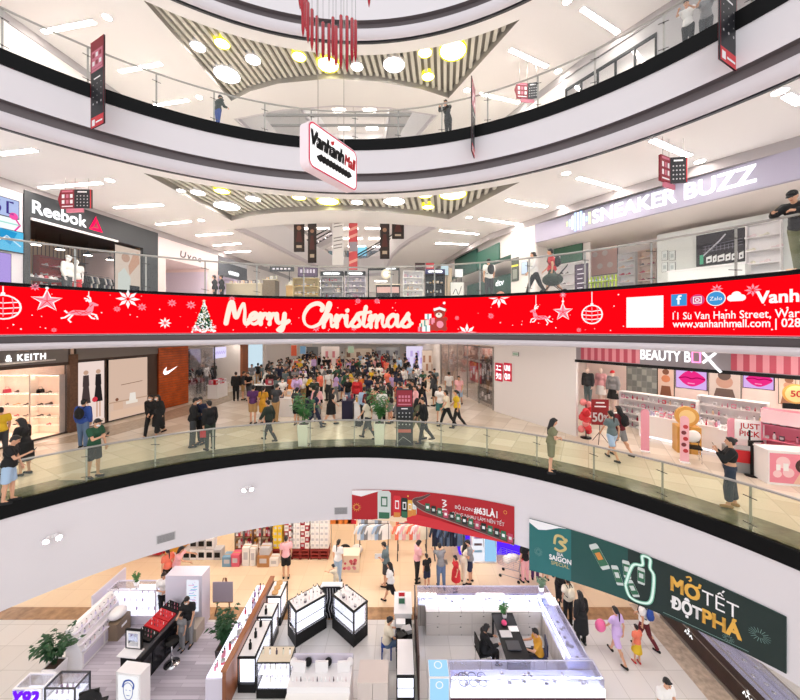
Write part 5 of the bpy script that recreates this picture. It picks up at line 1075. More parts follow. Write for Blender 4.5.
# ================================================================ THIRD LEVEL, KIOSKS BEHIND THE RAILING
def yf(Y): return Frame((-30, Y), (30, Y), Z3)           # a plane facing the photo at distance Y
def kshelf(Y, pa, pb, ytop, n, label, frm, cols, glabel, ggroup, sign=None, signc=BLACK, goods=('box', 'bottle', 'jar'), dens=.13, ylow=None):
    fr = yf(Y); u0, u1, z0, z1 = fr.wr(0, pa, pb, ytop, 300); t = shelf(fr, 0, u0, u1, 0, z1, n, .32, frm, label, goods=list(goods), dens=dens, gs=1.15, glabel=glabel, ggroup=ggroup, cols=cols, name='kiosk_shelf')
    if sign:
        h = .2; MB().box((0, -.2, z1-0+.1), (u1-u0, .28, h), signc).build('sign_box', t); W = u1-u0; A = Art(lambda u, v, L: (u-W/2, -.34-L, z1+v), .004); A.line(smooth_path([(W*.15+W*.7*i/14, .1+.03*((-1)**i)) for i in range(15)], 3), .07, SW, 1); A.build('lettering', t)
    return t
kshelf(15.2, 295, 320, 279, 3, 'gold and olive stocked kiosk shelf left of the pink one', mat('kiosk_gold', '#cdb887', .5), [4, 7, 10, 10], 'gold packaged product on the olive kiosk shelf', 'products on the gold kiosk shelf')
kshelf(15.2, 322, 344, 277, 5, 'pink stocked kiosk shelf with dark sign box, left of centre', LGREY, PASTEL+[2, 8], 'small cosmetic on pink kiosk shelf left of centre', 'cosmetics on the left pink kiosk', True)
kshelf(15.2, 346, 366, 277, 5, 'pale lilac kiosk shelf with dark sign box at centre', mat('kiosk_lilac', '#d6ccd6', .5), PASTEL, 'small cosmetic on the lilac kiosk shelf at centre', 'cosmetics on the lilac kiosk', True)
kshelf(15.2, 403, 423, 272, 5, 'white kiosk shelf right of the black framed counter', WHT, PASTEL, 'small cosmetic on white kiosk shelf', 'cosmetics on the white kiosk', None)
kshelf(15.2, 425, 444, 275, 3, 'black kiosk shelf with navy sign box, rightmost of the kiosks', BLACK, [4, 7, 10, 3, 0], 'beige packaged product on the black kiosk shelf', 'products on the black kiosk', True, mat('sign_navy', '#20265e', .5))
fr = yf(15.0)
u0, u1, z0, z1 = fr.wr(0, 376, 400, 285, 300); c = ((u0+u1)/2-30, 15.0, Z3); t = thing('kiosk_counter', 'black kiosk counter with pink panel under a black frame', 'counter', c, 0); W = u1-u0; MB().box((0, .25, z1/2), (W, .5, z1), BLACK).build('body', t); MB().box((0, .25, z1+.02), (W+.06, .56, .04), mat('kiosk_cream', '#eadcc4', .5)).build('worktop', t); A = Art(lambda u, v, L: (u-W/2, -L, v), .004); A.rect(.04, W-.04, z1-.34, z1-.08, mat('kiosk_rose', '#d7a9a3', .5), 1); A.build('front_panel', t)
u0, u1, z0, z1 = fr.wr(0, 367, 399, 266, 300); t = thing('kiosk_canopy', 'black square overhead frame round the kiosk counter', 'frame', ((u0+u1)/2-30, 15.7, Z3)); W = u1-u0
for sx in (-1, 1): MB().box((sx*W/2, 0, z1/2), (.05, .05, z1), BLACK).build('post', t)
MB().box((0, 0, z1), (W+.05, .05, .14), BLACK).build('top_beam', t); A = Art(lambda u, v, L: (u, -.025-L, v), .004); A.line(smooth_path([(.1+.04*i, z1+.02*((-1)**i)) for i in range(12)], 3), .05, SW, 1); A.build('lettering', t)
m = MB(); x, y, z = at_y(386, 274, 15.25); t = thing('round_sign', 'round cream sign standing on the black kiosk counter', 'sign', (x, y, z)); m.cone((0, 0, 0), (0, .03, 0), .22, .22, mat('kiosk_cream', '#eadcc4', .5), 20); m.build('disc', t); m = MB(); m.cone((0, -.004, 0), (0, 0, 0), .15, .15, WHT, 16); m.build('centre', t); MB().box((0, .02, (Z3+z1*0+1.55-z)/2-.12), (.04, .03, .4), BLACK).build('stand', t)
def board(px0, px1, y0, y1, Y, label, col, name='sign_board', cat='sign', draw=None, post=True, zf=Z3, th=.04, lit=0.):
    fr = Frame((-30, Y), (30, Y), zf); u0, u1, z0, z1 = fr.wr(0, px0, px1, y0, y1); t = poster(fr, 0, u0, u1, z0, z1, label, [col], name, cat, draw=draw, th=th, lit=lit)
    if post and z0 > .05:
        for sx in (-.3, .3): MB().box((sx*(u1-u0), .02, -z0/2+.0), (.03, .03, z0), DSTEEL).build('post', t)
    return t
sq = lambda c, k: (lambda A, W, H, mk: [A.rect(W*(.12+.16*i), W*(.22+.16*i), H*.35, H*.68, mk(c), 2) for i in range(5)])
board(270, 294, 266.5, 271.5, 17, 'long dark sign over the left kiosks', '#2b2b33', draw=sq('#e8e4ee', 1)); board(298, 318, 266, 277, 15.6, 'purple patterned box sign above the gold kiosk shelf', '#5d4668', draw=sq('#d9cfe2', 1)); board(415, 425, 263, 271, 17, 'black sign board right of the kiosks, left of red one', '#3a2226'); board(425.5, 434, 263, 270, 17, 'red and white sign board above the black kiosk', '#c23a45', draw=sq('#ffffff', 1))
board(440.5, 448.5, 264, 275.5, 16, 'pale blue sign panel on post near the green shop', '#bcd8ee'); board(454.5, 463, 269, 277.5, 16.5, 'white sign panel on post near the green shop', '#eef2f8'); board(450, 464, 282, 300, 15.3, 'white notice board with black scribble near the green shop', '#f6f4f2', draw=lambda A, W, H, mk: [A.line(smooth_path([(W*.2, H*.3), (W*.4, H*.6), (W*.6, H*.3), (W*.8, H*.75)]), .03, mk('#4a474c'), 2)])
board(444, 452, 268, 300, 16.2, 'beige tall panel left of the white notice board', '#cdb8a0', name='partition_panel', cat='panel')
# low counters further left
for i, (a, b, y, col, lb) in enumerate(((226, 262, 284, '#b9ab93', 'low beige sales counter at the left end of the kiosks'), (263, 275, 280, '#6e5d47', 'small brown sales counter between beige and wooden ones'), (286, 303, 285.5, '#c19a5e', 'wooden sales counter left of the gold kiosk shelf'))):
    fr = yf(17.5-i*.6); u0, u1, z0, z1 = fr.wr(0, a, b, y, 300); t = thing('sales_counter', lb, 'counter', ((u0+u1)/2-30, 17.5-i*.6, Z3)); W = u1-u0; MB().box((0, .3, z1/2), (W, .6, z1), mat('counter_%d' % i, col, .5)).build('body', t); MB().box((0, .3, z1+.02), (W+.08, .66, .04), mat('counter_top_%d' % i, '#d8ccb4', .5)).build('worktop', t)
    for k in range(max(3, int(W/.22))): good('box', ((u0+u1)/2-30-W/2+.12+k*.2, 17.8-i*.6, Z3+z1+.041), 0, rg.uniform(1., 1.7), pal(rg.choice([4, 7, 10, 9])), 'brown or cream box on the '+lb.split(' sales')[0]+' sales counter', 'boxes on '+lb)
# banners hanging in the second opening
def drp(A, W, H, mk): A.disc((W*.5, H*.72), W*.22, mk('#a87a5e'), 3); A.poly([(W*.2, H*.3), (W*.8, H*.3), (W*.66, H*.62), (W*.34, H*.62)], mk('#5a2a24'), 2); A.disc((W*.5, H*.76), W*.3, mk('#3a2019'), 2); A.rect(W*.25, W*.75, H*.12, H*.2, mk('#c8b49a'), 3)
for i, (a, b, y0, y1, Y) in enumerate(((294, 304.5, 205, 252, 18.5), (308, 316.5, 205, 263, 21), (380, 389.5, 205, 259, 20), (392, 404, 205, 239, 17.8))):
    fr = Frame((-30, Y), (30, Y), 0); u0, u1, z0, z1 = fr.wr(0, a, b, 219 if i != 3 else 216, y1); t = poster(fr, 0, u0, u1, z0, z1, ['leftmost dark portrait banner', 'second dark portrait banner from left', 'third dark portrait banner from left', 'rightmost short dark portrait banner'][i]+' hanging in the far opening', ['#30221e'], 'hanging_banner', 'banner', draw=drp); m = MB(); m.tube([(0, 0, z1-z0), (0, 0, 22.6-z0)], .006, STEEL); m.build('cord', t)
fr = Frame((-30, 18), (30, 18), 0); u0, u1, z0, z1 = fr.wr(0, 332.5, 343.5, 214, 265)
t = poster(fr, 0, u0, u1, z0, z1, 'long white banner with grey writing hanging in far opening', ['#efeae6'], 'hanging_banner', 'banner', draw=lambda A, W, H, mk: [A.line([(W*.12, H*y), (W*.88, H*(y+.03))], .05, mk('#8e8782'), 2) for y in (.88, .8, .74, .52, .46, .38, .32)], framem=WHT); m = MB(); m.tube([(0, 0, z1-z0), (0, 0, 22.6-z0)], .006, STEEL); m.build('cord', t)
u0, u1, z0, z1 = fr.wr(0, 349, 357.5, 214, 270)
t = poster(fr, 0, u0, u1, z0, z1, 'long coral red patterned banner hanging in the far opening', ['#d9565a'], 'hanging_banner', 'banner', draw=lambda A, W, H, mk: [A.poly([(0, H*y), (W, H*(y+.06)), (W, H*(y+.11)), (0, H*(y+.05))], mk('#f1b0a0'), 2) for y in (.1, .3, .55, .68, .82)]+[A.rect(W*.05, W*.95, H*.33, H*.5, mk('#a9a0a8'), 3)], framem=RED); m = MB(); m.tube([(0, 0, z1-z0), (0, 0, 22.6-z0)], .006, STEEL); m.build('cord', t)
for Y in (18.5, 21, 20, 17.8, 18): o = MB().box((-3.1, Y, 22.66), (11.5, .1, .12), STEEL).build('hanging_beam'); tag(o, 'slim steel beam across the far opening that carries a banner', 'beam', 'beams over the far opening')
# escalators beyond, rising to the right
def escalator(label, x0, y0, z0, x1, z1, wd=1.1):
    t = thing('escalator', label, 'escalator', (x0, y0, z0)); dx, dz = x1-x0, z1-z0
    m = MB(); m.add([(a, b, c) for b in (0, wd) for a, c in ((0, -.05), (dx, dz-.05), (dx, dz-.75), (0, -.45))], [(0, 1, 2, 3), (7, 6, 5, 4), (0, 4, 5, 1), (1, 5, 6, 2), (2, 6, 7, 3), (3, 7, 4, 0)], LGREY); m.build('truss', t)
    m = MB(); n = int(dz/.2)
    for i in range(n): m.box((dx*(i+.5)/n, wd/2, dz*(i+.5)/n+.02), (dx/n+.02, wd-.2, .2), DGREY)
    m.build('steps', t)
    for b in (0, wd):
        m = MB(); m.add([(0, b-.01, 0), (dx, b-.01, dz), (dx, b-.01, dz+.85), (0, b-.01, .85), (0, b+.01, 0), (dx, b+.01, dz), (dx, b+.01, dz+.85), (0, b+.01, .85)], [(0, 1, 2, 3), (7, 6, 5, 4), (0, 4, 5, 1), (1, 5, 6, 2), (2, 6, 7, 3), (3, 7, 4, 0)], CLEAR); m.build('balustrade', t)
        m = MB(); m.tube([(-.5, b, .15), (-.6, b, .5), (-.4, b, .86), (0, b, .9), (dx, b, dz+.9), (dx+.5, b, dz+.9)], .07, BLACK); m.build('handrail', t)
escalator('escalator with black handrails beyond far opening, left one', -12.4, 36, Z4, -6.3, CZ+10.2); escalator('escalator with black handrails beyond far opening, right one', -5.2, 37.5, Z4, .6, CZ+10.1)
board(312, 334, 256, 264, 35.2, 'purple lit stand beyond the far opening, left', '#6a4fc0', 'lit_stand', 'stand', zf=Z4, lit=.8, post=False); board(366, 392, 257.5, 264, 35.2, 'purple lit stand beyond the far opening, right', '#5b3fd0', 'lit_stand', 'stand', zf=Z4, lit=.8, post=False); board(357, 367, 243, 256, 44, 'pale blue glowing screen far beyond the opening', '#8fd8ee', 'wall_screen', 'screen', zf=Z4, lit=1., post=False)
for i in range(9): x = -11.5+i*1.45; board(400+345*x/46.5, 400+345*(x+1.2)/46.5, 232+(i % 3)*3, 262, 46.5, ['leftmost', 'second', 'third', 'fourth', 'fifth', 'sixth', 'seventh', 'eighth', 'rightmost'][i]+' of the far shopfronts beyond the opening', ['#b9c4c2', '#8e9a9c', '#d6d0c8', '#7d8a94', '#c2cdd2', '#a8a09a', '#cfd6d4', '#9fb0b6', '#c9c2ba'][i], 'far_shopfront', 'shopfront', zf=Z4, post=False, lit=.8, draw=lambda A, W, H, mk: [A.rect(W*.1, W*.9, H*.75, H*.92, mk('#e9efee'), 2), A.rect(W*.15, W*.45, H*.1, H*.65, mk('#5f6b70'), 2), A.rect(W*.55, W*.85, H*.1, H*.65, mk('#77858a'), 2)])  # fronts given a glow to brighten the dim far gallery

# ================================================================ TOP LEVEL, RIGHT: glazed shopfront
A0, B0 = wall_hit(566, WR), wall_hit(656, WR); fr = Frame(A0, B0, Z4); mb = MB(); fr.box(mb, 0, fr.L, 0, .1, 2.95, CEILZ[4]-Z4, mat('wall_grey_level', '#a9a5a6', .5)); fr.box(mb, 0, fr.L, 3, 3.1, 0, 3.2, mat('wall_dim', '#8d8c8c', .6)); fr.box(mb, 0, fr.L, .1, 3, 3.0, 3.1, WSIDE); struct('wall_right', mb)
t = thing('glazed_shopfront', 'black framed glass shopfront on the top gallery at right', 'shopfront'); n = 5
for i in range(n+1): m = MB(); u = fr.L*i/n; fr.box(m, u-.03, u+.03, -.02, .05, 0, 2.95, BLACK); m.build('mullion', t)
for z in (.05, 2.9): m = MB(); fr.box(m, 0, fr.L, -.02, .05, z-.05, z+.05, BLACK); m.build('frame_rail', t)
m = MB(); fr.box(m, 0, fr.L, .0, .012, .1, 2.85, CLEAR); m.build('pane', t)
for i, px in enumerate((598, 628, 648)): p = fr.p(fr.ud(px, 1.5), 1.5, 2.5); t = thing('globe_lamp', ['left', 'middle', 'right'][i]+' globe lamp glowing behind the top black framed glass', 'lamp', tuple(p)); m = MB(); m.ell((0, 0, 0), (.13,)*3, L_DISC); m.build('globe', t); m = MB(); m.tube([(0, 0, .1), (0, 0, .5)], .01, BLACK); m.build('cord', t)
# ================================================================ SECOND LEVEL SHOPS
def stand(px, py, z): x, y = at_z(px, py, z); return (x, y, z), y/F          # foot point, metres per photo pixel there
BEIGEL = mat('store_beige', '#efd2bd', .5); BRONZE = mat('bronze_panel', '#4a3930', .4)
# shoe shop at the far left: its far side wall carries lit shelves that face the camera
YP = 14.2; xr = -13.55
mb = MB(); mb.bx(-18, xr, YP, YP+.15, Z2, Z2+3.7, BEIGEL); mb.bx(-18.1, -18, 6, YP, Z2, Z2+3.7, BEIGEL); struct('wall_left', mb); mb = MB(); mb.bx(-18, xr-.1, 6, YP, Z2+3.0, Z2+3.05, WSTORE); struct('ceiling', mb)
for i, (x, y) in enumerate(((-16.6, 12.9), (-15.2, 13.2), (-16.4, 10.5))): o = MB().box((0, 0, -.02), (.9, .3, .04), L_SHOP).build('added_shop_light'); o.location = (x, y, Z2+3.0); tag(o, 'slim ceiling light added to brighten a shop', 'ceiling light', 'added ceiling lights inside the shops')  # unseen lights added to brighten the shoe shop
fs = Frame((-18, YP), (0, YP), Z2); rows = [436, 423.5, 415, 404, 392, 374]
for c_, (a, b) in enumerate(((-30, 3), (4.5, 37.5), (38.5, 67))):
    u0, u1, _, _ = fs.wr(0, a, b, 374, 436); zs = [z_at(y, YP)-Z2 for y in rows]; ct = fs.p((u0+u1)/2, 0, 0); nm = ['left', 'middle', 'right'][c_]
    t = thing('wall_shelf', f'{nm} bay of the lit beige shoe shelves at far left', 'shelf', tuple(ct)); W = u1-u0
    MB().box((0, -.01, (zs[0]+zs[-1])/2), (W, .02, zs[-1]-zs[0]), mat('shelf_blush_back', '#f4d9c6', .5)).build('back_panel', t)
    for sx in (-1, 1): MB().box((sx*(W/2-.01), -.17, (zs[0]+zs[-1])/2), (.02, .3, zs[-1]-zs[0]), mat('shelf_cream', '#f6e8da', .5)).build('side_panel', t)
    for z in zs: MB().box((0, -.17, z-.012), (W-.04, .3, .022), mat('shelf_cream', '#f6e8da', .5)).build('shelf_board', t); 
    for z in zs[1:]: MB().box((0, -.28, z-.027), (W-.1, .03, .006), emit('shelf_glow', '#ffe2c8', 14)).build('light_strip', t)
    rgs = random.Random(c_+5)
    for i, z in enumerate(zs[:-1]):
        for k in range(2 if i == 4 else 3):
            if rgs.random() < .12: continue
            kind = 'bag' if i == 4 and k == 0 else rgs.choice(['heel', 'heel', 'shoe']); x = -W*.32+W*.64*(k+.2)/2.2
            good(kind, (ct.x+x, YP-.19, Z2+z), rgs.uniform(1.1, 1.9), 1.05 if kind != 'bag' else .9, [BLACK, BRONZE, TAN, mat('goods_2', PALB[2], .4)][rgs.randrange(4)], 'dark shoe or bag displayed on the %s lit beige bay' % nm, 'goods on the %s lit beige bay' % nm)
A0, B0 = wall_hit(-75, WL2), wall_hit(68, WL2); fr = Frame(A0, B0, Z2); mb = MB(); fr.box(mb, 0, fr.L, -.02, .14, 2.84, CEILZ[2]-Z2, mat('sign_band_grey', '#807874', .5)); fr.box(mb, 0, fr.L, -.03, .1, 2.78, 2.9, BRONZE); struct('wall_left', mb)
t = thing('shop_sign', 'white letters on the grey band above lit beige shoe shelves', 'sign'); A = Art(fr.face(-.03), .01); u0, u1 = fr.u_px(5), fr.u_px(45); A.text('& KEITH', u0, 3.08, .24, SW, 1, bold=.02, width=u1-u0, space=1.2); A.build('lettering', t)
t = thing('shop_window', 'frameless glass window in front of the lit shoe shelves', 'window'); m = MB(); fr.box(m, 0, fr.L-.02, .03, .045, .05, 2.8, CLEAR); m.build('pane', t); m = MB(); fr.box(m, 0, fr.L-.02, .0, .07, 0, .06, BRONZE); m.build('base_rail', t)
fr = Frame(wall_hit(68, WL2), wall_hit(187.5, WL2), Z2)
mb = MB(); fr.box(mb, 0, fr.L, .05, .2, 0, CEILZ[2]-Z2, BRONZE); fr.box(mb, fr.u_px(76.5), fr.L, .0, .05, 2.95, CEILZ[2]-Z2, mat('sign_band_grey', '#807874', .5)); struct('wall_left', mb)
t = thing('pillar_cladding', 'brown timber clad pillar right of the lit shoe shelves', 'pillar'); m = MB(); fr.box(m, 0, fr.u_px(76), -.12, .05, 0, 3.2, mat('pillar_brown', '#6b4a36', .5, noise=.3, nscale=12)); m.build('cladding', t)
def drm(A, W, H, mk):
    for x, c in ((.3, '#4a3d3c'), (.75, '#2a2527')):
        A.disc((W*x, H*.83), H*.035, mk('#caa48c'), 3); A.poly([(W*(x-.12), H*.62), (W*(x+.12), H*.62), (W*(x+.1), H*.79), (W*(x-.1), H*.79)], mk(c), 3); A.poly([(W*(x-.17), H*.36), (W*(x+.17), H*.36), (W*(x+.1), H*.62), (W*(x-.1), H*.62)], mk(c), 3); A.rect(W*(x-.08), W*(x-.02), H*.12, H*.36, mk('#d8b09a'), 3); A.rect(W*(x+.03), W*(x+.09), H*.12, H*.36, mk('#d8b09a'), 3)
    A.disc((W*.62, H*.4), H*.04, mk('#d83a4a'), 4); A.rect(0, W, 0, H*.08, mk('#e6c9b8'), 2)
u0, u1, z0, z1 = fr.wr(.05, 77, 104.5, 366, 437); poster(fr, .05, fr.u_px(77), fr.u_px(104.5), .05, 2.85, 'tall lit window picture of two dressed figures beside the brown pillar', ['#f6dfd6'], 'lightbox', 'poster', lit=.9, draw=drm, th=.06)
def drw(A, W, H, mk):
    A.rect(0, W, H*.28, H*.3, mk('#caa88e'), 2); A.line([(W*.3, H*.56), (W*.85, H*.58)], .03, mk('#8a6a55'), 3); A.rect(W*.12, W*.35, H*.16, H*.28, mk('#e9c3a8'), 3); A.rect(W*.42, W*.72, H*.22, H*.27, mk('#fff2e4'), 3); A.poly([(W*.5, H*.27), (W*.68, H*.27), (W*.66, H*.4), (W*.52, H*.4)], mk('#fff6ec'), 3); A.rect(W*.05, W*.95, H*.03, H*.15, mk('#f0ccb2'), 2); A.disc((W*.2, H*.33), W*.04, mk('#8a5a45'), 4)
poster(fr, .05, fr.u_px(108), fr.u_px(147.5), .05, 2.85, 'wide peach lit window with white bag between dark frames', ['#e9c9b4'], 'lightbox', 'poster', lit=.8, draw=drw, th=.06)
t = thing('slatted_panel', 'orange timber slatted wall panel with white swoosh mark', 'panel'); m = MB(); ORNG = mat('orange_timber', '#c0561e', .45, noise=.25, nscale=3); a = fr.u_px(158)
m2 = MB(); fr.box(m2, a, fr.L, -.02, .05, 0, 3.25, mat('orange_dark', '#7e3412', .5)); m2.build('backing', t)
for i in range(24): fr.box(m, a, fr.L, -.06, -.02, .04+i*.135, .04+i*.135+.11, ORNG)
m.build('slats', t); A = Art(fr.face(-.065), .01); q0, q1 = fr.u_px(162), fr.u_px(177); w_ = q1-q0; A.poly([(q0, 1.92), (q0+.1*w_, 1.8), (q0+.3*w_, 1.82), (q1, 2.2), (q0+.42*w_, 2.0), (q0+.22*w_, 1.98), (q0+.18*w_, 2.05), (q0+.24*w_, 2.22), (q0+.06*w_, 2.08)], SW, 1); A.build('swoosh_mark', t)
# clothes shop
fr = store(WL2, 188, 241, Z2, 3.1, CEILZ[2], 4, mat('store_pale', '#e9e2dc', .5), mat('head_grey', '#b9b2ae', .5), m_back=mat('store_grey_back', '#6a645f', .6), lights=3)
t = thing('shop_window', 'glass front of the clothes shop beside orange slatted panel', 'window'); m = MB(); fr.box(m, .02, fr.L*.45, .02, .035, .05, 3.05, CLEAR); m.build('pane', t)
for u in (.02, fr.L*.45): m = MB(); fr.box(m, u-.02, u+.02, .0, .06, 0, 3.1, DSTEEL); m.build('frame_post', t)
t = thing('shop_sign', 'pale violet glowing sign inside the clothes shop', 'sign'); A = Art(fr.face(.4), .02); u0, u1, z0, z1 = fr.wr(.4, 213, 226, 347, 358); A.rect(u0, u1, z0, z1, scr('sign_violet', '#e4dcff', 1.), 1); A.line(smooth_path([(u0+(u1-u0)*(.1+.8*i/10), (z0+z1)/2+.1*((-1)**i)) for i in range(11)], 3), .06, scr('sign_violet2', '#b9a8ea', 1.), 2); A.build('panel', t)
for i, px in enumerate((199, 206, 214)):
    p = fr.p(fr.ud(px, 1.2+.2*i), 1.2+.2*i, 0); mannequin((p.x, p.y, Z2), fr.rz+PI, ['dark clothed', 'white shirted', 'black jacketed'][i]+' mannequin in the clothes shop beside orange panel', ('tee', ['darkgrey', 'white', 'black'][i]), ('trousers', ['black', 'grey', 'darkgrey'][i]), 1.8, col=GREY)
p = fr.p(fr.L*.5, 3.2, 0); clothes_rack((p.x, p.y, Z2), fr.rz, fr.L*.7, ['black', 'white', 'darkgrey', 'black', 'cream', 'red', 'navy'], 'long clothes rack at the back of the clothes shop', 'garment hanging on the long back rack of clothes shop', 'garments on the long back rack', step=.14)
p = fr.p(fr.L*.62, 1.9, 0); clothes_rack((p.x, p.y, Z2), fr.rz, 2.4, ['black', 'darkgrey', 'black', 'white'], 'dark clothes rack near the clothes shop window', 'dark garment on the rack near clothes shop window', 'garments near the window', step=.14)
(x, y, z), k = stand(209, 397, Z2); x += .55; t = thing('display_table', 'white display table with red and white goods before the clothes shop', 'table', (x, y, z), fr.rz); MB().box((0, 0, .4), (1.1, .6, .8), WHT).build('body', t); MB().box((0, 0, .82), (1.2, .7, .04), WHT).build('table_top', t)
for i in range(10): q = Vector((x, y, z))+fr.u*(-.45+.22*(i % 5))+fr.n*(-.15+.3*(i//5)); good('box', (q.x, q.y, Z2+.841), fr.rz, 2.2, [RED, WHT, pal(1)][i % 3], 'red or white packet on the table before the clothes shop', 'packets before the clothes shop')
fr = Frame(wall_hit(241, WL2), wall_hit(266, WL2), Z2); mb = MB(); fr.box(mb, 0, fr.L, .06, .2, 0, CEILZ[2]-Z2, WSIDE); struct('wall_left', mb)
t = thing('pillar_cladding', 'orange brown pillar between clothes shop and pale blue panel', 'pillar'); m = MB(); fr.box(m, 0, fr.u_px(247), -.1, .06, 0, 3.7, mat('pillar_rust', '#9a5a38', .5)); m.build('cladding', t)
poster(fr, .06, fr.u_px(248.5), fr.u_px(263), .2, 3.4, 'tall pale blue glowing panel on the left side of fair floor', ['#cfe6f2'], 'light_panel', 'panel', lit=.95)
wall('wall_left', chain(WL2, 266, 312), Z2, CEILZ[2], WSIDE)
# right side: glazed clothes shop, white column wall, cosmetics shop
wall('wall_right', chain(WR, 576, 494), Z2, CEILZ[2], mat('wall_white_level', '#efe9e8', .4), out=-1); wall('wall_right', chain(WR, 440, 415), Z2, CEILZ[2], WSIDE, out=-1)
fr = store(WR, 440, 494, Z2, 3.3, CEILZ[2], 4.5, mat('store_warm', '#f6dfd2', .5), WSTORE, side='right', lights=3)
t = thing('shop_window', 'tall glass shopfront left of the white column with red squares', 'window'); m = MB(); fr.box(m, 0, fr.L, .02, .035, .05, 3.25, CLEAR); m.build('pane', t)
for i in range(6): m = MB(); u = fr.L*(i+.1)/5.2; fr.box(m, u-.015, u+.015, .0, .05, 0, 3.3, STEEL); m.build('frame_post', t)
for i, (a, b, y0, y1, lb, c1) in enumerate(((470, 482, 362, 382, 'red and white hanging poster inside the glass shopfront', '#d9474a'), (464, 493, 347, 360, 'red and brown picture band inside the glass shopfront', '#b98a78'), (482, 493, 355, 385, 'dark poster of clothes inside the glass shopfront', '#5c4a48'), (478, 492, 388, 404, 'black and white patterned poster leaning inside the glass shopfront', '#3c3a3c'))):
    d = .5; u0, u1, z0, z1 = fr.wr(d, a, b, y0, y1); z0 = max(z0, .03); poster(fr, d, u0, u1, z0, z1, lb, [c1], draw=(lambda A, W, H, mk, i=i: [A.rect(W*(.08+.23*k), W*(.22+.23*k), H*(.15+.2*(k % 2)), H*(.5+.2*(k % 2)), mk(['#fbe9e0', '#e3b9a4', '#d9d0cc', '#f4f2f0'][i]), 2) for k in range(4)]))
for j in range(3): shelf(fr, 4.4, fr.L*(.05+.32*j), fr.L*(.33+.32*j), 0, 2.2, 5, .35, WHT, ['left', 'middle', 'right'][j]+' white wall shelf at the back of the glass-fronted shop', goods=['box'], dens=.3, gs=2., glabel='folded pale garment stack on a white wall shelf', ggroup='folded stacks in the glass-fronted shop', cols=[0, 1, 3, 4, 7])
FW = Frame(wall_hit(494, WR), wall_hit(536, WR), Z2)
for i, (a, b, tx) in enumerate(((495.8, 502.8, 'ユニ|クロ'), (504.5, 511.8, 'UNI|QLO'))):
    u0, u1, z0, z1 = FW.wr(0, a, b, 363, 381); h_ = (u1-u0); t = thing('logo_plate', ['left', 'right'][i]+' pinkish red square plate with white characters on the white wall', 'sign'); m = MB(); FW.box(m, u0, u1, -.05, 0, z0, z1, mat('plate_red', '#e5304f', .4)); m.build('plate', t); A = Art(FW.face(-.05), .006)
    for r_, s_ in enumerate(tx.split('|')): A.text(s_, u0+h_*.14, z0+(z1-z0)*(.58-.46*r_), (z1-z0)*.3, SW, 1, bold=.02, width=h_*.72)
    A.build('lettering', t)
u0, u1, z0, z1 = FW.wr(0, 513, 519, 352, 356); poster(FW, -.0, u0, u1, z0, z1, 'small green notice plate high on the white wall', ['#dfe9e2'], 'notice', 'notice', draw=lambda A, W, H, mk: A.rect(W*.1, W*.9, H*.3, H*.7, mk('#8fb7a2'), 2))
# cosmetics shop
BB = fr = (lambda A, B: Frame(A, B, Z2))(wall_hit(575, WR), (11.6, 6.9))
PK = mat('shop_pink', '#e97f98', .5); PKL = mat('shop_pink_pale', '#f6cdd3', .5); STRP = mat('awning_red', '#b8485a', .5); STRW = mat('awning_rose', '#d98d97', .5); BANDG = mat('band_grey', '#8f878c', .45)
mb = MB(); fr.box(mb, 0, fr.L, 0, .15, 3.02, CEILZ[2]-Z2, BANDG); fr.box(mb, 0, fr.L, -.02, .12, 2.94, 3.04, BLACK); struct('wall_right', mb)
mb = MB(); fr.box(mb, -2.3, fr.L, 5.4, 5.5, 0, 3.3, mat('store_blush', '#f7e3dd', .5)); fr.box(mb, -2.4, -2.3, 1.0, 5.4, 0, 3.3, WSTORE); fr.box(mb, fr.L, fr.L+.1, .15, 5.4, 0, 3.3, WSTORE); struct('wall_right', mb); mb = MB(); fr.box(mb, 0, fr.L, .15, 5.4, 3.25, 3.3, WSTORE); fr.box(mb, -2.3, 0, 1.0, 5.4, 3.25, 3.3, WSTORE); struct('ceiling', mb)
for i in range(10): o = MB().box((0, 0, -.02), (.9, .4, .04), L_SHOP).build('added_shop_light'); o.location = fr.p(fr.L*(.1+.2*(i % 5)), 1.2+2.4*(i//5), 3.25); o.rotation_euler = (0, 0, fr.rz); tag(o, 'slim ceiling light added to brighten a shop', 'ceiling light', 'added ceiling lights inside the shops')  # unseen lights added to brighten the cosmetics shop
t = thing('awning_sign', 'long grey sign band with red striped awning ends and white letters', 'sign')
for a, b in ((581, 640), (731, 830)):
    A = Art(fr.face(0), .012); u0, u1 = fr.u_px(a), fr.u_px(b); n = max(6, int((u1-u0)/.24))
    for i in range(n): A.rect(u0+(u1-u0)*i/n, u0+(u1-u0)*(i+.5)/n, 3.06, 3.68, STRP, 1); A.rect(u0+(u1-u0)*(i+.5)/n, u0+(u1-u0)*(i+1)/n, 3.06, 3.68, STRW, 1)
    A.build('awning_stripes', t)
A = Art(fr.face(-.02), .012); u0, u1 = fr.u_px(641), fr.u_px(713); A.text('BEAUTY B', u0, 3.22, .34, SW, 1, bold=.012, width=(u1-u0)*.72); q = u0+(u1-u0)*.745; w_ = (u1-u0)*.1; p = rect(q, q+w_, 3.23, 3.54); A.line(p+p[:2], .05, emit('sign_pink_glow', '#f47fb0', 1.4), 1); q += w_+.06; A.line([(q, 3.54), (q+.3, 3.12), (q+.42, 2.98)], .07, SW, 2); A.line([(q+.3, 3.54), (q, 3.22)], .07, SW, 2); A.build('lettering', t)
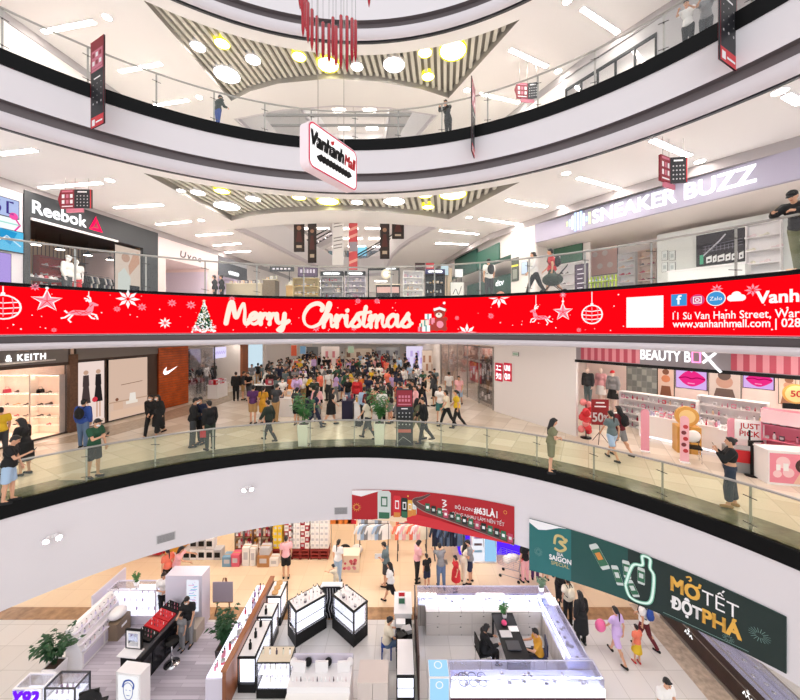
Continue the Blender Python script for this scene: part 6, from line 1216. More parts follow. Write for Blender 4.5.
# inside
u0, u1, z0, z1 = fr.wr(5.3, 626, 657, 362, 394); poster(fr, 5.38, u0, u1, z0, z1, 'grey mosaic wall panel at the back of cosmetics shop', ['#8f9490'], 'wall_panel', 'panel', draw=lambda A, W, H, mk: [A.rect(W*(.04+.16*i), W*(.18+.16*i), H*(.03+.19*j), H*(.2+.19*j), mk(['#a9aca6', '#858a86', '#7b807e'][(i+j) % 3]), 2) for i in range(6) for j in range(5)])
for i, (a, b, y0, y1, lb, cs) in enumerate(((657, 674, 362, 402, 'tall portrait poster right of the grey mosaic panel', ['#e9cdbd', '#d98a62', '#8e5a42']), (708, 741, 366, 404, 'wide portrait poster between the two lip screens', ['#d9cdc6', '#caa08e', '#6b5a54']), (778, 800, 372, 405, 'pale portrait poster right of the second lip screen', ['#ead9c8', '#d8a88c', '#a4745a']))):
    u0, u1, z0, z1 = fr.wr(5.3, a, b, y0, y1); poster(fr, 5.38, u0, u1, z0, z1, lb, [cs[0]], draw=lambda A, W, H, mk, cs=cs: [A.poly([(W*.1, 0), (W*.9, 0), (W*.75, H*.4), (W*.25, H*.4)], mk(cs[2]), 2), A.disc((W*.5, H*.58), min(W, H)*.26, mk(cs[1]), 3, 20), A.disc((W*.5, H*.75), min(W, H)*.2, mk(cs[2]), 4)])
def lips(A, W, H, mk):
    A.poly(smooth_path([(W*.1, H*.5), (W*.3, H*.78), (W*.45, H*.86), (W*.52, H*.8), (W*.6, H*.86), (W*.78, H*.74), (W*.95, H*.5), (W*.75, H*.25), (W*.52, H*.13), (W*.28, H*.25), (W*.1, H*.5)], 4)[:-1], mk('#ee2f86'), 2); A.line(smooth_path([(W*.12, H*.5), (W*.35, H*.56), (W*.52, H*.5), (W*.7, H*.56), (W*.93, H*.5)], 4), H*.05, mk('#a81058'), 3); A.line([(W*.4, H*.28), (W*.62, H*.27)], H*.05, mk('#ff9ccb'), 3)
for i, (a, b) in enumerate(((676, 708), (743, 775))):
    u0, u1, z0, z1 = fr.wr(.8, a, b, 368 if i == 0 else 370, 389); t = poster(fr, .8, u0, u1, z0, z1, ['left', 'right'][i]+' hanging screen showing big pink lips in cosmetics shop', ['#d9b3f0'], 'hanging_screen', 'screen', lit=1., draw=lips, th=.06)
    for sx in (-.3, .3): m = MB(); m.tube([(sx, -.03, z1-z0), (sx, -.03, 3.25-z0)], .012, STEEL); m.build('hanging_rod', t)
for i, (px, d, c1, c2, fem, lb) in enumerate(((588, 3.2, 'darkgrey', 'slate', False, 'grey suited mannequin at back left of cosmetics shop'), (601, 3.6, 'pink', 'white', True, 'pink dressed mannequin between two grey ones'), (613, 3.0, 'grey', 'black', True, 'grey and black dressed mannequin with red cap'))):
    p = fr.p(fr.ud(px, d), d, 0); o = MB().box((0, 0, .3), (.7, .6, .6), WHT).build('display_plinth'); o.location = (p.x, p.y, Z2); o.rotation_euler = (0, 0, fr.rz); tag(o, 'white plinth under the '+lb.split(' mannequin')[0]+' mannequin', 'plinth'); mannequin((p.x, p.y, Z2+.601), fr.rz+PI, lb, ('jacket' if i != 1 else 'long', c1), (['trousers', 'skirt', 'skirt'][i], c2), 1.75, fem=fem, col=mat('mannequin_blush', '#f0d9cc', .5), hat='red' if i == 2 else None)
for j, (a, b, y0, y1, d, n) in enumerate(((623, 700, 396, 432, 3.6, 3), (700, 770, 398, 430, 3.9, 3))):
    u0, u1, z0, z1 = fr.wr(d, a, b, y0, y1); shelf(fr, d, u0, u1, 0, max(1.5, z1), 5, .4, WHT, ['left', 'right'][j]+' long white cosmetics shelf at back of the pink shop', goods=['bottle', 'box', 'tube', 'jar'], dens=.17, gs=1.1, glabel='small pink or white cosmetic on the '+['left', 'right'][j]+' long white shelf', ggroup='cosmetics on the '+['left', 'right'][j]+' long shelf', cols=[1, 0, 3, 2, 4, 1])
for j, (a, b, d) in enumerate(((642, 722, 2.4), (722, 768, 2.2))):
    u0, u1, z0, z1 = fr.wr(d, a, b, 420, 450); c = fr.p((u0+u1)/2, d, 0); W = u1-u0; t = thing('display_counter', ['long', 'short'][j]+' white display counter in the middle of cosmetics shop', 'counter', tuple(c), fr.rz); MB().box((0, 0, .42), (W, .6, .84), WHT).build('body', t); MB().box((0, 0, .86), (W+.06, .66, .04), WHT).build('worktop', t); MB().box((0, -.302, .06), (W-.1, .01, .05), L_CASE).build('light_strip', t)
    nn = int(W/.13)
    for i in range(nn*2): q = c+fr.u*(-W/2+.08+(i % nn)*.13)+fr.n*(-.18+.3*(i//nn)); good(rg.choice(['bottle', 'jar', 'tube', 'box']), tuple(q+Vector((0, 0, .881))), fr.rz, rg.uniform(1., 1.5), pal(rg.choice([0, 1, 3, 2, 6])), 'small cosmetic on the '+['long', 'short'][j]+' white display counter', 'cosmetics on the '+['long', 'short'][j]+' counter')
def standee(px, py, w_, h_, label, col, draw=None, rz=None, top_round=True):
    p, k = stand(px, py, Z2); W, H = w_*k, h_*k; t = thing('standee', label, 'standee', p, fr.rz*.5 if rz is None else rz); pl = [(-W/2, .03), (W/2, .03)]+([(W/2*math.cos(a*PI/12), H-W/2+W/2*math.sin(a*PI/12)) for a in range(13)] if top_round else [(W/2, H), (-W/2, H)])
    m = MB(); m.prism(pl, -.02, .02, mat('st_'+col, col, .5)); m.v = [(x, z, y) for x, y, z in m.v]; m.build('board', t); MB().box((0, .0, .012), (W*1.1, .3, .024), WHT).build('base', t)
    if draw: A = Art(lambda u, v, L: (u, -.02-L, v), .003); draw(A, W, H, lambda c: mat('print_'+c, c, .5)); A.build('print', t)
    return t
standee(645, 451, 7, 42, 'slim pink round-topped standee in the pink shop, left one', '#f2a3b4'); standee(684.5, 462, 7, 46, 'slim pink standee with red pictures before the gold arch', '#f5bcc6', lambda A, W, H, mk: [A.disc((W*.1*((-1)**i), H*(.25+.13*i)), W*.3, mk(['#c8323c', '#7a2a34'][i % 2]), 2, 10) for i in range(5)]); standee(732, 462, 7, 44, 'slim pink round-topped standee in the pink shop, right one', '#f2a3b4')
p, k = stand(692, 452, Z2); GOLD = mat('gold_card', '#d9a24e', .45); t = thing('gift_arch_display', 'gold gift box display with round arch in the pink shop', 'display', (p[0]-.15, p[1]+.05, Z2), fr.rz*.4); MB().box((0, 0, .45), (.66, .5, .9), GOLD).build('box', t); m = MB(); m.prism(circ((0, 1.22), .34, 24), -.06, .06, GOLD); m.v = [(x, z, y) for x, y, z in m.v]; m.build('disc', t); m = MB(); m.prism(circ((0, 1.22), .23, 20), -.075, -.062, mat('gold_pale', '#efcf8e', .45)); m.v = [(x, z, y) for x, y, z in m.v]; m.build('disc_face', t); MB().box((0, 0, .46), (.1, .52, .92), mat('gold_dark', '#b87f33', .45)).build('ribbon', t)
def chair_simple(loc, rz, label, colr=BLACK, seat_h=.45, cat='chair'):
    t = thing('chair', label, cat, loc, rz); MB().box((0, 0, seat_h), (.42, .42, .05), colr).build('seat', t, bevel=.015); MB().box((0, -.2, seat_h+.28), (.4, .04, .36), colr).build('backrest', t, bevel=.015)
    for sx in (-1, 1):
        for sy in (-1, 1): m = MB(); m.tube([(sx*.17, sy*.17, seat_h-.02), (sx*.19, sy*.19, .0)], .014, CHROME); m.build('leg', t)
    for sx in (-1, 1): m = MB(); m.tube([(sx*.17, -.18, seat_h), (sx*.17, -.2, seat_h+.42)], .012, CHROME); m.build('back_post', t)
    return t
p, k = stand(693, 461, Z2); chair_simple(p, 2.6, 'black chair with white jacket over it beside pink standee'); o = MB().ell((0, 0, 0), (.24, .12, .2), cm('white')).build('folded_jacket'); o.location = (p[0], p[1], Z2+.87-.1+.02); tag(o, 'white jacket lying over the back of a black chair', 'jacket')
p, k = stand(755, 441, Z2); t = thing('sign_board', 'tilted white board reading just pick in the pink shop', 'sign', (10.88, 10.75, Z2), fr.rz*.5); MB().box((0, 0, .55), (.05, .05, 1.1), BLACK).build('post', t); MB().box((0, 0, .01), (.4, .3, .02), BLACK).build('base', t); MB().box((0, 0, 1.1), (.68, .04, .6), WHT).build('board', t); A = Art(lambda u, v, L: (u, -.02-L, v), .004); A.text('JUST', 0, 1.14, .17, BBR, 1, bold=.015, align='c', width=.46); A.text('PICK', 0, .9, .17, BBR, 1, bold=.015, align='c', width=.46); A.build('lettering', t)
# counter with picture front, right edge
p, k = stand(800, 492, Z2); t = thing('promotion_counter', 'white counter with pink picture front at right edge of the gallery', 'counter', (p[0]+.6, p[1]+.3, Z2), -.22); W = 1.9; MB().box((0, .2, .45), (W, .5, .9), WHT).build('body', t); MB().box((0, .2, .92), (W+.06, .56, .04), WHT).build('worktop', t)
A = Art(lambda u, v, L: (u, -.05-L, v), .004); A.rect(-W/2+.03, W/2-.03, .06, .86, mat('print_rose', '#ee8fa2', .5), 1)
for x, y, r_ in ((-.62, .62, .16), (-.5, .35, .13), (-.75, .3, .1)): A.disc((x, y), r_, PKL, 2)
A.disc((-.15, .55), .2, mat('print_hair', '#3d1f1d', .5), 2, 20); A.disc((-.12, .52), .13, mat('print_skin', '#f3c9b4', .5), 3, 18, .16); A.poly([(-.4, .06), (.15, .06), (.1, .36), (-.05, .42), (-.25, .36)], mat('print_skin', '#f3c9b4', .5), 3); A.line([(.05, .15), (.12, .4), (.0, .5)], .07, mat('print_skin', '#f3c9b4', .5), 4); A.disc((-.12, .46), .03, BBR, 5, 8); A.rect(-.62, -.5, .4, .6, WHT, 3); A.rect(-.78, -.68, .4, .56, WHT, 3); A.build('front_picture', t)
(x, y, z), k = stand(752, 476, Z2); t = thing('barrier_post', 'black T-shaped stand behind the woman photographing', 'stand', (x, y, z)); MB().lathe([(.16, 0), (.16, .02), (.03, .03)], BLACK, 16).build('base', t); MB().box((0, 0, .5), (.05, .05, 1.0), BLACK).build('post', t); MB().box((.1, 0, 1.0), (.4, .04, .05), BLACK).build('arm', t)
u0, u1, z0, z1 = fr.wr(2.0, 764, 830, 411, 445); t = shelf(fr, 2.0, u0, u1, 0, z1, 4, .4, PK, 'pink stocked shelf behind the picture counter at right', goods=['box', 'bottle', 'jar'], dens=.15, gs=1.2, glabel='small product on pink shelf behind picture counter', ggroup='products on the pink shelf at right', cols=[2, 3, 9, 1]); MB().box((0, -.43, z1-.2), (u1-u0, .02, .4), PKL).build('top_sign', t)
(x, y, z), k = stand(737, 470, Z2); t = thing('goods_basket_stand', 'red and grey goods stand behind the woman photographing', 'stand', (10.2, 10.35, z), fr.rz*.5); MB().box((0, 0, .35), (.7, .5, .7), GREY).build('body', t); MB().box((0, -.26, .5), (.66, .02, .36), RED).build('front_sign', t)
x, y, z = at_y(796, 394, 9.9); t = thing('round_sign', 'round gold rimmed sign hanging at right edge of pink shop', 'sign', (x, y, z), -.4); m = MB(); m.cone((0, 0, 0), (0, .04, 0), .28, .28, GOLD, 28); m.build('rim', t); m = MB(); m.cone((0, -.006, 0), (0, 0, 0), .235, .235, mat('gold_pale', '#efcf8e', .45), 28); m.build('face_panel', t); A = Art(lambda u, v, L: (u, -.006-L, v), .004); A.text('50', 0, -.08, .18, BBR, 1, bold=.02, align='c'); A.build('lettering', t); m = MB(); m.tube([(0, .02, .27), (0, .02, Z2+3.27-z)], .008, STEEL); m.build('hanging_rod', t)
MB_ = MB().box((0, .02, -.36), (.55, .03, .16), BLACK).build('lower_plate', t)
# red balloon cluster and percent sign
(x, y, z), k = stand(586, 438, Z2); t = thing('balloon_column', 'column of red heart balloons left of the percent sign', 'balloons', (x, y, z)); rb = random.Random(2); BAL = mat('balloon_red', '#e3343f', .2); BAL2 = mat('balloon_pink', '#f08d8d', .2)
MB().lathe([(.2, 0), (.2, .03), (.02, .04), (.02, 1.3)], BLACK, 14).build('stand', t)
for i in range(15): m = MB(); m.ell((rb.uniform(-.17, .17), rb.uniform(-.12, .12), .25+.08*i), (.13, .11, .14), BAL if rb.random() < .7 else BAL2, 10, 8); m.build('balloon', t)
(x, y, z), k = stand(600, 443, Z2); t = thing('percent_sign_stand', 'dark red fifty percent sale sign on thin tripod', 'sign', (x, y, z), -.15); MB().box((0, 0, 1.15), (.6, .03, .95), mat('sale_red', '#8e1018', .5)).build('board', t); A = Art(lambda u, v, L: (u, -.015-L, v), .004); A.text('50', -.26, .8, .34, WHT, 1, bold=.02, width=.36); A.text('%', .12, .84, .22, WHT, 1, bold=.015, width=.15)
for yy, w_ in ((1.5, .3), (1.36, .4)): A.line([(-w_/2, yy), (w_/2, yy)], .05, WHT, 1)
A.build('lettering', t); m = MB(); m.tube([(0, .03, .7), (0, .03, .3)], .012, DSTEEL); m.build('pole', t)
for a in (0, 2.1, 4.2): m = MB(); m.tube([(0, .03, .4), (.3*math.cos(a), .03+.3*math.sin(a), 0)], .01, DSTEEL); m.build('leg', t)

# ================================================================ SECOND LEVEL FAIR FLOOR
def sheet_table(x, y, W, D, col, top, label, goods_n, glabel, ggroup, kinds=('box', 'jar', 'bottle'), cols=MIX, gs=1.6, h=.85, rz=0.):
    t = thing('fair_table', label, 'table', (x, y, Z2), rz); MB().box((0, 0, h/2), (W, D, h), col).build('skirt', t); MB().box((0, 0, h+.015), (W+.04, D+.04, .03), top).build('table_top', t); r = random.Random(int(x*31+y*77)); nx = max(2, int(W/.2)); ny = 2
    for j in range(ny):
        for i in range(nx):
            if r.random() < .12: continue
            k = r.choice(kinds); good(k, (x-W/2+.1+(W-.2)*i/(nx-1), y-D*.28+D*.56*j, Z2+h+.031+0), 0, gs*r.uniform(.8, 1.5), pal(r.choice(cols)), glabel, ggroup)
    return t
NAVY = mat('skirt_navy', '#1e1a3c', .6); BLKS = mat('skirt_black', '#17161a', .6)
FT = [(283, 417, 20, 'w', 'left front'), (311, 418, 12, 'n', 'navy front'), (347, 420, 5, 'n', 'small navy'), (367, 422, 26, 'w', 'middle front'), (262, 400, 18, 'b', 'far left'), (300, 399, 26, 'b', 'second row left'), (372, 403, 28, 'w', 'second row middle'), (412, 402, 16, 'w', 'second row right'), (297, 384, 26, 'b', 'third row left'), (330, 380, 20, 'w', 'third row centre'), (375, 386, 30, 'b', 'third row right'), (285, 372, 22, 'w', 'fourth row left'), (360, 373, 30, 'b', 'fourth row right'), (410, 385, 18, 'w', 'right end'), (320, 365, 22, 'b', 'rear left'), (385, 364, 24, 'w', 'rear right')]
TABS = []
for px, py, wd, c, nm in FT:
    (x, y, z), k = stand(px, py, Z2); W = max(.5, wd*k); cmat, ctop = {'w': (WHT, WHT), 'n': (NAVY, NAVY), 'b': (BLKS, WHT)}[c]
    sheet_table(x, y+.4, W, .75, cmat, ctop, f'{nm} fair table with {"white" if c == "w" else "navy" if c == "n" else "black"} skirt and goods on the fair floor', 10, f'small coloured product on the {nm} fair table', f'products on the {nm} table', gs=1.9, cols=[2, 3, 8, 10, 1, 9, 4, 7, 2])
    TABS.append((x, y+.4, W))
for i, (a, b, y0, y1, Y, col, lb) in enumerate(((321, 340, 346, 366, 34, '#f2e6e2', 'white backdrop with pink pattern, left of the two fair backdrops'), (345, 372, 348, 362, 37, '#e9ddcd', 'wide cream backdrop with brown pattern at the rear of fair'), (300, 318, 347, 358, 40, '#8f959a', 'grey backdrop at the rear left of the fair'), (376, 400, 347, 360, 41, '#a5a8ae', 'grey lilac backdrop at the rear right of the fair'), (406, 424, 346, 356, 36, '#e9defa', 'pale violet glowing backdrop at the right rear of fair'), (422, 438, 350, 372, 30, '#ecdfd4', 'cream booth panel with pictures near the glass shopfront'), (270, 290, 347, 360, 42, '#c9cdd2', 'pale grey backdrop at the far left rear of fair'))):
    fr2 = Frame((-30, Y), (30, Y), Z2); u0, u1, z0, z1 = fr2.wr(0, a, b, y0, y1); poster(fr2, 0, u0, u1, .0, z1, lb, [col], 'fair_backdrop', 'backdrop', lit=.9 if i == 4 else 0., draw=lambda A, W, H, mk, i=i: [A.rect(W*(.06+.18*k), W*(.2+.18*k), H*(.25+.3*((k+i) % 2)), H*(.5+.3*((k+i) % 2)), mk(['#d98a94', '#8a6a58', '#5a5f66', '#6a6a78', '#c9b2ea', '#b98a70', '#8e949a'][i]), 2) for k in range(5)])
for px, y0, y1, lb, col in ((294, 345, 356, 'orange red hanging sign over the fair crowd, left', '#e0603a'), (303, 346, 354, 'sky blue hanging sign over the fair crowd, left of centre', '#7fb4e0'), (351, 346, 353, 'mint green hanging sign over the fair crowd', '#bfe0c4')):
    Y = 24; fr2 = Frame((-30, Y), (30, Y), Z2); u0, u1, z0, z1 = fr2.wr(0, px-3, px+3, y0, y1); t = poster(fr2, 0, u0, u1, z0, z1, lb, [col], 'hanging_sign', 'sign', framem=WHT); m = MB(); m.tube([(0, 0, z1-z0), (0, 0, CEILZ[2]-Z2-z0)], .008, STEEL); m.build('cord', t)
# planters and information standee by the glass
LEAF = mat('leaf_green', '#3f7a3c', .5); LEAF2 = mat('leaf_dark', '#1f4a26', .5)
def plant(loc, label, ph, pw, H, n, spread, leafm, potm=WHT, sd=1, leaf=(.05, .26), name='potted_plant'):
    t = thing(name, label, 'plant', loc); r = random.Random(sd); m = MB()
    m.add([(sx*w_, sy*w_, z) for z, w_ in ((0, pw*.4), (ph, pw*.5), (ph, pw*.44), (ph-.05, pw*.43)) for sx, sy in ((-1, -1), (1, -1), (1, 1), (-1, 1))], [(0, 3, 2, 1)]+[(4*a+i, 4*a+(i+1) % 4, 4*a+4+(i+1) % 4, 4*a+4+i) for a in range(3) for i in range(4)]+[(12, 13, 14, 15)], potm); m.build('pot', t)
    m = MB(); m.box((0, 0, ph-.03), (pw*.8, pw*.8, .03), mat('soil', '#3a2a20', .9)); m.build('soil', t); st = MB(); lf = MB()
    for i in range(n):
        a = r.uniform(0, 2*PI); ln = r.uniform(.5, 1.)*H; sp = r.uniform(.2, 1.)*spread; tip = Vector((math.cos(a)*sp, math.sin(a)*sp, ph+ln)); base = Vector((r.uniform(-.05, .05), r.uniform(-.05, .05), ph-.03)); mid = base.lerp(tip, .5)+Vector((-math.cos(a), -math.sin(a), .6))*sp*.25; P = [base.lerp(mid, q*2).lerp(mid.lerp(tip, q), q) if q < .5 else mid.lerp(tip, q*2-1) for q in (0, .25, .5, .75, 1)]; st.tube(P, .006, leafm, 4)
        for q in range(9):
            s_ = .35+.65*q/8; c = P[0].lerp(P[-1], s_) if q == 8 else P[min(4, int(s_*4))].lerp(P[min(4, int(s_*4)+1)], s_*4-int(s_*4)); b = a+r.uniform(-1.6, 1.6); d = Vector((math.cos(b), math.sin(b), r.uniform(-.5, .35))).normalized(); L_ = leaf[1]*r.uniform(.6, 1.1); w_ = leaf[0]*r.uniform(.8, 1.2); sd_ = d.cross(Vector((0, 0, 1))).normalized(); up = sd_.cross(d)
            lf.add([c, c+d*L_*.35+sd_*w_-up*.01, c+d*L_*.35+up*.012, c+d*L_*.35-sd_*w_-up*.01, c+d*L_-up*L_*.18], [(0, 1, 2), (0, 2, 3), (1, 4, 2), (2, 4, 3)], leafm)
    st.build('stems', t); lf.build('foliage', t); return t
def ringpt(px, dr, z): x, y = ring_hit(px, R+dr); return (x, y, z)
plant(ringpt(304, .42, Z2), 'leafy plant in tall white pot behind railing, left of centre', .78, .4, 1.1, 20, .5, LEAF, sd=3); plant(ringpt(379.5, .42, Z2), 'leafy plant in tall white pot behind railing, beside dark standee', .78, .4, 1.2, 20, .45, LEAF, sd=8)
p = ringpt(404.5, .5, Z2); t = thing('information_standee', 'dark information standee with red top panel behind the glass railing', 'standee', p, -.02); MB().box((0, 0, 1.02), (.62, .05, 2.0), BNK).build('board', t); MB().box((0, 0, .012), (.66, .36, .024), BLACK).build('base', t); A = Art(lambda u, v, L: (u, -.025-L, v), .003); A.rect(-.29, .29, 1.38, 1.98, BNR, 1)
for r_ in range(2):
    for k in range(4): A.rect(-.22+.115*k, -.14+.115*k, 1.7-.14*r_, 1.79-.14*r_, BNP, 2)
A.rect(-.24, .24, 1.44, 1.48, BNP, 2); A.rect(-.12, .12, 1.28, 1.32, WHT, 2)
for r_ in range(4):
    for k in range(4): A.disc((-.2+.13*k, 1.14-.14*r_), .025, LGREY, 2, 8)
A.rect(-.24, .24, .42, .54, mat('print_salmon', '#d96a5e', .5), 2); A.line([(-.22, .1), (-.05, .26), (.24, .06)], .02, LGREY, 2); A.build('print', t)
o = MB().box((0, 0, .006), (.9, .45, .01), mat('floor_mat_grey', '#c9b9a4', .6)).build('floor_plate'); x, y = at_z(81, 477, Z2); o.location = (x, y, Z2+.004); tag(o, 'pale rectangular plate on floor near man with phone', 'plate')
# ================================================================ GROUND FLOOR KIOSKS
def gz(px, py, z=0.): return at_z(px, py, z)
LAVW = mat('kiosk_lilac_white', '#dcd6e4', .4); CASEG = CLEAR; BEIGEP = mat('kiosk_beige_panel', '#dccfc8', .5); STONEG = mat('kiosk_greige', '#b7aa9c', .5)
def thing_at(name, label, cat, x, y, z=0., rz=0., group=None): return thing(name, label, cat, (x, y, z), rz, group)
def vitrine(label, x0, x1, y0, y1, h, frame, n=2, top=None, base=.3, glow=True, name='display_case', glabel=None, ggroup=None, goods=('box', 'bottle'), rz=0., cols=PASTEL, dens=.16, gs=.9):
    """glass display case: plinth, frame bars, glass, lit back, shelves"""
    cx, cy, W, D = (x0+x1)/2, (y0+y1)/2, x1-x0, y1-y0; t = thing_at(name, label, 'display case', cx, cy, 0, rz)
    MB().box((0, 0, base/2), (W, D, base), frame).build('plinth', t)
    m = MB()
    for sx in (-1, 1):
        for sy in (-1, 1): m.box((sx*(W/2-.015), sy*(D/2-.015), (base+h)/2), (.03, .03, h-base), frame)
    for sy in (-1, 1): m.box((0, sy*(D/2-.015), h-.015), (W-.06, .03, .03), frame)
    for sx in (-1, 1): m.box((sx*(W/2-.015), 0, h-.015), (.03, D-.06, .03), frame)
    m.build('frame', t)
    m = MB(); m.box((0, 0, h-.02), (W-.06, D-.06, .01), CLEAR)
    for sy in (-1, 1): m.box((0, sy*(D/2-.012), (base+h)/2), (W-.06, .008, h-base-.04), CLEAR)
    for sx in (-1, 1): m.box((sx*(W/2-.012), 0, (base+h)/2), (.008, D-.06, h-base-.04), CLEAR)
    m.build('glass', t)
    for i in range(n): 
        z = base+(h-base)*i/n+.012; MB().box((0, 0, z), (W-.07, D-.07, .015), L_CASE if glow else WHT).build('lit_shelf', t)
        if glabel:
            M = Matrix.Translation((cx, cy, 0)) @ Matrix.Rotation(rz, 4, 'Z'); nx = max(1, int((W-.15)/dens)); ny = max(1, int((D-.15)/dens))
            for a in range(nx):
                for b in range(ny):
                    if rg.random() < .15: continue
                    p = M @ Vector((-W/2+.1+(W-.2)*(a+.5)/nx, -D/2+.1+(D-.2)*(b+.5)/ny, z+.009)); k = rg.choice(goods); good(k, tuple(p), rz, min(gs*rg.uniform(.8, 1.2), ((h-base)/n-.05)/.165), pal(rg.choice(cols)), glabel, ggroup)
    return t
# white slanted shelf cabinet on the left
t = thing_at('display_cabinet', 'long white slanted shelf cabinet at the left edge of plank floor', 'cabinet', -9.85, 11.2); pr = [(-.25, 0), (.25, 0), (.25, .45), (-.12, 1.18), (-.25, 1.18)]
m = MB(); m.prism(pr, -.78, .78, WHT); m.v = [(x, z, y) for x, y, z in m.v]; m.build('body', t)
for k in range(4): z = .52+.17*k; xx = .25-.37*(z-.45)/.73; MB().box((xx+.03, 0, z), (.12, 1.5, .02), LAVW).build('shelf_board', t)
for k in range(2): MB().box((.255, -.38+.76*k, .25), (.012, .68, .3), LAVW).build('drawer', t)
for i in range(9):
    for k in (0, 2, 3): good('box', (-9.85+.27-.37*(.07+.17*k)/.73, 10.55+.16*i, .53+.17*k), PI/2, .8, pal([3, 6, 0][i % 3]), 'pale packet on the long white slanted cabinet', 'packets on the slanted cabinet')
# lilac partition and glass case at its far end
vitrine('tall glass display case with lilac light at back of plank floor', -10.2, -8.5, 12.0, 12.5, 1.2, LAVW, 3, base=.3, glabel='small lilac lit product in the tall glass case', ggroup='products in the tall glass case', cols=[6, 5, 3], dens=.2)
t = thing_at('partition_panel', 'lilac white partition beside the tall glass display case', 'partition', -10.35, 12.3); MB().box((0, 0, .65), (.06, 1.4, 1.3), LAVW).build('panel', t); MB().box((0, 0, .02), (.3, 1.4, .04), LAVW).build('base', t)
plant((-9.35, 12.25, 1.2), 'small potted plant standing on the tall glass display case', .13, .14, .3, 9, .12, LEAF, WHT, 5, (.02, .12))
t = thing_at('storage_box', 'brown storage box with a white bag on it by the cabinet', 'box', -9.5, 11.72); MB().box((0, -.1, .28), (.42, .56, .56), mat('box_taupe', '#8a7762', .6)).build('body', t); MB().box((.212, -.1, .36), (.01, .22, .08), WHT).build('label_plate', t)
o = MB().ell((0, 0, .17), (.24, .28, .17), WHT, 14, 10).build('plastic_bag'); o.location = (-9.5, 11.62, .562); tag(o, 'white plastic bag lying on the brown storage box', 'bag')
x, y = gz(62, 672); plant((-10.1, 10.1, 0), 'bushy green plant in white planter left of the slanted cabinet', .5, .4, .85, 26, .55, LEAF2, WHT, 12, (.06, .2))
# purple lettered vitrines in the corner
t = vitrine('open white display case with purple lettering in the bottom corner', -9.95, -9.2, 8.86, 9.28, 1.05, WHT, 2, base=.4); A = Art(lambda u, v, L: (u, -.22-L, v), .006); A.text('Y92', -.34, .66, .34, emit('letter_purple', '#6a1df0', .8), 1, bold=.05, shear=.3, width=.64); A.build('lettering', t)
vitrine('black framed display case with lilac goods in bottom corner', -9.15, -8.35, 8.86, 9.32, 1.06, DGREY, 2, base=.4, glabel='lilac packet in the black framed corner case', ggroup='lilac packets in corner case', cols=[6, 5, 6, 3], dens=.14)
t = thing_at('lit_sign_board', 'white lit board with blue line drawing of a face', 'sign', -7.25, 9.2, 0, -.12); MB().box((0, .16, .55), (.72, .32, 1.1), WHT).build('body', t); A = Art(lambda u, v, L: (u, -L, v), .004); A.rect(-.3, .3, .08, 1.04, scr('board_white', '#fdfdff', .95), 1); bl = mat('line_blue', '#3f5fb5', .5); A.line(smooth_path([(-.12, .55), (-.13, .75), (0, .86), (.13, .76), (.13, .55), (.05, .42), (-.06, .43), (-.12, .55)], 4), .02, bl, 2); A.line(smooth_path([(-.16, .72), (-.1, .88), (.06, .93), (.17, .83), (.15, .7)], 4), .045, bl, 2); A.line([(-.07, .66), (-.03, .66)], .02, bl, 2); A.line([(.04, .66), (.08, .66)], .02, bl, 2); A.line([(-.05, .52), (.05, .52)], .016, bl, 2); A.line(smooth_path([(-.26, .2), (-.14, .36), (0, .3), (.14, .36), (.26, .2)], 4), .02, bl, 2); A.build('drawing', t)
t = thing_at('draped_chair', 'black chair with a black jacket draped over it, bottom left', 'chair', -7.95, 8.95, 0, .3); MB().box((0, 0, .45), (.46, .46, .05), BLACK).build('seat', t); MB().ell((0, -.2, .78), (.27, .14, .34), cm('black'), 16, 12).build('jacket', t); MB().box((0, -.19, .8), (.42, .04, .6), BLACK).build('backrest', t)
for sx in (-1, 1):
    for sy in (-1, 1): m = MB(); m.tube([(sx*.19, sy*.19, .44), (sx*.21, sy*.21, 0)], .015, BLACK); m.build('leg', t)
# long black counter with mirror and red trays
t = thing_at('makeup_counter', 'long black makeup counter with red trays on the plank floor', 'counter', -7.62, 10.75, 0, -.12); MB().box((0, 0, .45), (.62, 1.76, .9), BLACK).build('body', t); MB().box((0, 0, .92), (.68, 1.8, .04), DGREY).build('worktop', t)
for i in range(4): MB().box((.318, -.69+.46*i, .42), (.012, .42, .6), mat('panel_gloss', '#1d1d22', .15)).build('door', t)
M = Matrix.Translation((-7.62, 10.75, 0)) @ Matrix.Rotation(-.12, 4, 'Z')
for i, (yy, c, lb) in enumerate(((-.3, BLACK, 'first black product tray from the mirror'), (.05, RED, 'red product tray in the middle of makeup counter'), (.4, RED, 'second red product tray of the makeup counter'), (.74, BLACK, 'black product tray at far end of makeup counter'))):
    p = M @ Vector((-.03, yy, .941)); t = thing('product_tray', lb, 'tray', tuple(p), -.12); m = MB(); m.prism([(-.26, 0), (.26, 0), (.26, .05), (-.26, .18)], -.16, .16, c); m.v = [(x, z, y) for x, y, z in m.v]; m.build('tray', t)
    for k in range(10): q = M @ Vector((-.22+.1*(k % 5), yy-.06+.12*(k//5), .941+.165-.024*(k % 5)+.0)); good('tube', tuple(q), 0, .6, pal([2, 3, 9, 1][k % 4]), 'tiny makeup tube standing in a counter tray', 'makeup tubes in the counter trays')
p = M @ Vector((-.05, -.72, .941)); t = thing('table_mirror', 'square white framed mirror in black stand on makeup counter', 'mirror', tuple(p), -.1); MB().box((0, .02, .3), (.52, .04, .6), BLACK).build('frame', t); MB().box((0, -.004, .31), (.42, .012, .48), WHT).build('inner_frame', t); MB().box((0, -.012, .31), (.3, .01, .36), mat('mirror', '#c8ccd2', .05, 1.)).build('mirror_glass', t); MB().box((0, -.1, .015), (.6, .3, .03), WHT).build('base', t)
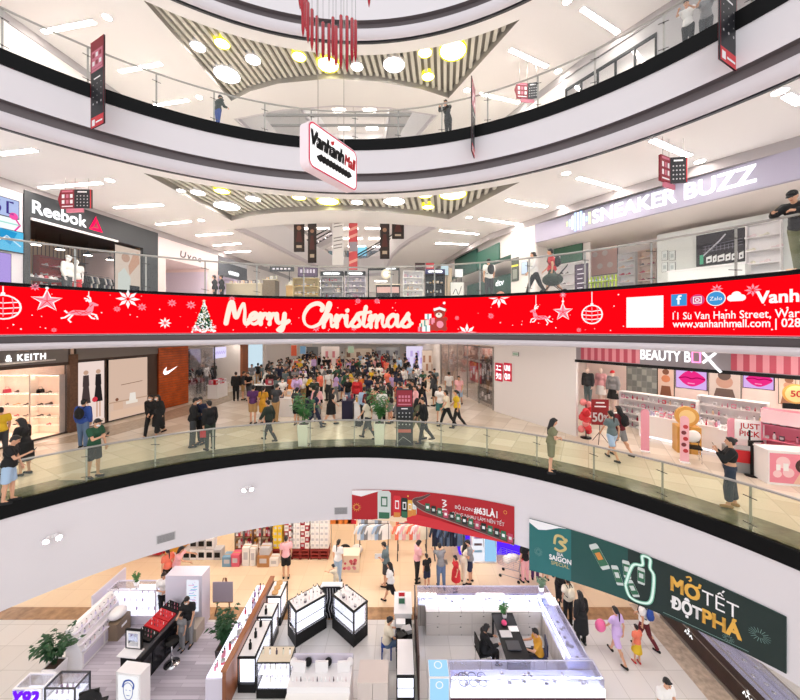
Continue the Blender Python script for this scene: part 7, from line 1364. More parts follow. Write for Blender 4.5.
(x, y) = gz(162, 664); t = thing_at('bar_stool', 'black round bar stool beside the makeup counter', 'stool', x+.3, y, 0); MB().lathe([(.19, .68), (.2, .7), (.19, .74)], BLACK, 18).build('seat', t); MB().lathe([(.03, .02), (.025, .68)], CHROME, 12).build('pole', t); MB().lathe([(.22, 0), (.22, .015), (.03, .03)], CHROME, 20).build('base', t)
# white partition with lit panel, bench
x, y = -7.4, 12.05; t = thing_at('partition_stand', 'tall white partition with lit blue pink panel at plank floor end', 'partition', x, y); MB().box((0, 0, .92), (1.25, .5, 1.84), LAVW).build('body', t); A = Art(lambda u, v, L: (u, -.25-L, v), .004); A.rect(.1, .52, .62, 1.7, scr('panel_ice', '#f2f4ff', .95), 1); rr = random.Random(6)
for i in range(26): A.line([(rr.uniform(.16, .4), .75+.035*i), (rr.uniform(.3, .48), .75+.035*i)], .022, scr(['panel_aqua', 'panel_pinkish', 'panel_lav'][i % 3], ['#6fc8e8', '#f0a9d0', '#b7a9ee'][i % 3], .9), 2)
A.build('lit_panel', t); MB().box((.5, -.5, .22), (.44, .48, .44), STONEG).build('bench', t)
x, y = gz(205, 626)
(x, y) = gz(219, 622); t = thing_at('easel', 'wooden easel holding a pale picture board by the brown counter', 'easel', x, y+.35)
for sx in (-1, 1): m = MB(); m.tube([(sx*.28, -.1, 0), (sx*.05, .06, 1.25)], .018, WOOD); m.build('leg', t)
m = MB(); m.tube([(0, .4, 0), (0, .07, 1.25)], .018, WOOD); m.build('rear_leg', t); MB().box((0, -.08, .5), (.7, .05, .03), WOOD).build('ledge', t); o = MB().box((0, 0, .35), (.72, .03, .7), mat('board_mauve', '#a79aa4', .6)).build('picture_board'); o.location = (x, y+.26, .517); tag(o, 'pale mauve picture board resting on the wooden easel', 'board')
x, y = gz(212, 668); plant((-5.5, 10.75, 0), 'tall dark leafy plant between plank floor and brown counter', .4, .36, 1.25, 30, .42, LEAF2, mat('pot_dark', '#3a3436', .5), 22, (.06, .22))
# brown partition counter running away from the camera
t = thing_at('partition_counter', 'long brown topped partition counter with pink displays, left of aisle', 'counter', -4.72, 11.0, 0, .0); MB().box((0, 0, .55), (.1, 3.5, 1.1), mat('kiosk_brown', '#8a5232', .45)).build('panel', t); MB().box((0, 0, 1.12), (.16, 3.56, .04), mat('kiosk_brown_top', '#a0623a', .35)).build('top_rail', t); MB().box((-.3, 0, .42), (.46, 3.4, .84), LAVW).build('shelf_body', t); MB().box((-.3, 0, .86), (.44, 3.3, .03), L_CASE).build('lit_top', t)
for i in range(30): good(rg.choice(['box', 'bottle', 'jar']), (-5.02+.1*rg.uniform(-1, 1), 9.5+.105*i, .876), 0, rg.uniform(.9, 1.5), pal(rg.choice([0, 1, 5, 6, 3, 2])), 'pink or lilac product on the brown partition counter', 'products on the brown partition counter')
for i, (y0, y1, lb) in enumerate(((11.95, 12.7, 'farthest black glass counter, wood discs on its white top'), (11.1, 11.7, 'middle black glass counter right of the brown partition'), (9.75, 11.0, 'long black glass counter right of brown partition, nearest'))):
    cx, cy, D = -4.38+.02*i, (y0+y1)/2, y1-y0; t = thing_at('display_counter', lb, 'counter', cx, cy); MB().box((0, 0, .12), (.5, D, .24), BLACK).build('plinth', t); m = MB()
    for sx in (-1, 1):
        for sy in (-1, 1): m.box((sx*.24, sy*(D/2-.02), .6), (.03, .04, .72), BLACK)
    m.box((0, 0, .98), (.52, D, .05), BLACK); m.build('frame', t); MB().box((0, 0, 1.01), (.44, D-.08, .016), WHT).build('top_panel', t); MB().box((0, 0, .6), (.4, D-.1, .68), L_CASE).build('lit_core', t); MB().box((.246, 0, .6), (.006, D-.08, .7), CLEAR).build('glass', t)
    for k in range(3 if i != 1 else 1):
        yy = cy-D*.3+D*.3*k
        if i == 0: o = MB().cyl((0, 0, 0), .11, .05, TAN).build('wooden_disc'); o.location = (cx, yy, 1.019); tag(o, 'round wooden disc on the farthest black glass counter', 'disc', 'wooden discs on the farthest counter')
        else: good('bottle', (cx, yy, 1.019), 0, 1.6, BLACK, 'dark bottle on the white top of a black glass counter', 'dark bottles on the black glass counters')
t = vitrine('black framed case with cream top, standing across the aisle', -4.0, -3.05, 9.6, 10.1, 1.0, BLACK, 2, base=.25, glabel='pale product inside the cream topped case', ggroup='products in the cream topped case', cols=[3, 6, 7]); MB().box((0, 0, 1.0), (.9, .46, .02), mat('kiosk_cream', '#eadcc4', .5)).build('top_panel', t)
for i in range(5): good('box', (-3.9+.19*i, 9.85, 1.012), 0, 1., pal([7, 3, 9][i % 3]), 'small card box on the cream topped case', 'card boxes on the cream topped case')
# V-shaped black display in the middle of the aisle
vx, vy = -2.43, 12.15
t = thing_at('corner_display', 'large black V-shaped glass display in the middle of the aisle', 'display case', vx, vy)
for s in (-1, 1):
    ang = s*-.62; M_ = Matrix.Translation((s*.72, -.42, 0)) @ Matrix.Rotation(s*-.72, 4, 'Z')
    nm = 'left' if s < 0 else 'right'
    m = MB(); m.box((0, 0, .2), (1.12, .62, .4), BLACK, M=M_); m.box((0, 0, 1.13), (1.14, .64, .04), BLACK, M=M_)
    for a in (-1, 1):
        for b in (-1, 1): m.box((a*.54, b*.29, .76), (.04, .04, .72), BLACK, M=M_)
    m.build('wing_frame', t); m = MB(); m.box((0, 0, .76), (.96, .5, .68), L_CASE, M=M_); m.build('lit_core', t); m = MB(); m.box((0, -.305, .76), (1.04, .008, .7), CLEAR, M=M_); m.box((0, .305, .76), (1.04, .008, .7), CLEAR, M=M_); m.box((-.555, 0, .76), (.008, .56, .7), CLEAR, M=M_); m.box((.555, 0, .76), (.008, .56, .7), CLEAR, M=M_); m.build('glass', t); m = MB(); m.box((0, -.3, .76), (1.04, .02, .015), BLACK, M=M_); m.build('shelf_edge', t); m = MB(); m.box((0, 0, 1.156), (1.02, .52, .012), WHT, M=M_); m.build('top_panel', t)
    W_M = Matrix.Translation((vx, vy, 0)) @ M_
    for i in range(14): p = W_M @ Vector((-.44+.147*(i % 7), -.14+.28*(i//7), 1.163)); good(['box', 'bottle', 'jar', 'tube'][i % 4], tuple(p), 0, rg.uniform(.8, 1.3), pal([3, 3, 9, 0][i % 4]), 'small white or dark bottle on the V-shaped display top', 'bottles on the V-shaped display')
m = MB(); m.prism([(-.4, .28), (.4, .28), (.44, -.0), (.3, .1), (-.3, .1), (-.44, 0)], 0, 1.12, BLACK); m.build('centre_body', t)
m = MB(); m.prism([(-.36, .3), (.36, .3), (.4, .04), (.28, .12), (-.28, .12), (-.4, .04)], 1.12, 1.16, WHT); m.build('centre_top', t)
cbl = MB(); rr = random.Random(1)
for i in range(4): x0 = -.15+.1*i; cbl.tube(smooth_path3 if False else [(x0, .06, 1.1), (x0+.03, .0, .8), (x0-.04, -.02, .45), (x0+.05, -.05, .15), (x0+.02, -.1, .02)], .008, LGREY)
cbl.build('cables', t)
# white low display and beige panel at the bottom
t = thing_at('display_table', 'low white display table with beauty devices, bottom centre', 'table', -2.12, 8.95); MB().box((0, .35, .5), (1.63, .7, 1.0), WHT).build('body', t); MB().box((0, -.2, .42), (1.63, .4, .84), mat('kiosk_bright', '#fbf8f4', .35)).build('front_step', t); MB().box((0, .66, 1.12), (1.63, .04, .24), LAVW).build('back_rim', t)
for i in range(3): p = (-2.72+.6*i, 9.35, 1.002); o = MB().box((0, 0, .14), (.34, .06, .28), WHT).build('picture_card'); o.location = p; o.rotation_euler = (0, 0, .1*(i-1)); tag(o, ['left', 'middle', 'right'][i]+' white picture card on the low white display table', 'card')
for i, (xx, mt) in enumerate(((-2.95, WHT), (-2.55, BLACK), (-2.0, BLACK), (-1.4, WHT))): o = MB().ell((0, 0, .1), (.1, .1, .1), mt, 14, 10).build('round_device'); o.location = (xx+.02, 9.52, 1.002); tag(o, ['first round white', 'second, black', 'third, black', 'last round white'][i]+' round device from the left on low white table', 'device')
for i in range(14): good('tube', (-2.83+.108*i, 9.1, 1.002), 0, .9, pal([3, 0, 9, 3][i % 4]), 'thin pale tube lined up on the low white display table', 'tubes on the low white table')
t = thing_at('panel_cabinet', 'plain beige two-panel cabinet at bottom, right of white table', 'cabinet', -.72, 9.05)
for sx in (-1, 1): MB().box((sx*.2, .3, .5), (.39, .62, 1.0), BEIGEP).build('panel_door', t)
MB().box((0, .3, 1.01), (.8, .64, .02), BEIGEP).build('worktop', t)
# narrow counter beside the jewellery kiosk
t = thing_at('narrow_counter', 'narrow counter of cases with posters left of jewellery kiosk', 'counter', .15, 10.9); MB().box((-.05, .9, .45), (.55, .9, .9), WHT).build('far_body', t); MB().box((-.05, .9, .92), (.6, .95, .04), WHT).build('far_top', t); MB().box((-.02, 0, .38), (.5, .9, .76), BLACK).build('middle_body', t); MB().box((.0, -1.05, .47), (.5, 1.1, .94), BLACK).build('near_body', t); MB().box((0, -1.05, .95), (.46, 1.05, .02), WHT).build('near_top', t); m = MB(); m.box((0, -1.606, .62), (.42, .01, .5), L_CASE); m.box((0, -1.612, .62), (.44, .008, .02), BLACK); m.build('lit_front', t)
t = thing_at('divider_panel', 'dark brown narrow divider along the left side of jewellery kiosk', 'partition', .52, 10.9); MB().box((0, .7, .6), (.05, 1.3, 1.2), mat('divider_brown', '#4a2f28', .4)).build('far_panel', t); MB().box((.0, -.75, .62), (.05, 1.2, 1.24), mat('divider_brown', '#4a2f28', .4)).build('near_panel', t)
for i, (yy, c) in enumerate(((11.95, RED), (11.7, CANG))): o = MB().box((0, 0, .13), (.26, .03, .26), WHT).build('poster_card'); o.location = (.06+.0, yy, .941); tag(o, ['red', 'green'][i]+' marked poster card on the narrow white counter', 'card'); o2 = MB().box((0, -.017, .13), (.2, .004, .18), c).build('picture', o)
for i, (xx, yy) in enumerate(((.02, 11.1), (.2, 10.85), (.05, 10.65))): o = MB().box((0, 0, .06), (.3, .22, .12), [WHT, LGREY, BLACK][i]).build('packet'); o.location = (xx, yy, .762); o.rotation_euler = (0, 0, .3*i); tag(o, ['white', 'light grey', 'black'][i]+' packet lying on the black part of narrow counter', 'packet')
# jewellery kiosk: ring of glass topped counters
KX0, KX1, KY0, KY1 = .72, 5.3, 9.15, 12.5; KH = 1.0; KD = .55
GT = glass('case_glass', (.93, .94, 1.), .08); JEW = mat('jewel_tray', '#d2d5f8', .3, noise=.15, nscale=40); KGR = brickmat('kiosk_panel_greige', '#d3ccc5', '#cdc6bf', '#9c948c', .75, .26, .01, .4)
JG = MB(); JG.lathe([(.05, 0), (.055, .004), (.055, .008), (.045, .012)], CHROME, 12); JGm = JG.mesh('bangle')
def kcounter(label, x0, x1, y0, y1, front=None, fh=KH):
    t = thing_at('jewellery_counter', label, 'counter', (x0+x1)/2, (y0+y1)/2); W, D = x1-x0, y1-y0
    MB().box((0, 0, .35), (W, D, .7), KGR).build('body', t); MB().box((0, 0, .71), (W-.04, D-.04, .02), JEW).build('jewel_tray', t); m = MB(); m.box((0, 0, KH-.008), (W, D, .016), GT)
    for sy in (-1, 1): m.box((0, sy*(D/2-.006), .85), (W, .012, .28), GT)
    for sx in (-1, 1): m.box((sx*(W/2-.006), 0, .85), (.012, D-.03, .28), GT)
    m.build('glass_case', t); m = MB()
    for sy in (-1, 1): m.box((0, sy*(D/2-.015), KH-.02), (W, .02, .02), WHT)
    for sx in (-1, 1): m.box((sx*(W/2-.015), 0, KH-.02), (.02, D-.06, .02), WHT)
    m.build('edge_trim', t); m = MB(); (m.box((0, -D/2+.06, KH-.035), (W-.1, .03, .012), L_TUBE) if W > D else m.box((-W/2+.06, 0, KH-.035), (.03, D-.1, .012), L_TUBE)); m.build('light_strip', t)
    return t
kcounter('far glass topped jewellery counter closing the square kiosk', KX0-.1, KX1-.0, KY1-KD, KY1); kcounter('right-hand glass topped jewellery counter of the square kiosk', KX1-KD, KX1+.05, KY0+KD+.03, KY1-KD-.005)
t = kcounter('near glass topped jewellery counter with dark red base', KX0+.62, KX1+.12, KY0, KY0+KD)
MB().box((0, -KD/2-.02, .28), (KX1-KX0-.5, .03, .5), mat('base_maroon', '#4a1420', .35)).build('red_base', t); MB().box((0, -KD/2-.03, .66), (KX1-KX0-.5, .05, .2), L_CASE).build('lit_front', t)
t = thing_at('lit_sign_box', 'glowing pale blue upright panel at near left corner of kiosk', 'sign', KX0+.33, KY0+.3); MB().box((0, 0, .5), (.56, .5, 1.0), WHT).build('body', t); A = Art(lambda u, v, L: (u, -.25-L, v), .004); A.rect(-.25, .25, .06, .96, scr('ice_blue', '#a9dcff', 1.), 1); A.ring((0, .8), .09, .025, scr('ice_white', '#ffffff', 1.), 2); A.build('front_panel', t); A = Art(lambda u, v, L: (u, v, 1.0+L), .004); A.rect(-.26, .26, -.23, .23, scr('ice_blue', '#a9dcff', 1.), 1); A.ring((0, .08), .1, .025, scr('ice_white', '#ffffff', 1.), 2); A.build('top_panel', t)
rr = random.Random(17)
for i in range(60):
    q = i % 3; p = (rr.uniform(KX0+.8, KX1-.1), rr.uniform(KY0+.1, KY0+KD-.1), .722) if q == 0 else (rr.uniform(KX0, KX1-.2), rr.uniform(KY1-KD+.1, KY1-.1), .722) if q == 1 else (rr.uniform(KX1-KD+.1, KX1-.06), rr.uniform(KY0+.8, KY1-.7), .722)
    o = obj('bangle', JGm); o.location = p; tag(o, 'thin metal bangle under the %s glass of the jewellery kiosk' % ['near', 'far', 'right'][q], 'bangle', 'bangles under the %s glass' % ['near', 'far', 'right'][q])
for i in range(7): o = obj('necklace_stand', gmesh('bust', lambda: MB().lathe([(.05, 0), (.07, .02), (.06, .1), (.025, .16), (.02, .17)], mat('velvet_white', '#f0eef5', .5), 10).mesh('necklace_stand'))); o.location = (KX0+.9+.55*i, KY1-.25, .722); tag(o, 'small white necklace stand under the far glass', 'stand', 'necklace stands under the far glass')
for i in range(6): o = obj('necklace', gmesh('neck', lambda: (lambda m: (m.tube([(.11*math.cos(a*.5), .09*math.sin(a*.5), 0) for a in range(12)], .012, mat('silver_dark', '#5b5b6c', .3, .8)), m.mesh('necklace'))[1])(MB()))); o.location = (KX0+1.0+.26*(i % 3), KY0+.16+.2*(i//3), .736); tag(o, 'dark silver necklace laid under the near glass at left', 'necklace', 'necklaces under the near glass')
x, y = gz(530, 585, KH); plant((KX1-.3, KY1-.25, KH), 'small grey green plant on the far corner of jewellery kiosk', .14, .16, .34, 12, .2, mat('leaf_grey', '#6f8f72', .5), WHT, 31, (.03, .12))
# drawers on the inner face of the far counter
t = thing_at('drawer_unit', 'row of greige drawers along the inner far side of kiosk', 'drawers', (KX0+KX1)/2-.2, KY1-KD-.2); MB().box((0, 0, .4), (KX1-KX0-.7, .36, .8), KGR).build('body', t)
for i in range(5):
    for k in range(2): dr_ = MB().box((-1.55+.77*i, -.186, .22+.36*k), (.72, .012, .32), mat('drawer_front', '#d8d1ca', .4)).build('drawer', t); MB().box((-1.55+.77*i, -.198, .3+.36*k), (.05, .014, .02), DGREY).build('knob', dr_)
t = thing_at('work_desk', 'black work desk with flowers inside the square jewellery kiosk', 'desk', 3.42, 10.75); MB().box((0, 0, .74), (.7, 1.7, .05), BLACK).build('desk_top', t)
for sx in (-1, 1):
    for sy in (-1, 1): MB().box((sx*.31, sy*.8, .36), (.05, .05, .715), BLACK).build('leg', t)
MB().box((0, -.86, .5), (.6, .03, .4), DGREY).build('modesty_panel', t)
for i, (xx, yy, c, lb, s) in enumerate(((3.4, 10.35, DGREY, 'dark open case on the black work desk', (.4, .3, .04)), (3.3, 10.75, LGREY, 'grey tray on the black work desk', (.34, .24, .03)), (3.6, 10.95, WHT, 'white papers on the black work desk', (.3, .2, .01)))): o = MB().box((0, 0, s[2]/2), s, c).build('desk_tray'); o.location = (xx, yy, .766); tag(o, lb, 'tray')
plant((3.45, 11.4, .766), 'flowering plant at the far end of black work desk', .12, .13, .32, 12, .2, LEAF, WHT, 41, (.03, .1)); o = MB().ell((0, 0, .07), (.09, .09, .07), mat('pink_hot', '#e8487a', .4), 12, 8).build('pink_box'); o.location = (3.35, 11.1, .766); tag(o, 'hot pink round box on the black work desk', 'box')
chair_simple((2.55, 10.55, 0), -PI/2+.2, 'black chair with seated person in black, left of work desk'); chair_simple((4.22, 10.45, 0), PI/2-.2, 'navy chair with person in yellow, right of work desk', mat('chair_navy', '#232846', .5))
# dark long counter at the right
t = thing_at('shop_counter', 'long dark wood counter with glass top under green banner', 'counter', 9.65, 9.2); DW = mat('counter_dark_wood', '#33211c', .35, noise=.3, nscale=3); MB().box((0, 0, .42), (.72, 6.2, .84), DW).build('body', t); MB().box((-.37, 0, .06), (.05, 6.2, .1), STEEL).build('kick_plate', t); MB().box((-.37, 0, .62), (.02, 6.2, .03), STEEL).build('inlay', t); MB().box((0, 0, .86), (.66, 6.1, .03), JEW).build('lit_tray', t); MB().box((0, 0, .95), (.72, 6.2, .14), GT).build('glass_case', t); m = MB(); m.box((-.35, 0, 1.03), (.03, 6.2, .02), STEEL); m.box((.35, 0, 1.03), (.03, 6.2, .02), STEEL); m.build('edge_trim', t)
for i in range(3): A = Art(lambda u, v, L, i=i: (-.365-L, 1.9-1.9*i-u, v), .004); A.disc((0, .6), .05, SW, 1, 8); A.line([(-.14, .42), (-.1, .52), (-.05, .42), (0, .52), (.05, .42), (.1, .52), (.14, .42)], .035, SW, 1); A.build('emblem', t)
for i in range(24): o = obj('bangle', JGm); o.location = (9.65+rr.uniform(-.25, .25), 6.5+.22*i, .877); tag(o, 'thin metal bangle on the long dark counter under glass', 'bangle', 'bangles on the long dark counter')
# ================================================================ GROUND FLOOR GOODS AT THE BACK
def crate(x, y, z, s, m, label, group, name='carton', rz=0.):
    o = obj(name, gmesh('carton', lambda: (lambda b: (b.box((0, 0, .5), (1, 1, 1), WHT), b.box((0, -.502, .55), (.6, .01, .4), LGREY), b.box((0, 0, 1.002), (1, .12, .006), TAN), b.mesh('carton'))[-1])(MB()))); o.location = (x, y, z); o.scale = s; o.rotation_euler = (0, 0, rz); setmat(o, m, 0); return tag(o, label, 'box', group)
CARD = mat('carton_brown', '#b98450', .6); YEL = mat('carton_yellow', '#f0cc2e', .5); CWH = mat('carton_white', '#f2ede6', .5); CRD = mat('carton_red', '#a51c2c', .5); PALW = mat('pallet_red', '#8e2a22', .6); GOLDB = mat('carton_gold', '#d99a2b', .5)
# boxes from px 327..? stacked on red pallets
for i, (px, m1, nm) in enumerate(((279, YEL, 'yellow'), (290, CRD, 'red and white'), (297, CWH, 'white'), (306, CRD, 'dark red'), (316, CWH, 'cream white'), (325, CWH, 'white, rightmost'))):
    x = (px-400)/F*15.6
    p = thing_at('pallet', f'red shop pallet under the {nm} packet stack', 'pallet', x, 15.6)
    for k in range(3): MB().box((0, 0, .1+.16*k), (.4, .5, .07), PALW).build('deck', p)
    for sx in (-1, 1): MB().box((sx*.17, 0, .23), (.05, .46, .46), PALW).build('post', p)
    for r_ in range(5):
        for c_ in range(2): crate(x-.1+.2*c_, 15.6, .475+.26*r_, (.19, .4, .255), m1 if (r_+c_) % 2 == 0 or i in (0, 2) else CWH, f'{nm} packet in the stack on its red pallet', f'{nm} packets on the pallet')
for i in range(5):
    x = (232+i*9.5-400)/F*15.3
    t = thing_at('goods_shelf', ['first', 'second', 'third', 'fourth', 'fifth'][i]+' grocery shelf left of the yellow packet stack', 'shelf', x, 16.2)
    for sx in (-1, 1): MB().box((sx*.19, 0, 1.0), (.03, .5, 2.0), STEEL).build('upright', t)
    for k in range(4): MB().box((0, 0, .1+.55*k), (.36, .48, .03), WOOD).build('shelf_board', t)
    for k in range(4):
        for c_ in range(3): crate(x-.11+.11*c_, 16.1, .117+.55*k, (.1, .2, .28+.06*((c_+k+i) % 3)), [CARD, CWH, pal(2), pal(4), CRD, pal(1), GOLDB][(i*3+k+c_) % 7], 'brown, white or pink packet on the grocery shelves', 'packets on the grocery shelves')
for i, (px, m1, lb, s) in enumerate(((229, pal(11), 'teal and pink appliance box', (.4, .4, .42)), (237, mat('carton_pink', '#e0637a', .5), 'bright pink appliance box', (.36, .4, .5)), (247, CWH, 'tall white fan box', (.3, .3, .8)), (254, CWH, 'second tall white fan box', (.24, .3, .75)), (265, CARD, 'big brown carton', (.5, .45, .5)), (266, LGREY, 'grey tub box on big brown carton', (.42, .38, .3)), (275, CWH, 'small white box right of brown carton', (.36, .36, .34)))):
    crate((px-400)/F*15.1, 15.1-(0 if i != 5 else 0), .502 if i == 5 else 0, s, m1, lb+' on the floor before grocery shelves', None)
for i, (px, zz) in enumerate(((193, 0), (193, .5), (201, 0), (201, .5), (209, 0), (217, 0), (209, .5), (186, .0))):
    x = (px-400)/F*15.3; t = thing_at('small_oven', ['lower', 'upper'][zz > 0]+' grey countertop oven at column %s of the appliance display' % ['one', 'one', 'two', 'two', 'three', 'four', 'three', 'zero'][i], 'oven', x, 15.5, zz); MB().box((0, 0, .24), (.34, .36, .46), LGREY if i % 2 else WHT).build('body', t, bevel=.02); MB().box((0, -.185, .24), (.24, .012, .22), BLACK).build('door', t); MB().box((0, -.2, .37), (.2, .02, .02), STEEL).build('handle', t)
for i in range(6):
    x = (112+i*9-400)/F*15.6; t = thing_at('goods_rack', ['first', 'second', 'third', 'fourth', 'fifth', 'sixth'][i]+' red shelf rack of packets at far left back', 'rack', x, 15.8)
    for sx in (-1, 1): MB().box((sx*.19, .1, .7), (.03, .3, 1.4), RED).build('upright', t)
    for k in range(3): MB().box((0, 0, .12+.5*k), (.38, .5, .06), RED).build('shelf_board', t)
    for k in range(3):
        for c_ in range(3): crate(x-.12+.12*c_, 15.75, .152+.5*k, (.1, .2, .22), [pal(9), RED, DGREY, pal(8)][(i+k+c_) % 4], 'dark or red packet on the red racks far left', 'packets on the red racks')
for i in range(6):
    x = (168+(i % 3)*6-400)/F*15.4; crate(x, 15.6, .0+.42*(i//3), (.26, .4, .41), GOLDB, 'orange gold carton stacked between red racks and ovens', 'orange gold cartons')
# clothes racks at the back centre
for i, (px, cols, lb, long) in enumerate(((374, ['white', 'lightblue', 'grey', 'white'], 'rack of pale shirts, leftmost of the three back racks', 1.), (412, ['coral', 'white', 'pink', 'cream'], 'rack of coral and white clothes, middle of three', 1.), (449, ['darkjeans', 'navy', 'jeans', 'darkjeans', 'jeans'], 'rack of blue jeans, rightmost of the three back racks', 1.45))):
    for r_ in range(2): clothes_rack(((px-400)/F*(15.5+.7*r_), 15.5+.7*r_, 0), 0, 1.3, cols, ('front ' if r_ == 0 else 'rear ')+lb, ('front ' if r_ == 0 else 'rear ')+'garment on the '+lb.split(',')[0], ('front ' if r_ == 0 else 'rear ')+lb.split(',')[0]+' garments', h=1.55+.25*r_, step=.16, long=long, front=True)
for px, h_, lb in ((427, 1.9, 'left'), (444, 1.95, 'middle'), (463, 2.0, 'right')): t = thing_at('price_sign', lb+' small yellow price sign above the clothes racks', 'sign', (px-400)/F*15.2, 15.2); MB().box((0, 0, h_-.05), (.34, .03, .2), YEL).build('board', t); m = MB(); m.tube([(0, .02, 0), (0, .02, h_)], .01, STEEL); m.build('pole', t); MB().box((0, 0, .01), (.3, .3, .02), STEEL).build('base', t); A = Art(lambda u, v, L: (u, -.015-L, v), .003); A.rect(-.11, .11, h_-.08, h_-.03, BLACK, 1); A.build('print', t)
t = thing_at('promo_table', 'low table with pink flower print, left of pale shirt rack', 'table', (350-400)/F*14.8, 14.8); MB().box((0, 0, .35), (.8, .5, .7), mat('promo_cream', '#f3dcc4', .5)).build('body', t); MB().box((0, 0, .72), (.84, .54, .03), mat('promo_cream', '#f3dcc4', .5)).build('table_top', t); A = Art(lambda u, v, L: (u, -.25-L, v), .004); rr2 = random.Random(4)
for i in range(14): A.disc((rr2.uniform(-.3, .3), rr2.uniform(.15, .6)), rr2.uniform(.04, .09), mat(['petal_pink', 'petal_red'][i % 2], ['#f09aa4', '#e0606a'][i % 2], .5), 1+i % 2, 10)
A.build('print', t)
for i, (px, c) in enumerate(((334, 'orange'), (340, 'orange'), (347, 'orange'), (352, 'red'))): o = obj('hanging_garment', gmesh('garment', g_garment)); o.location = ((px-400)/F*16.2, 16.2, 1.75); setmat(o, cm(c)); tag(o, ['first bright orange', 'second bright orange', 'third bright orange', 'bright red'][i]+' jacket hanging between packets and pale shirts', 'jacket')
t = thing_at('hanging_rail', 'steel rail holding the bright orange jackets', 'rail', (343-400)/F*16.2, 16.2)
for sx in (-1, 1): m = MB(); m.tube([(sx*.55, 0, 0), (sx*.55, 0, 1.86)], .015, STEEL); m.build('post', t)
m = MB(); m.tube([(-.55, 0, 1.86), (.55, 0, 1.86)], .015, STEEL); m.build('rail', t)
for i, (px, m_) in enumerate(((345, BLACK), (357, CWH))): o = MB().ell((0, 0, .2), (.26, .2, .2), m_, 14, 10).build('bag_bundle'); o.location = ((px-400)/F*15.8, 15.8, 0); tag(o, ['black', 'white'][i]+' bag bundle on the floor under the orange jackets', 'bag')
# purple booth and fridges
PURP = emit('booth_purple', '#4a22d8', .9); PUR = mat('booth_purple_paint', '#4426a0', .5)
xb = (505-400)/F*15.9; t = thing_at('purple_booth', 'glowing purple booth behind the white fridges', 'booth', 5.0, 16.6); MB().box((0, .5, 1.3), (4.4, .1, 2.6), PUR).build('back_wall', t); MB().box((0, 0, .03), (4.6, 1.8, .06), PURP).build('lit_floor', t); MB().box((0, .43, 1.5), (4.2, .03, .9), PURP).build('lit_band', t); MB().box((1.4, -.1, .5), (1.2, .5, .9), PUR).build('counter', t)
for i, (px, c, lb) in enumerate(((478, '#f4f6ff', 'white lit drinks fridge left of purple booth'), (490, '#9fd0f4', 'pale blue drinks fridge next to the white one'))):
    x = (px-400)/F*15.2; t = thing_at('drinks_fridge', lb, 'fridge', x, 15.35); MB().box((0, .02, .95), (.56, .5, 1.9), WHT).build('body', t, bevel=.02); MB().box((0, -.24, .95), (.5, .02, 1.7), scr('fridge_%d' % i, c, .95)).build('door', t); MB().box((.22, -.265, 1.0), (.02, .03, .5), STEEL).build('handle', t)
    if i == 0:
        for k in range(3): MB().box((-.02, -.253, .55+.3*k), (.34, .006, .1), pal([11, 9, 5][k])).build('print', t)
def cart(loc, rz, label):
    t = thing('shopping_cart', label, 'cart', loc, rz); m = MB(); B0 = [(-.22, -.35, .5), (.22, -.35, .5), (.26, .45, .55), (-.26, .45, .55)]; T0 = [(-.28, -.42, .95), (.28, -.42, .95), (.3, .5, .9), (-.3, .5, .9)]
    for q in range(6):
        f = q/5; P = [tuple(Vector(a).lerp(Vector(b), f)) for a, b in zip(B0, T0)]; m.tube(P+[P[0]], .006, STEEL, 5)
    for k in range(4):
        for f in (0, .25, .5, .75): a = Vector(B0[k]).lerp(Vector(B0[(k+1) % 4]), f); b = Vector(T0[k]).lerp(Vector(T0[(k+1) % 4]), f); m.tube([a, b], .005, STEEL, 4)
    m.build('basket', t); m = MB(); m.tube([(-.3, -.5, 1.0), (.3, -.5, 1.0)], .018, RED); m.build('handle', t); m = MB()
    for sx in (-1, 1): m.tube([(sx*.28, -.42, .95), (sx*.22, -.4, .2), (sx*.22, .4, .12)], .012, STEEL)
    m.build('chassis', t)
    for sx in (-1, 1):
        for yy in (-.36, .38): m = MB(); m.cone((sx*.22-.015, yy, .06), (sx*.22+.015, yy, .06), .06, .06, BLACK, 12); m.build('wheel', t)
    return t
x, y = gz(511, 577); cart((x, y, 0), 1.0, 'steel shopping cart full of white bags by purple booth')
for i in range(3): o = MB().ell((0, 0, .15), (.18, .17, .15), CWH, 12, 8).build('shopping_bag'); o.location = (x-.18+.17*i, y+.05*(i-1), .62+.03*(i == 1)); tag(o, ['left', 'middle', 'right'][i]+' white shopping bag in the steel cart', 'bag')
# ================================================================ PEOPLE
# second level: photo column and row of the feet, heading, pose, woman, top, bottom, hair, height, label
def PP(px, py, zf, hd, pose, fem, top, bot, hair, h, label, **k):
    x, y = at_z(px, py, zf); return person((x, y, zf), rad(hd), pose, fem, top, bot, hair, h=h, label=label, **k)
T, LG, JK, CT, DS, VS, CR = 'tee', 'long', 'jacket', 'coat', 'dress', 'vest', 'crop'
t = PP(9, 503, Z2, -60, 'phone', True, (T, 'black'), ('shorts', 'lightblue'), 'short', 1.6, 'woman in black top and pale patterned shorts with phone, at far left railing'); phone(t, 'phone', label='phone held by the woman at the far left railing')
PP(24, 475, Z2, 100, 'hold', True, (CT, 'black'), ('shorts', 'darkgrey'), 'long', 1.62, 'long-haired woman in black cardigan behind the far left railing')
PP(1, 458, Z2, 70, 'stand', False, (T, 'yellow'), ('trousers', 'darkgrey'), 'short', 1.62, 'person in yellow shirt cut off by the left photo edge')
t = PP(83, 448, Z2, 10, 'stand', False, (JK, 'blue'), ('trousers', 'jeans'), 'short', 1.68, 'man in blue jacket and jeans seen from behind at shop window'); backpack(t, 'stand', 'black', 'black backpack worn by the man in blue jacket')
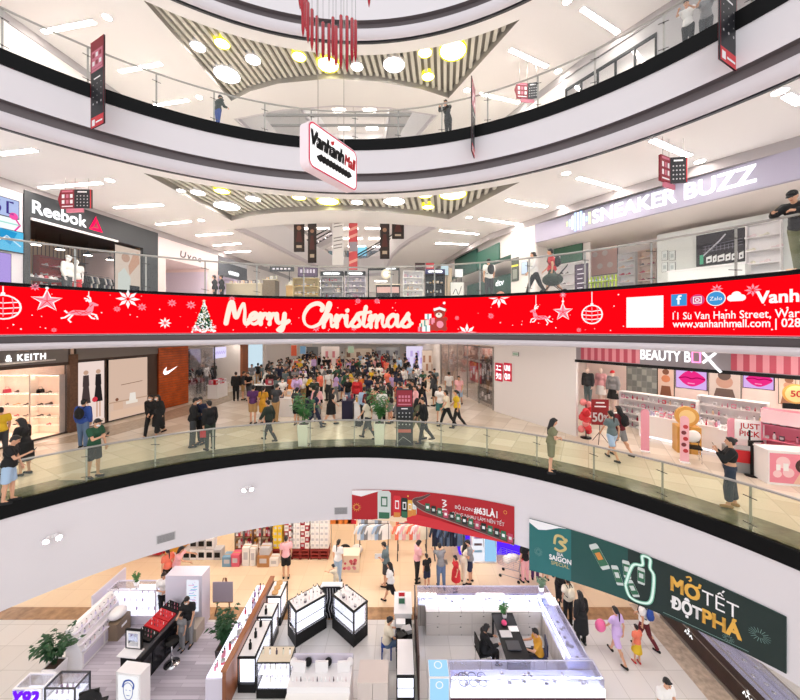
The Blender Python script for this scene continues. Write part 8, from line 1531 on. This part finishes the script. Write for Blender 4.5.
t = PP(94, 478, Z2, -95, 'phone', False, (T, 'green'), ('shorts', 'black'), 'short', 1.66, 'man in green shirt and black shorts looking at phone by railing', mask=True); phone(t, 'phone', label='phone held by the man in green shirt')
PP(151.5, 436, Z2, -170, 'walk', True, (JK, 'black'), ('trousers', 'black'), 'short', 1.64, 'person in black, left of a pair walking by orange panel', mask=True)
PP(158.5, 436, Z2, 165, 'walk_b', True, (CT, 'black'), ('wide', 'black'), 'long', 1.62, 'long-haired woman in black, right of pair walking by orange panel', mask=True)
PP(193, 447, Z2, -60, 'hold', False, (JK, 'black'), ('trousers', 'darkgrey'), 'short', 1.72, 'man in dark jacket on the left of group of three talking', mask=True)
PP(201, 444, Z2, 170, 'stand', False, (LG, 'navy'), ('trousers', 'black'), 'short', 1.7, 'man in navy standing in the middle of group of three talking', mask=True)
t = PP(210, 450, Z2, 60, 'stand', False, (JK, 'black'), ('trousers', 'darkgreen'), 'short', 1.68, 'man in puffy black jacket on the right of group of three'); o = MB().box((0, 0, .13), (.2, .08, .26), RED).build('paper_bag'); q = hand_pos(t, 'stand', 'L', 1); o.location = (q.x, q.y, q.z-.3); tag(o, 'small red paper bag held by the man in puffy black jacket', 'bag')
PP(253, 424, Z2, 5, 'stand', False, (T, 'purple'), ('shorts', 'khaki'), 'short', 1.68, 'man in purple shirt and khaki shorts seen from behind')
PP(263, 424, Z2, -10, 'stand', True, (T, 'mustard'), ('shorts', 'mustard'), 'tail', 1.62, 'person in mustard yellow beside the man in purple shirt')
PP(269, 441, Z2, 75, 'walk', False, (JK, 'darkgreen'), ('trousers', 'black'), 'short', 1.55, 'boy in dark green jacket walking left behind the railing')
PP(331, 425, Z2, -80, 'walk_b', True, (DS, 'black'), None, 'long', 1.62, 'long-haired woman in black dress walking between the two planters')
t = PP(368, 439, Z2, 70, 'walk', True, (T, 'cream'), ('slim', 'darkgrey'), 'long', 1.62, 'long-haired woman in cream top striding beside the right planter'); handbag(t, 'walk', 'black', 'black handbag carried by the woman beside right planter')
PP(416, 440, Z2, -60, 'walk', True, (T, 'olive'), ('trousers', 'olive'), 'long', 1.6, 'woman in olive walking right of the dark standee'); PP(424, 443, Z2, 100, 'walk_b', False, (JK, 'black'), ('trousers', 'black'), 'short', 1.68, 'person all in black walking just right of the dark standee')
PP(440, 421, Z2, 170, 'walk', True, (T, 'white'), ('shorts', 'teal'), 'bob', 1.62, 'woman in white top and teal shorts near fair tables')
PP(447, 427, Z2, 100, 'walk', True, (T, 'cream'), ('trousers', 'black'), 'bob', 1.6, 'woman in cream top and black trousers left of yellow top')
PP(457, 428, Z2, 85, 'walk_b', True, (T, 'yellow'), ('trousers', 'black'), 'tail', 1.6, 'woman in bright yellow top and black trousers walking')
PP(449, 402, Z2, 0, 'stand', False, (T, 'white'), ('trousers', 'grey'), 'short', 1.7, 'man in white shirt and grey trousers near glass shopfront'); PP(459, 406, Z2, 160, 'walk', False, (T, 'pink'), ('shorts', 'lightblue'), 'short', 1.66, 'person in pale pink shirt walking by the glass shopfront')
PP(551, 473, Z2, -100, 'hold', True, (T, 'olive'), ('shorts', 'olive'), 'long', 1.58, 'long-haired woman in olive top and shorts standing by railing, right')
PP(612, 460, Z2, 10, 'walk', True, (T, 'slate'), ('shorts', 'lightblue'), 'tail', 1.58, 'woman in grey green top and pale shorts at pink shop'); t = PP(620, 456, Z2, 20, 'walk_b', True, (LG, 'maroon'), ('shorts', 'grey'), 'long', 1.64, 'woman in maroon beside the one in grey green top'); backpack(t, 'walk_b', 'black', 'black backpack worn by the woman in maroon')
t = PP(730, 507, Z2, 55, 'photo', True, (CR, 'black'), ('wide', 'darkjeans'), 'bun', 1.62, 'woman in black crop top and wide jeans taking a photo', shoes='khaki'); phone(t, 'photo', label='phone raised by the woman in black crop top')
# left walkway group further back
for a in ((236, 401, 30, 'stand', (JK, 'black'), ('trousers', 'black'), 'person in all black standing before the clothes shop'), (243, 400, -60, 'stand', (LG, 'darkgrey'), ('shorts', 'khaki'), 'person in dark grey top and khaki shorts before clothes shop'), (249, 401, 160, 'hold', (T, 'black'), ('trousers', 'darkgrey'), 'person in black shirt near the rust pillar'), (252, 388, -170, 'stand', (T, 'grey'), ('shorts', 'cream'), 'person in grey shirt before the pale blue panel'), (258, 385, 20, 'walk', (T, 'black'), ('trousers', 'khaki'), 'person in black shirt before the pale blue panel'), (262, 388, 90, 'walk_b', (T, 'slate'), ('trousers', 'black'), 'person in slate shirt right of the pale blue panel'), (270, 397, -175, 'walk', (JK, 'black'), ('trousers', 'black'), 'woman in black jacket walking down the left aisle')): PP(a[0], a[1], Z2, a[2], a[3], 'woman' in a[6], a[4], a[5], 'long' if 'woman' in a[6] else 'short', 1.66, a[6])
# the fair crowd
rc = random.Random(77); taken = [(p.location.x, p.location.y) for p in PEOPLE]; n = 0; tries = 0; used = {}
tops = ['black']*7+['darkgrey', 'navy']*2+['white']*4+[ 'red', 'navy', 'pink', 'darkgrey', 'grey', 'cream', 'maroon', 'orange', 'lightblue', 'green', 'lilac', 'coral', 'slate', 'darkgreen', 'yellow']; bots = ['black', 'black', 'navy', 'darkjeans', 'jeans', 'darkgrey', 'khaki', 'grey']
kinds = [('tee', 'shirt'), ('long', 'top'), ('jacket', 'jacket'), ('tee', 'shirt')]; hairs = [('long', 'long-haired woman', True), ('short', 'man', False), ('bob', 'woman', True), ('tail', 'pony-tailed woman', True), ('short', 'man', False)]
zone = [(14.6, 21, 42), (21, 30, 78), (30, 43, 56)]
for ya, yb, cnt in zone:
    c = 0; tries = 0
    while c < cnt and tries < 6000:
        tries += 1; y = rc.uniform(ya, yb); px = rc.uniform(264, 436 if y < 22 else 418) if y > 16 else rc.uniform(268, 420); x = (px-400)/F*y
        if any((x-a)**2+(y-b)**2 < .5**2 for a, b in taken) or any(abs(x-a) < w_/2+.22 and abs(y-b) < .62 for a, b, w_ in TABS): continue
        if 326 < px < 346 and y < 19: continue
        if wall_hit(px, WL2)[0]+.5 > x or (px < 312 and x < -11): continue
        hk, who, fem = rc.choice(hairs); tk, tw = rc.choice(kinds); tc = rc.choice(tops); bc = rc.choice(bots); bk = rc.choice(['trousers', 'trousers', 'shorts'])
        key = (who, tc, tw, bc, bk)
        if key in used: continue
        used[key] = 1; taken.append((x, y)); c += 1
        near = min(TABS, key=lambda q: (q[0]-x)**2+(q[1]-y)**2); dx, dy = near[0]-x, near[1]-y; pose = rc.choice(['stand', 'hold', 'reach', 'stand', 'phone', 'walk', 'walk_b']); hd = face(dx, dy)+rc.uniform(-.5, .5) if pose not in ('walk', 'walk_b') else rc.uniform(0, 2*PI)
        cn = {'darkgrey': 'dark grey', 'darkgreen': 'dark green', 'lightblue': 'light blue', 'darkjeans': 'dark denim', 'jeans': 'blue denim'}; row = 'front' if ya < 20 else 'middle' if ya < 29 else 'rear'
        person((x, y, Z2), hd, pose, fem, (tk, tc), (bk, bc), hk, h=rc.uniform(1.55, 1.74), label=f'{who} in {cn.get(tc, tc)} {tw}, {cn.get(bc, bc)} {bk}, in the {row} of fair crowd', mask=rc.random() < .4, group='people in the fair crowd')
# third level
def PR(px, dr, zf, hd, pose, fem, top, bot, hair, h, label, **k): x, y = ring_hit(px, R+dr); return person((x, y, zf), rad(hd), pose, fem, top, bot, hair, h=h, label=label, **k)
PR(535, 2.2, Z3, 85, 'walk', True, (LG, 'white'), ('trousers', 'black'), 'bob', 1.7, 'woman in white top and black trousers above red screen, right'); t = PR(552, 2.0, Z3, 60, 'walk_b', False, (T, 'red'), ('shorts', 'darkgreen'), 'short', 1.68, 'man in red shirt with stroller above the red screen'); backpack(t, 'walk_b', 'black', 'black backpack worn by the man in red shirt')
x, y = ring_hit(557, R+1.8); t = thing('stroller', 'dark stroller pushed by the man in red shirt', 'stroller', (x-.2, y-.1, Z3), 1.2); m = MB(); m.ell((0, 0, .55), (.24, .34, .22), cm('darkgreen'), 14, 10); m.build('seat', t); m = MB(); m.tube([(-.2, -.45, 1.0), (-.2, .3, .1)], .014, BLACK); m.tube([(.2, -.45, 1.0), (.2, .3, .1)], .014, BLACK); m.tube([(-.2, -.45, 1.0), (.2, -.45, 1.0)], .016, BLACK); m.tube([(-.2, .1, .5), (-.2, -.35, .1)], .014, BLACK); m.tube([(.2, .1, .5), (.2, -.35, .1)], .014, BLACK); m.build('frame', t)
for a in (-.22, .22):
    for b in (-.36, .32): m = MB(); m.cone((a-.02, b, .1), (a+.02, b, .1), .1, .1, BLACK, 14); m.build('wheel', t)
t = PR(489, 3.0, Z3, 10, 'stand', False, (T, 'white'), ('trousers', 'darkgrey'), 'short', 1.72, 'man facing away toward the green shop on the screen level'); backpack(t, 'stand', 'black', 'black backpack worn by the man facing the green shop')
for px, lb, hk in ((215, 'left of two heads seen near slate-signed shop', 'bob'), (222, 'right of two heads seen near slate-signed shop', 'bun')): x, y = ((px-400)/F*17, 17.0); person((x, y, Z3), rad(120), 'stand', True, (JK, 'black'), ('trousers', 'black'), hk, h=1.45, label='dark haired person in black, '+lb)
PR(800, .5, Z3, 110, 'lean', False, (JK, 'black'), ('trousers', 'olive'), 'short', 1.62, 'man in black jacket and cap leaning by railing at right edge', cap='black')
# top level
PR(218, .5, Z4, -30, 'phone', False, (LG, 'darkgreen'), ('trousers', 'blue'), 'short', 1.22, 'person in green cap and blue trousers on the top gallery, left', cap='darkgreen'); PR(448, .5, Z4, 150, 'lean', True, (JK, 'black'), ('trousers', 'black'), 'short', 1.3, 'person in black leaning on the middle of top railing')
PR(688, .45, Z4, 130, 'lean', True, (T, 'white'), ('trousers', 'black'), 'bun', 1.15, 'left of two people leaning on the top railing at right'); PR(706, .6, Z4, 140, 'lean', False, (T, 'grey'), ('trousers', 'darkgrey'), 'short', 1.2, 'right of two people leaning on the top railing at right')
# ground floor
PP(286, 578, 0, 15, 'stand', False, (T, 'pink'), ('shorts', 'black'), 'short', 1.66, 'man in pink shirt and black shorts before yellow packets'); PP(338, 582, 0, -20, 'stand', True, (T, 'white'), ('trousers', 'lightblue'), 'tail', 1.64, 'woman in white shirt and light blue trousers behind V-shaped display')
PP(336, 594, 0, 60, 'reach', True, (T, 'cream'), ('shorts', 'cream'), 'short', 1.1, 'child in cream bending beside the woman in white')
t = PP(386, 586, 0, 75, 'hold', False, (T, 'slate'), ('shorts', 'darkgrey'), 'short', 1.7, 'man in slate shirt and dark shorts reading while walking'); t2 = PP(391, 604, 0, 80, 'walk', True, (T, 'white'), ('shorts', 'black'), 'long', 1.56, 'long-haired woman in white shirt behind the man in slate'); o = MB().box((0, 0, 0), (.3, .02, .21), WHT).build('leaflet'); o.location = hand_pos(t, 'hold', 'R', 1)+Vector((0, 0, .02)); tag(o, 'white leaflet held by the man in slate shirt', 'leaflet')
PP(417, 582, 0, -70, 'hold', True, (T, 'pink'), ('trousers', 'black'), 'bob', 1.64, 'woman in pink shirt and black trousers at the clothes racks'); PP(427, 588, 0, 30, 'stand', False, (T, 'black'), ('shorts', 'navy'), 'short', 1.3, 'child in black shirt behind the jewellery kiosk'); PP(441, 588, 0, 10, 'reach', True, (T, 'grey'), ('trousers', 'jeans'), 'short', 1.64, 'person in grey top and jeans browsing the jeans rack')
PP(456, 591, 0, 100, 'stand', True, (DS, 'red'), None, 'bob', 1.36, 'child in bright red dress behind the jewellery kiosk'); PP(464, 583, 0, -60, 'phone', True, (T, 'cream'), ('trousers', 'cream'), 'long', 1.6, 'long-haired woman in cream beside the man in grey'); PP(470, 583, 0, 80, 'hold', False, (T, 'grey'), ('shorts', 'navy'), 'short', 1.7, 'man in grey shirt and navy shorts by the drinks fridges')
PP(525, 582, 0, 25, 'stand', True, (T, 'black'), ('trousers', 'pink'), 'short', 1.68, 'person in black shirt and pink trousers at shopping cart'); PP(535, 580, 0, -15, 'stand', True, (T, 'orange'), ('trousers', 'purple'), 'tail', 1.62, 'woman in orange shirt by the purple booth'); PP(545, 580, 0, 20, 'stand', True, (T, 'white'), ('shorts', 'white'), 'tail', 1.66, 'woman in white shirt and white shorts under green banner'); PP(568, 578, 0, -40, 'walk', False, (T, 'navy'), ('shorts', 'khaki'), 'short', 1.68, 'walking person half hidden behind the green banner')
t = PP(560, 607, 0, -15, 'walk', False, (JK, 'black'), ('trousers', 'black'), 'short', 1.68, 'man in black right of jewellery kiosk, farthest of three'); backpack(t, 'walk', 'black', 'black backpack worn by the farthest man beside the kiosk'); t = PP(568, 624, 0, 10, 'stand', True, (T, 'cream'), ('trousers', 'black'), 'tail', 1.56, 'woman in cream right of jewellery kiosk, middle of three'); backpack(t, 'stand', 'cream', 'cream backpack worn by the middle woman beside the kiosk')
t = PP(581, 644, 0, 15, 'stand', True, (CT, 'black'), ('trousers', 'black'), 'long', 1.64, 'woman in long black coat beside jewellery kiosk, nearest of three'); handbag(t, 'stand', 'black', 'black handbag of the woman in long black coat', 'R')
t = PP(617, 659, 0, 20, 'walk', True, (T, 'lilac'), ('shorts', 'lilac'), 'tail', 1.58, 'woman in lilac top and shorts walking with a child'); q = hand_pos(t, 'walk', 'L', 1); o = MB().ell((0, 0, 0), (.17, .12, .2), mat('toy_pink', '#ef6fa0', .5), 12, 8).build('plush_bag'); o.location = q+Vector((-.1, 0, .05)); tag(o, 'bright pink plush bag held by the woman in lilac', 'bag')
t = PP(637, 663, 0, 10, 'stand', True, (T, 'coral'), ('skirt', 'yellow'), 'bun', 1.12, 'small girl in coral top and yellow skirt beside lilac woman', shoes='red'); t = PP(644, 648, 0, 35, 'walk_b', False, (T, 'white'), ('trousers', 'maroon'), 'short', 1.6, 'boy in white shirt and maroon trousers under green banner'); backpack(t, 'walk_b', 'blue', 'bright blue backpack worn by the boy in white shirt')
PP(664, 742, 0, -170, 'hold', False, (T, 'white'), ('trousers', 'maroon'), 'short', 1.62, 'man in white shirt at the bottom edge, holding papers')
PP(189, 645, 0, 175, 'phone', False, (T, 'black'), ('trousers', 'grey'), 'short', 1.62, 'man in black shirt standing at the lit white partition', mask=True); PP(182, 650, 0, 165, 'stand', True, (T, 'grey'), ('trousers', 'grey'), 'short', 1.15, 'child in grey before the man at white partition'); PP(164, 617, 0, -150, 'hold', True, (T, 'white'), ('trousers', 'black'), 'bob', 1.6, 'woman in white shirt behind the makeup counter'); PP(168, 590, 0, 60, 'stand', True, (T, 'coral'), ('trousers', 'black'), 'tail', 1.6, 'woman in coral half hidden behind the white partition'); PP(176, 588, 0, -80, 'reach', True, (T, 'pink'), ('trousers', 'cream'), 'long', 1.62, 'woman in pale pink leaning behind the white partition')
x, y = gz(386, 660); t = thing('stool', 'small blue stool under the woman seated at narrow counter', 'stool', (-.42, 10.85, 0)); MB().box((0, 0, .43), (.34, .34, .04), cm('blue')).build('seat', t)
for sx in (-1, 1):
    for sy in (-1, 1): MB().box((sx*.14, sy*.14, .205), (.04, .04, .41), cm('blue')).build('leg', t)
person((-.42, 10.83, -.0), rad(-75), 'sit', True, (T, 'cream'), ('trousers', 'jeans'), 'bun', h=1.62, label='person in cream shirt seated on blue stool at narrow counter')
person((2.55, 10.57, 0), -PI/2+.2, 'sit', True, (LG, 'black'), ('trousers', 'black'), 'bob', h=1.62, label='person in black seated at the left of work desk'); person((4.2, 10.43, 0), PI/2-.2, 'sit', False, (T, 'mustard'), ('trousers', 'black'), 'short', h=1.6, label='person in mustard yellow seated at right of work desk')
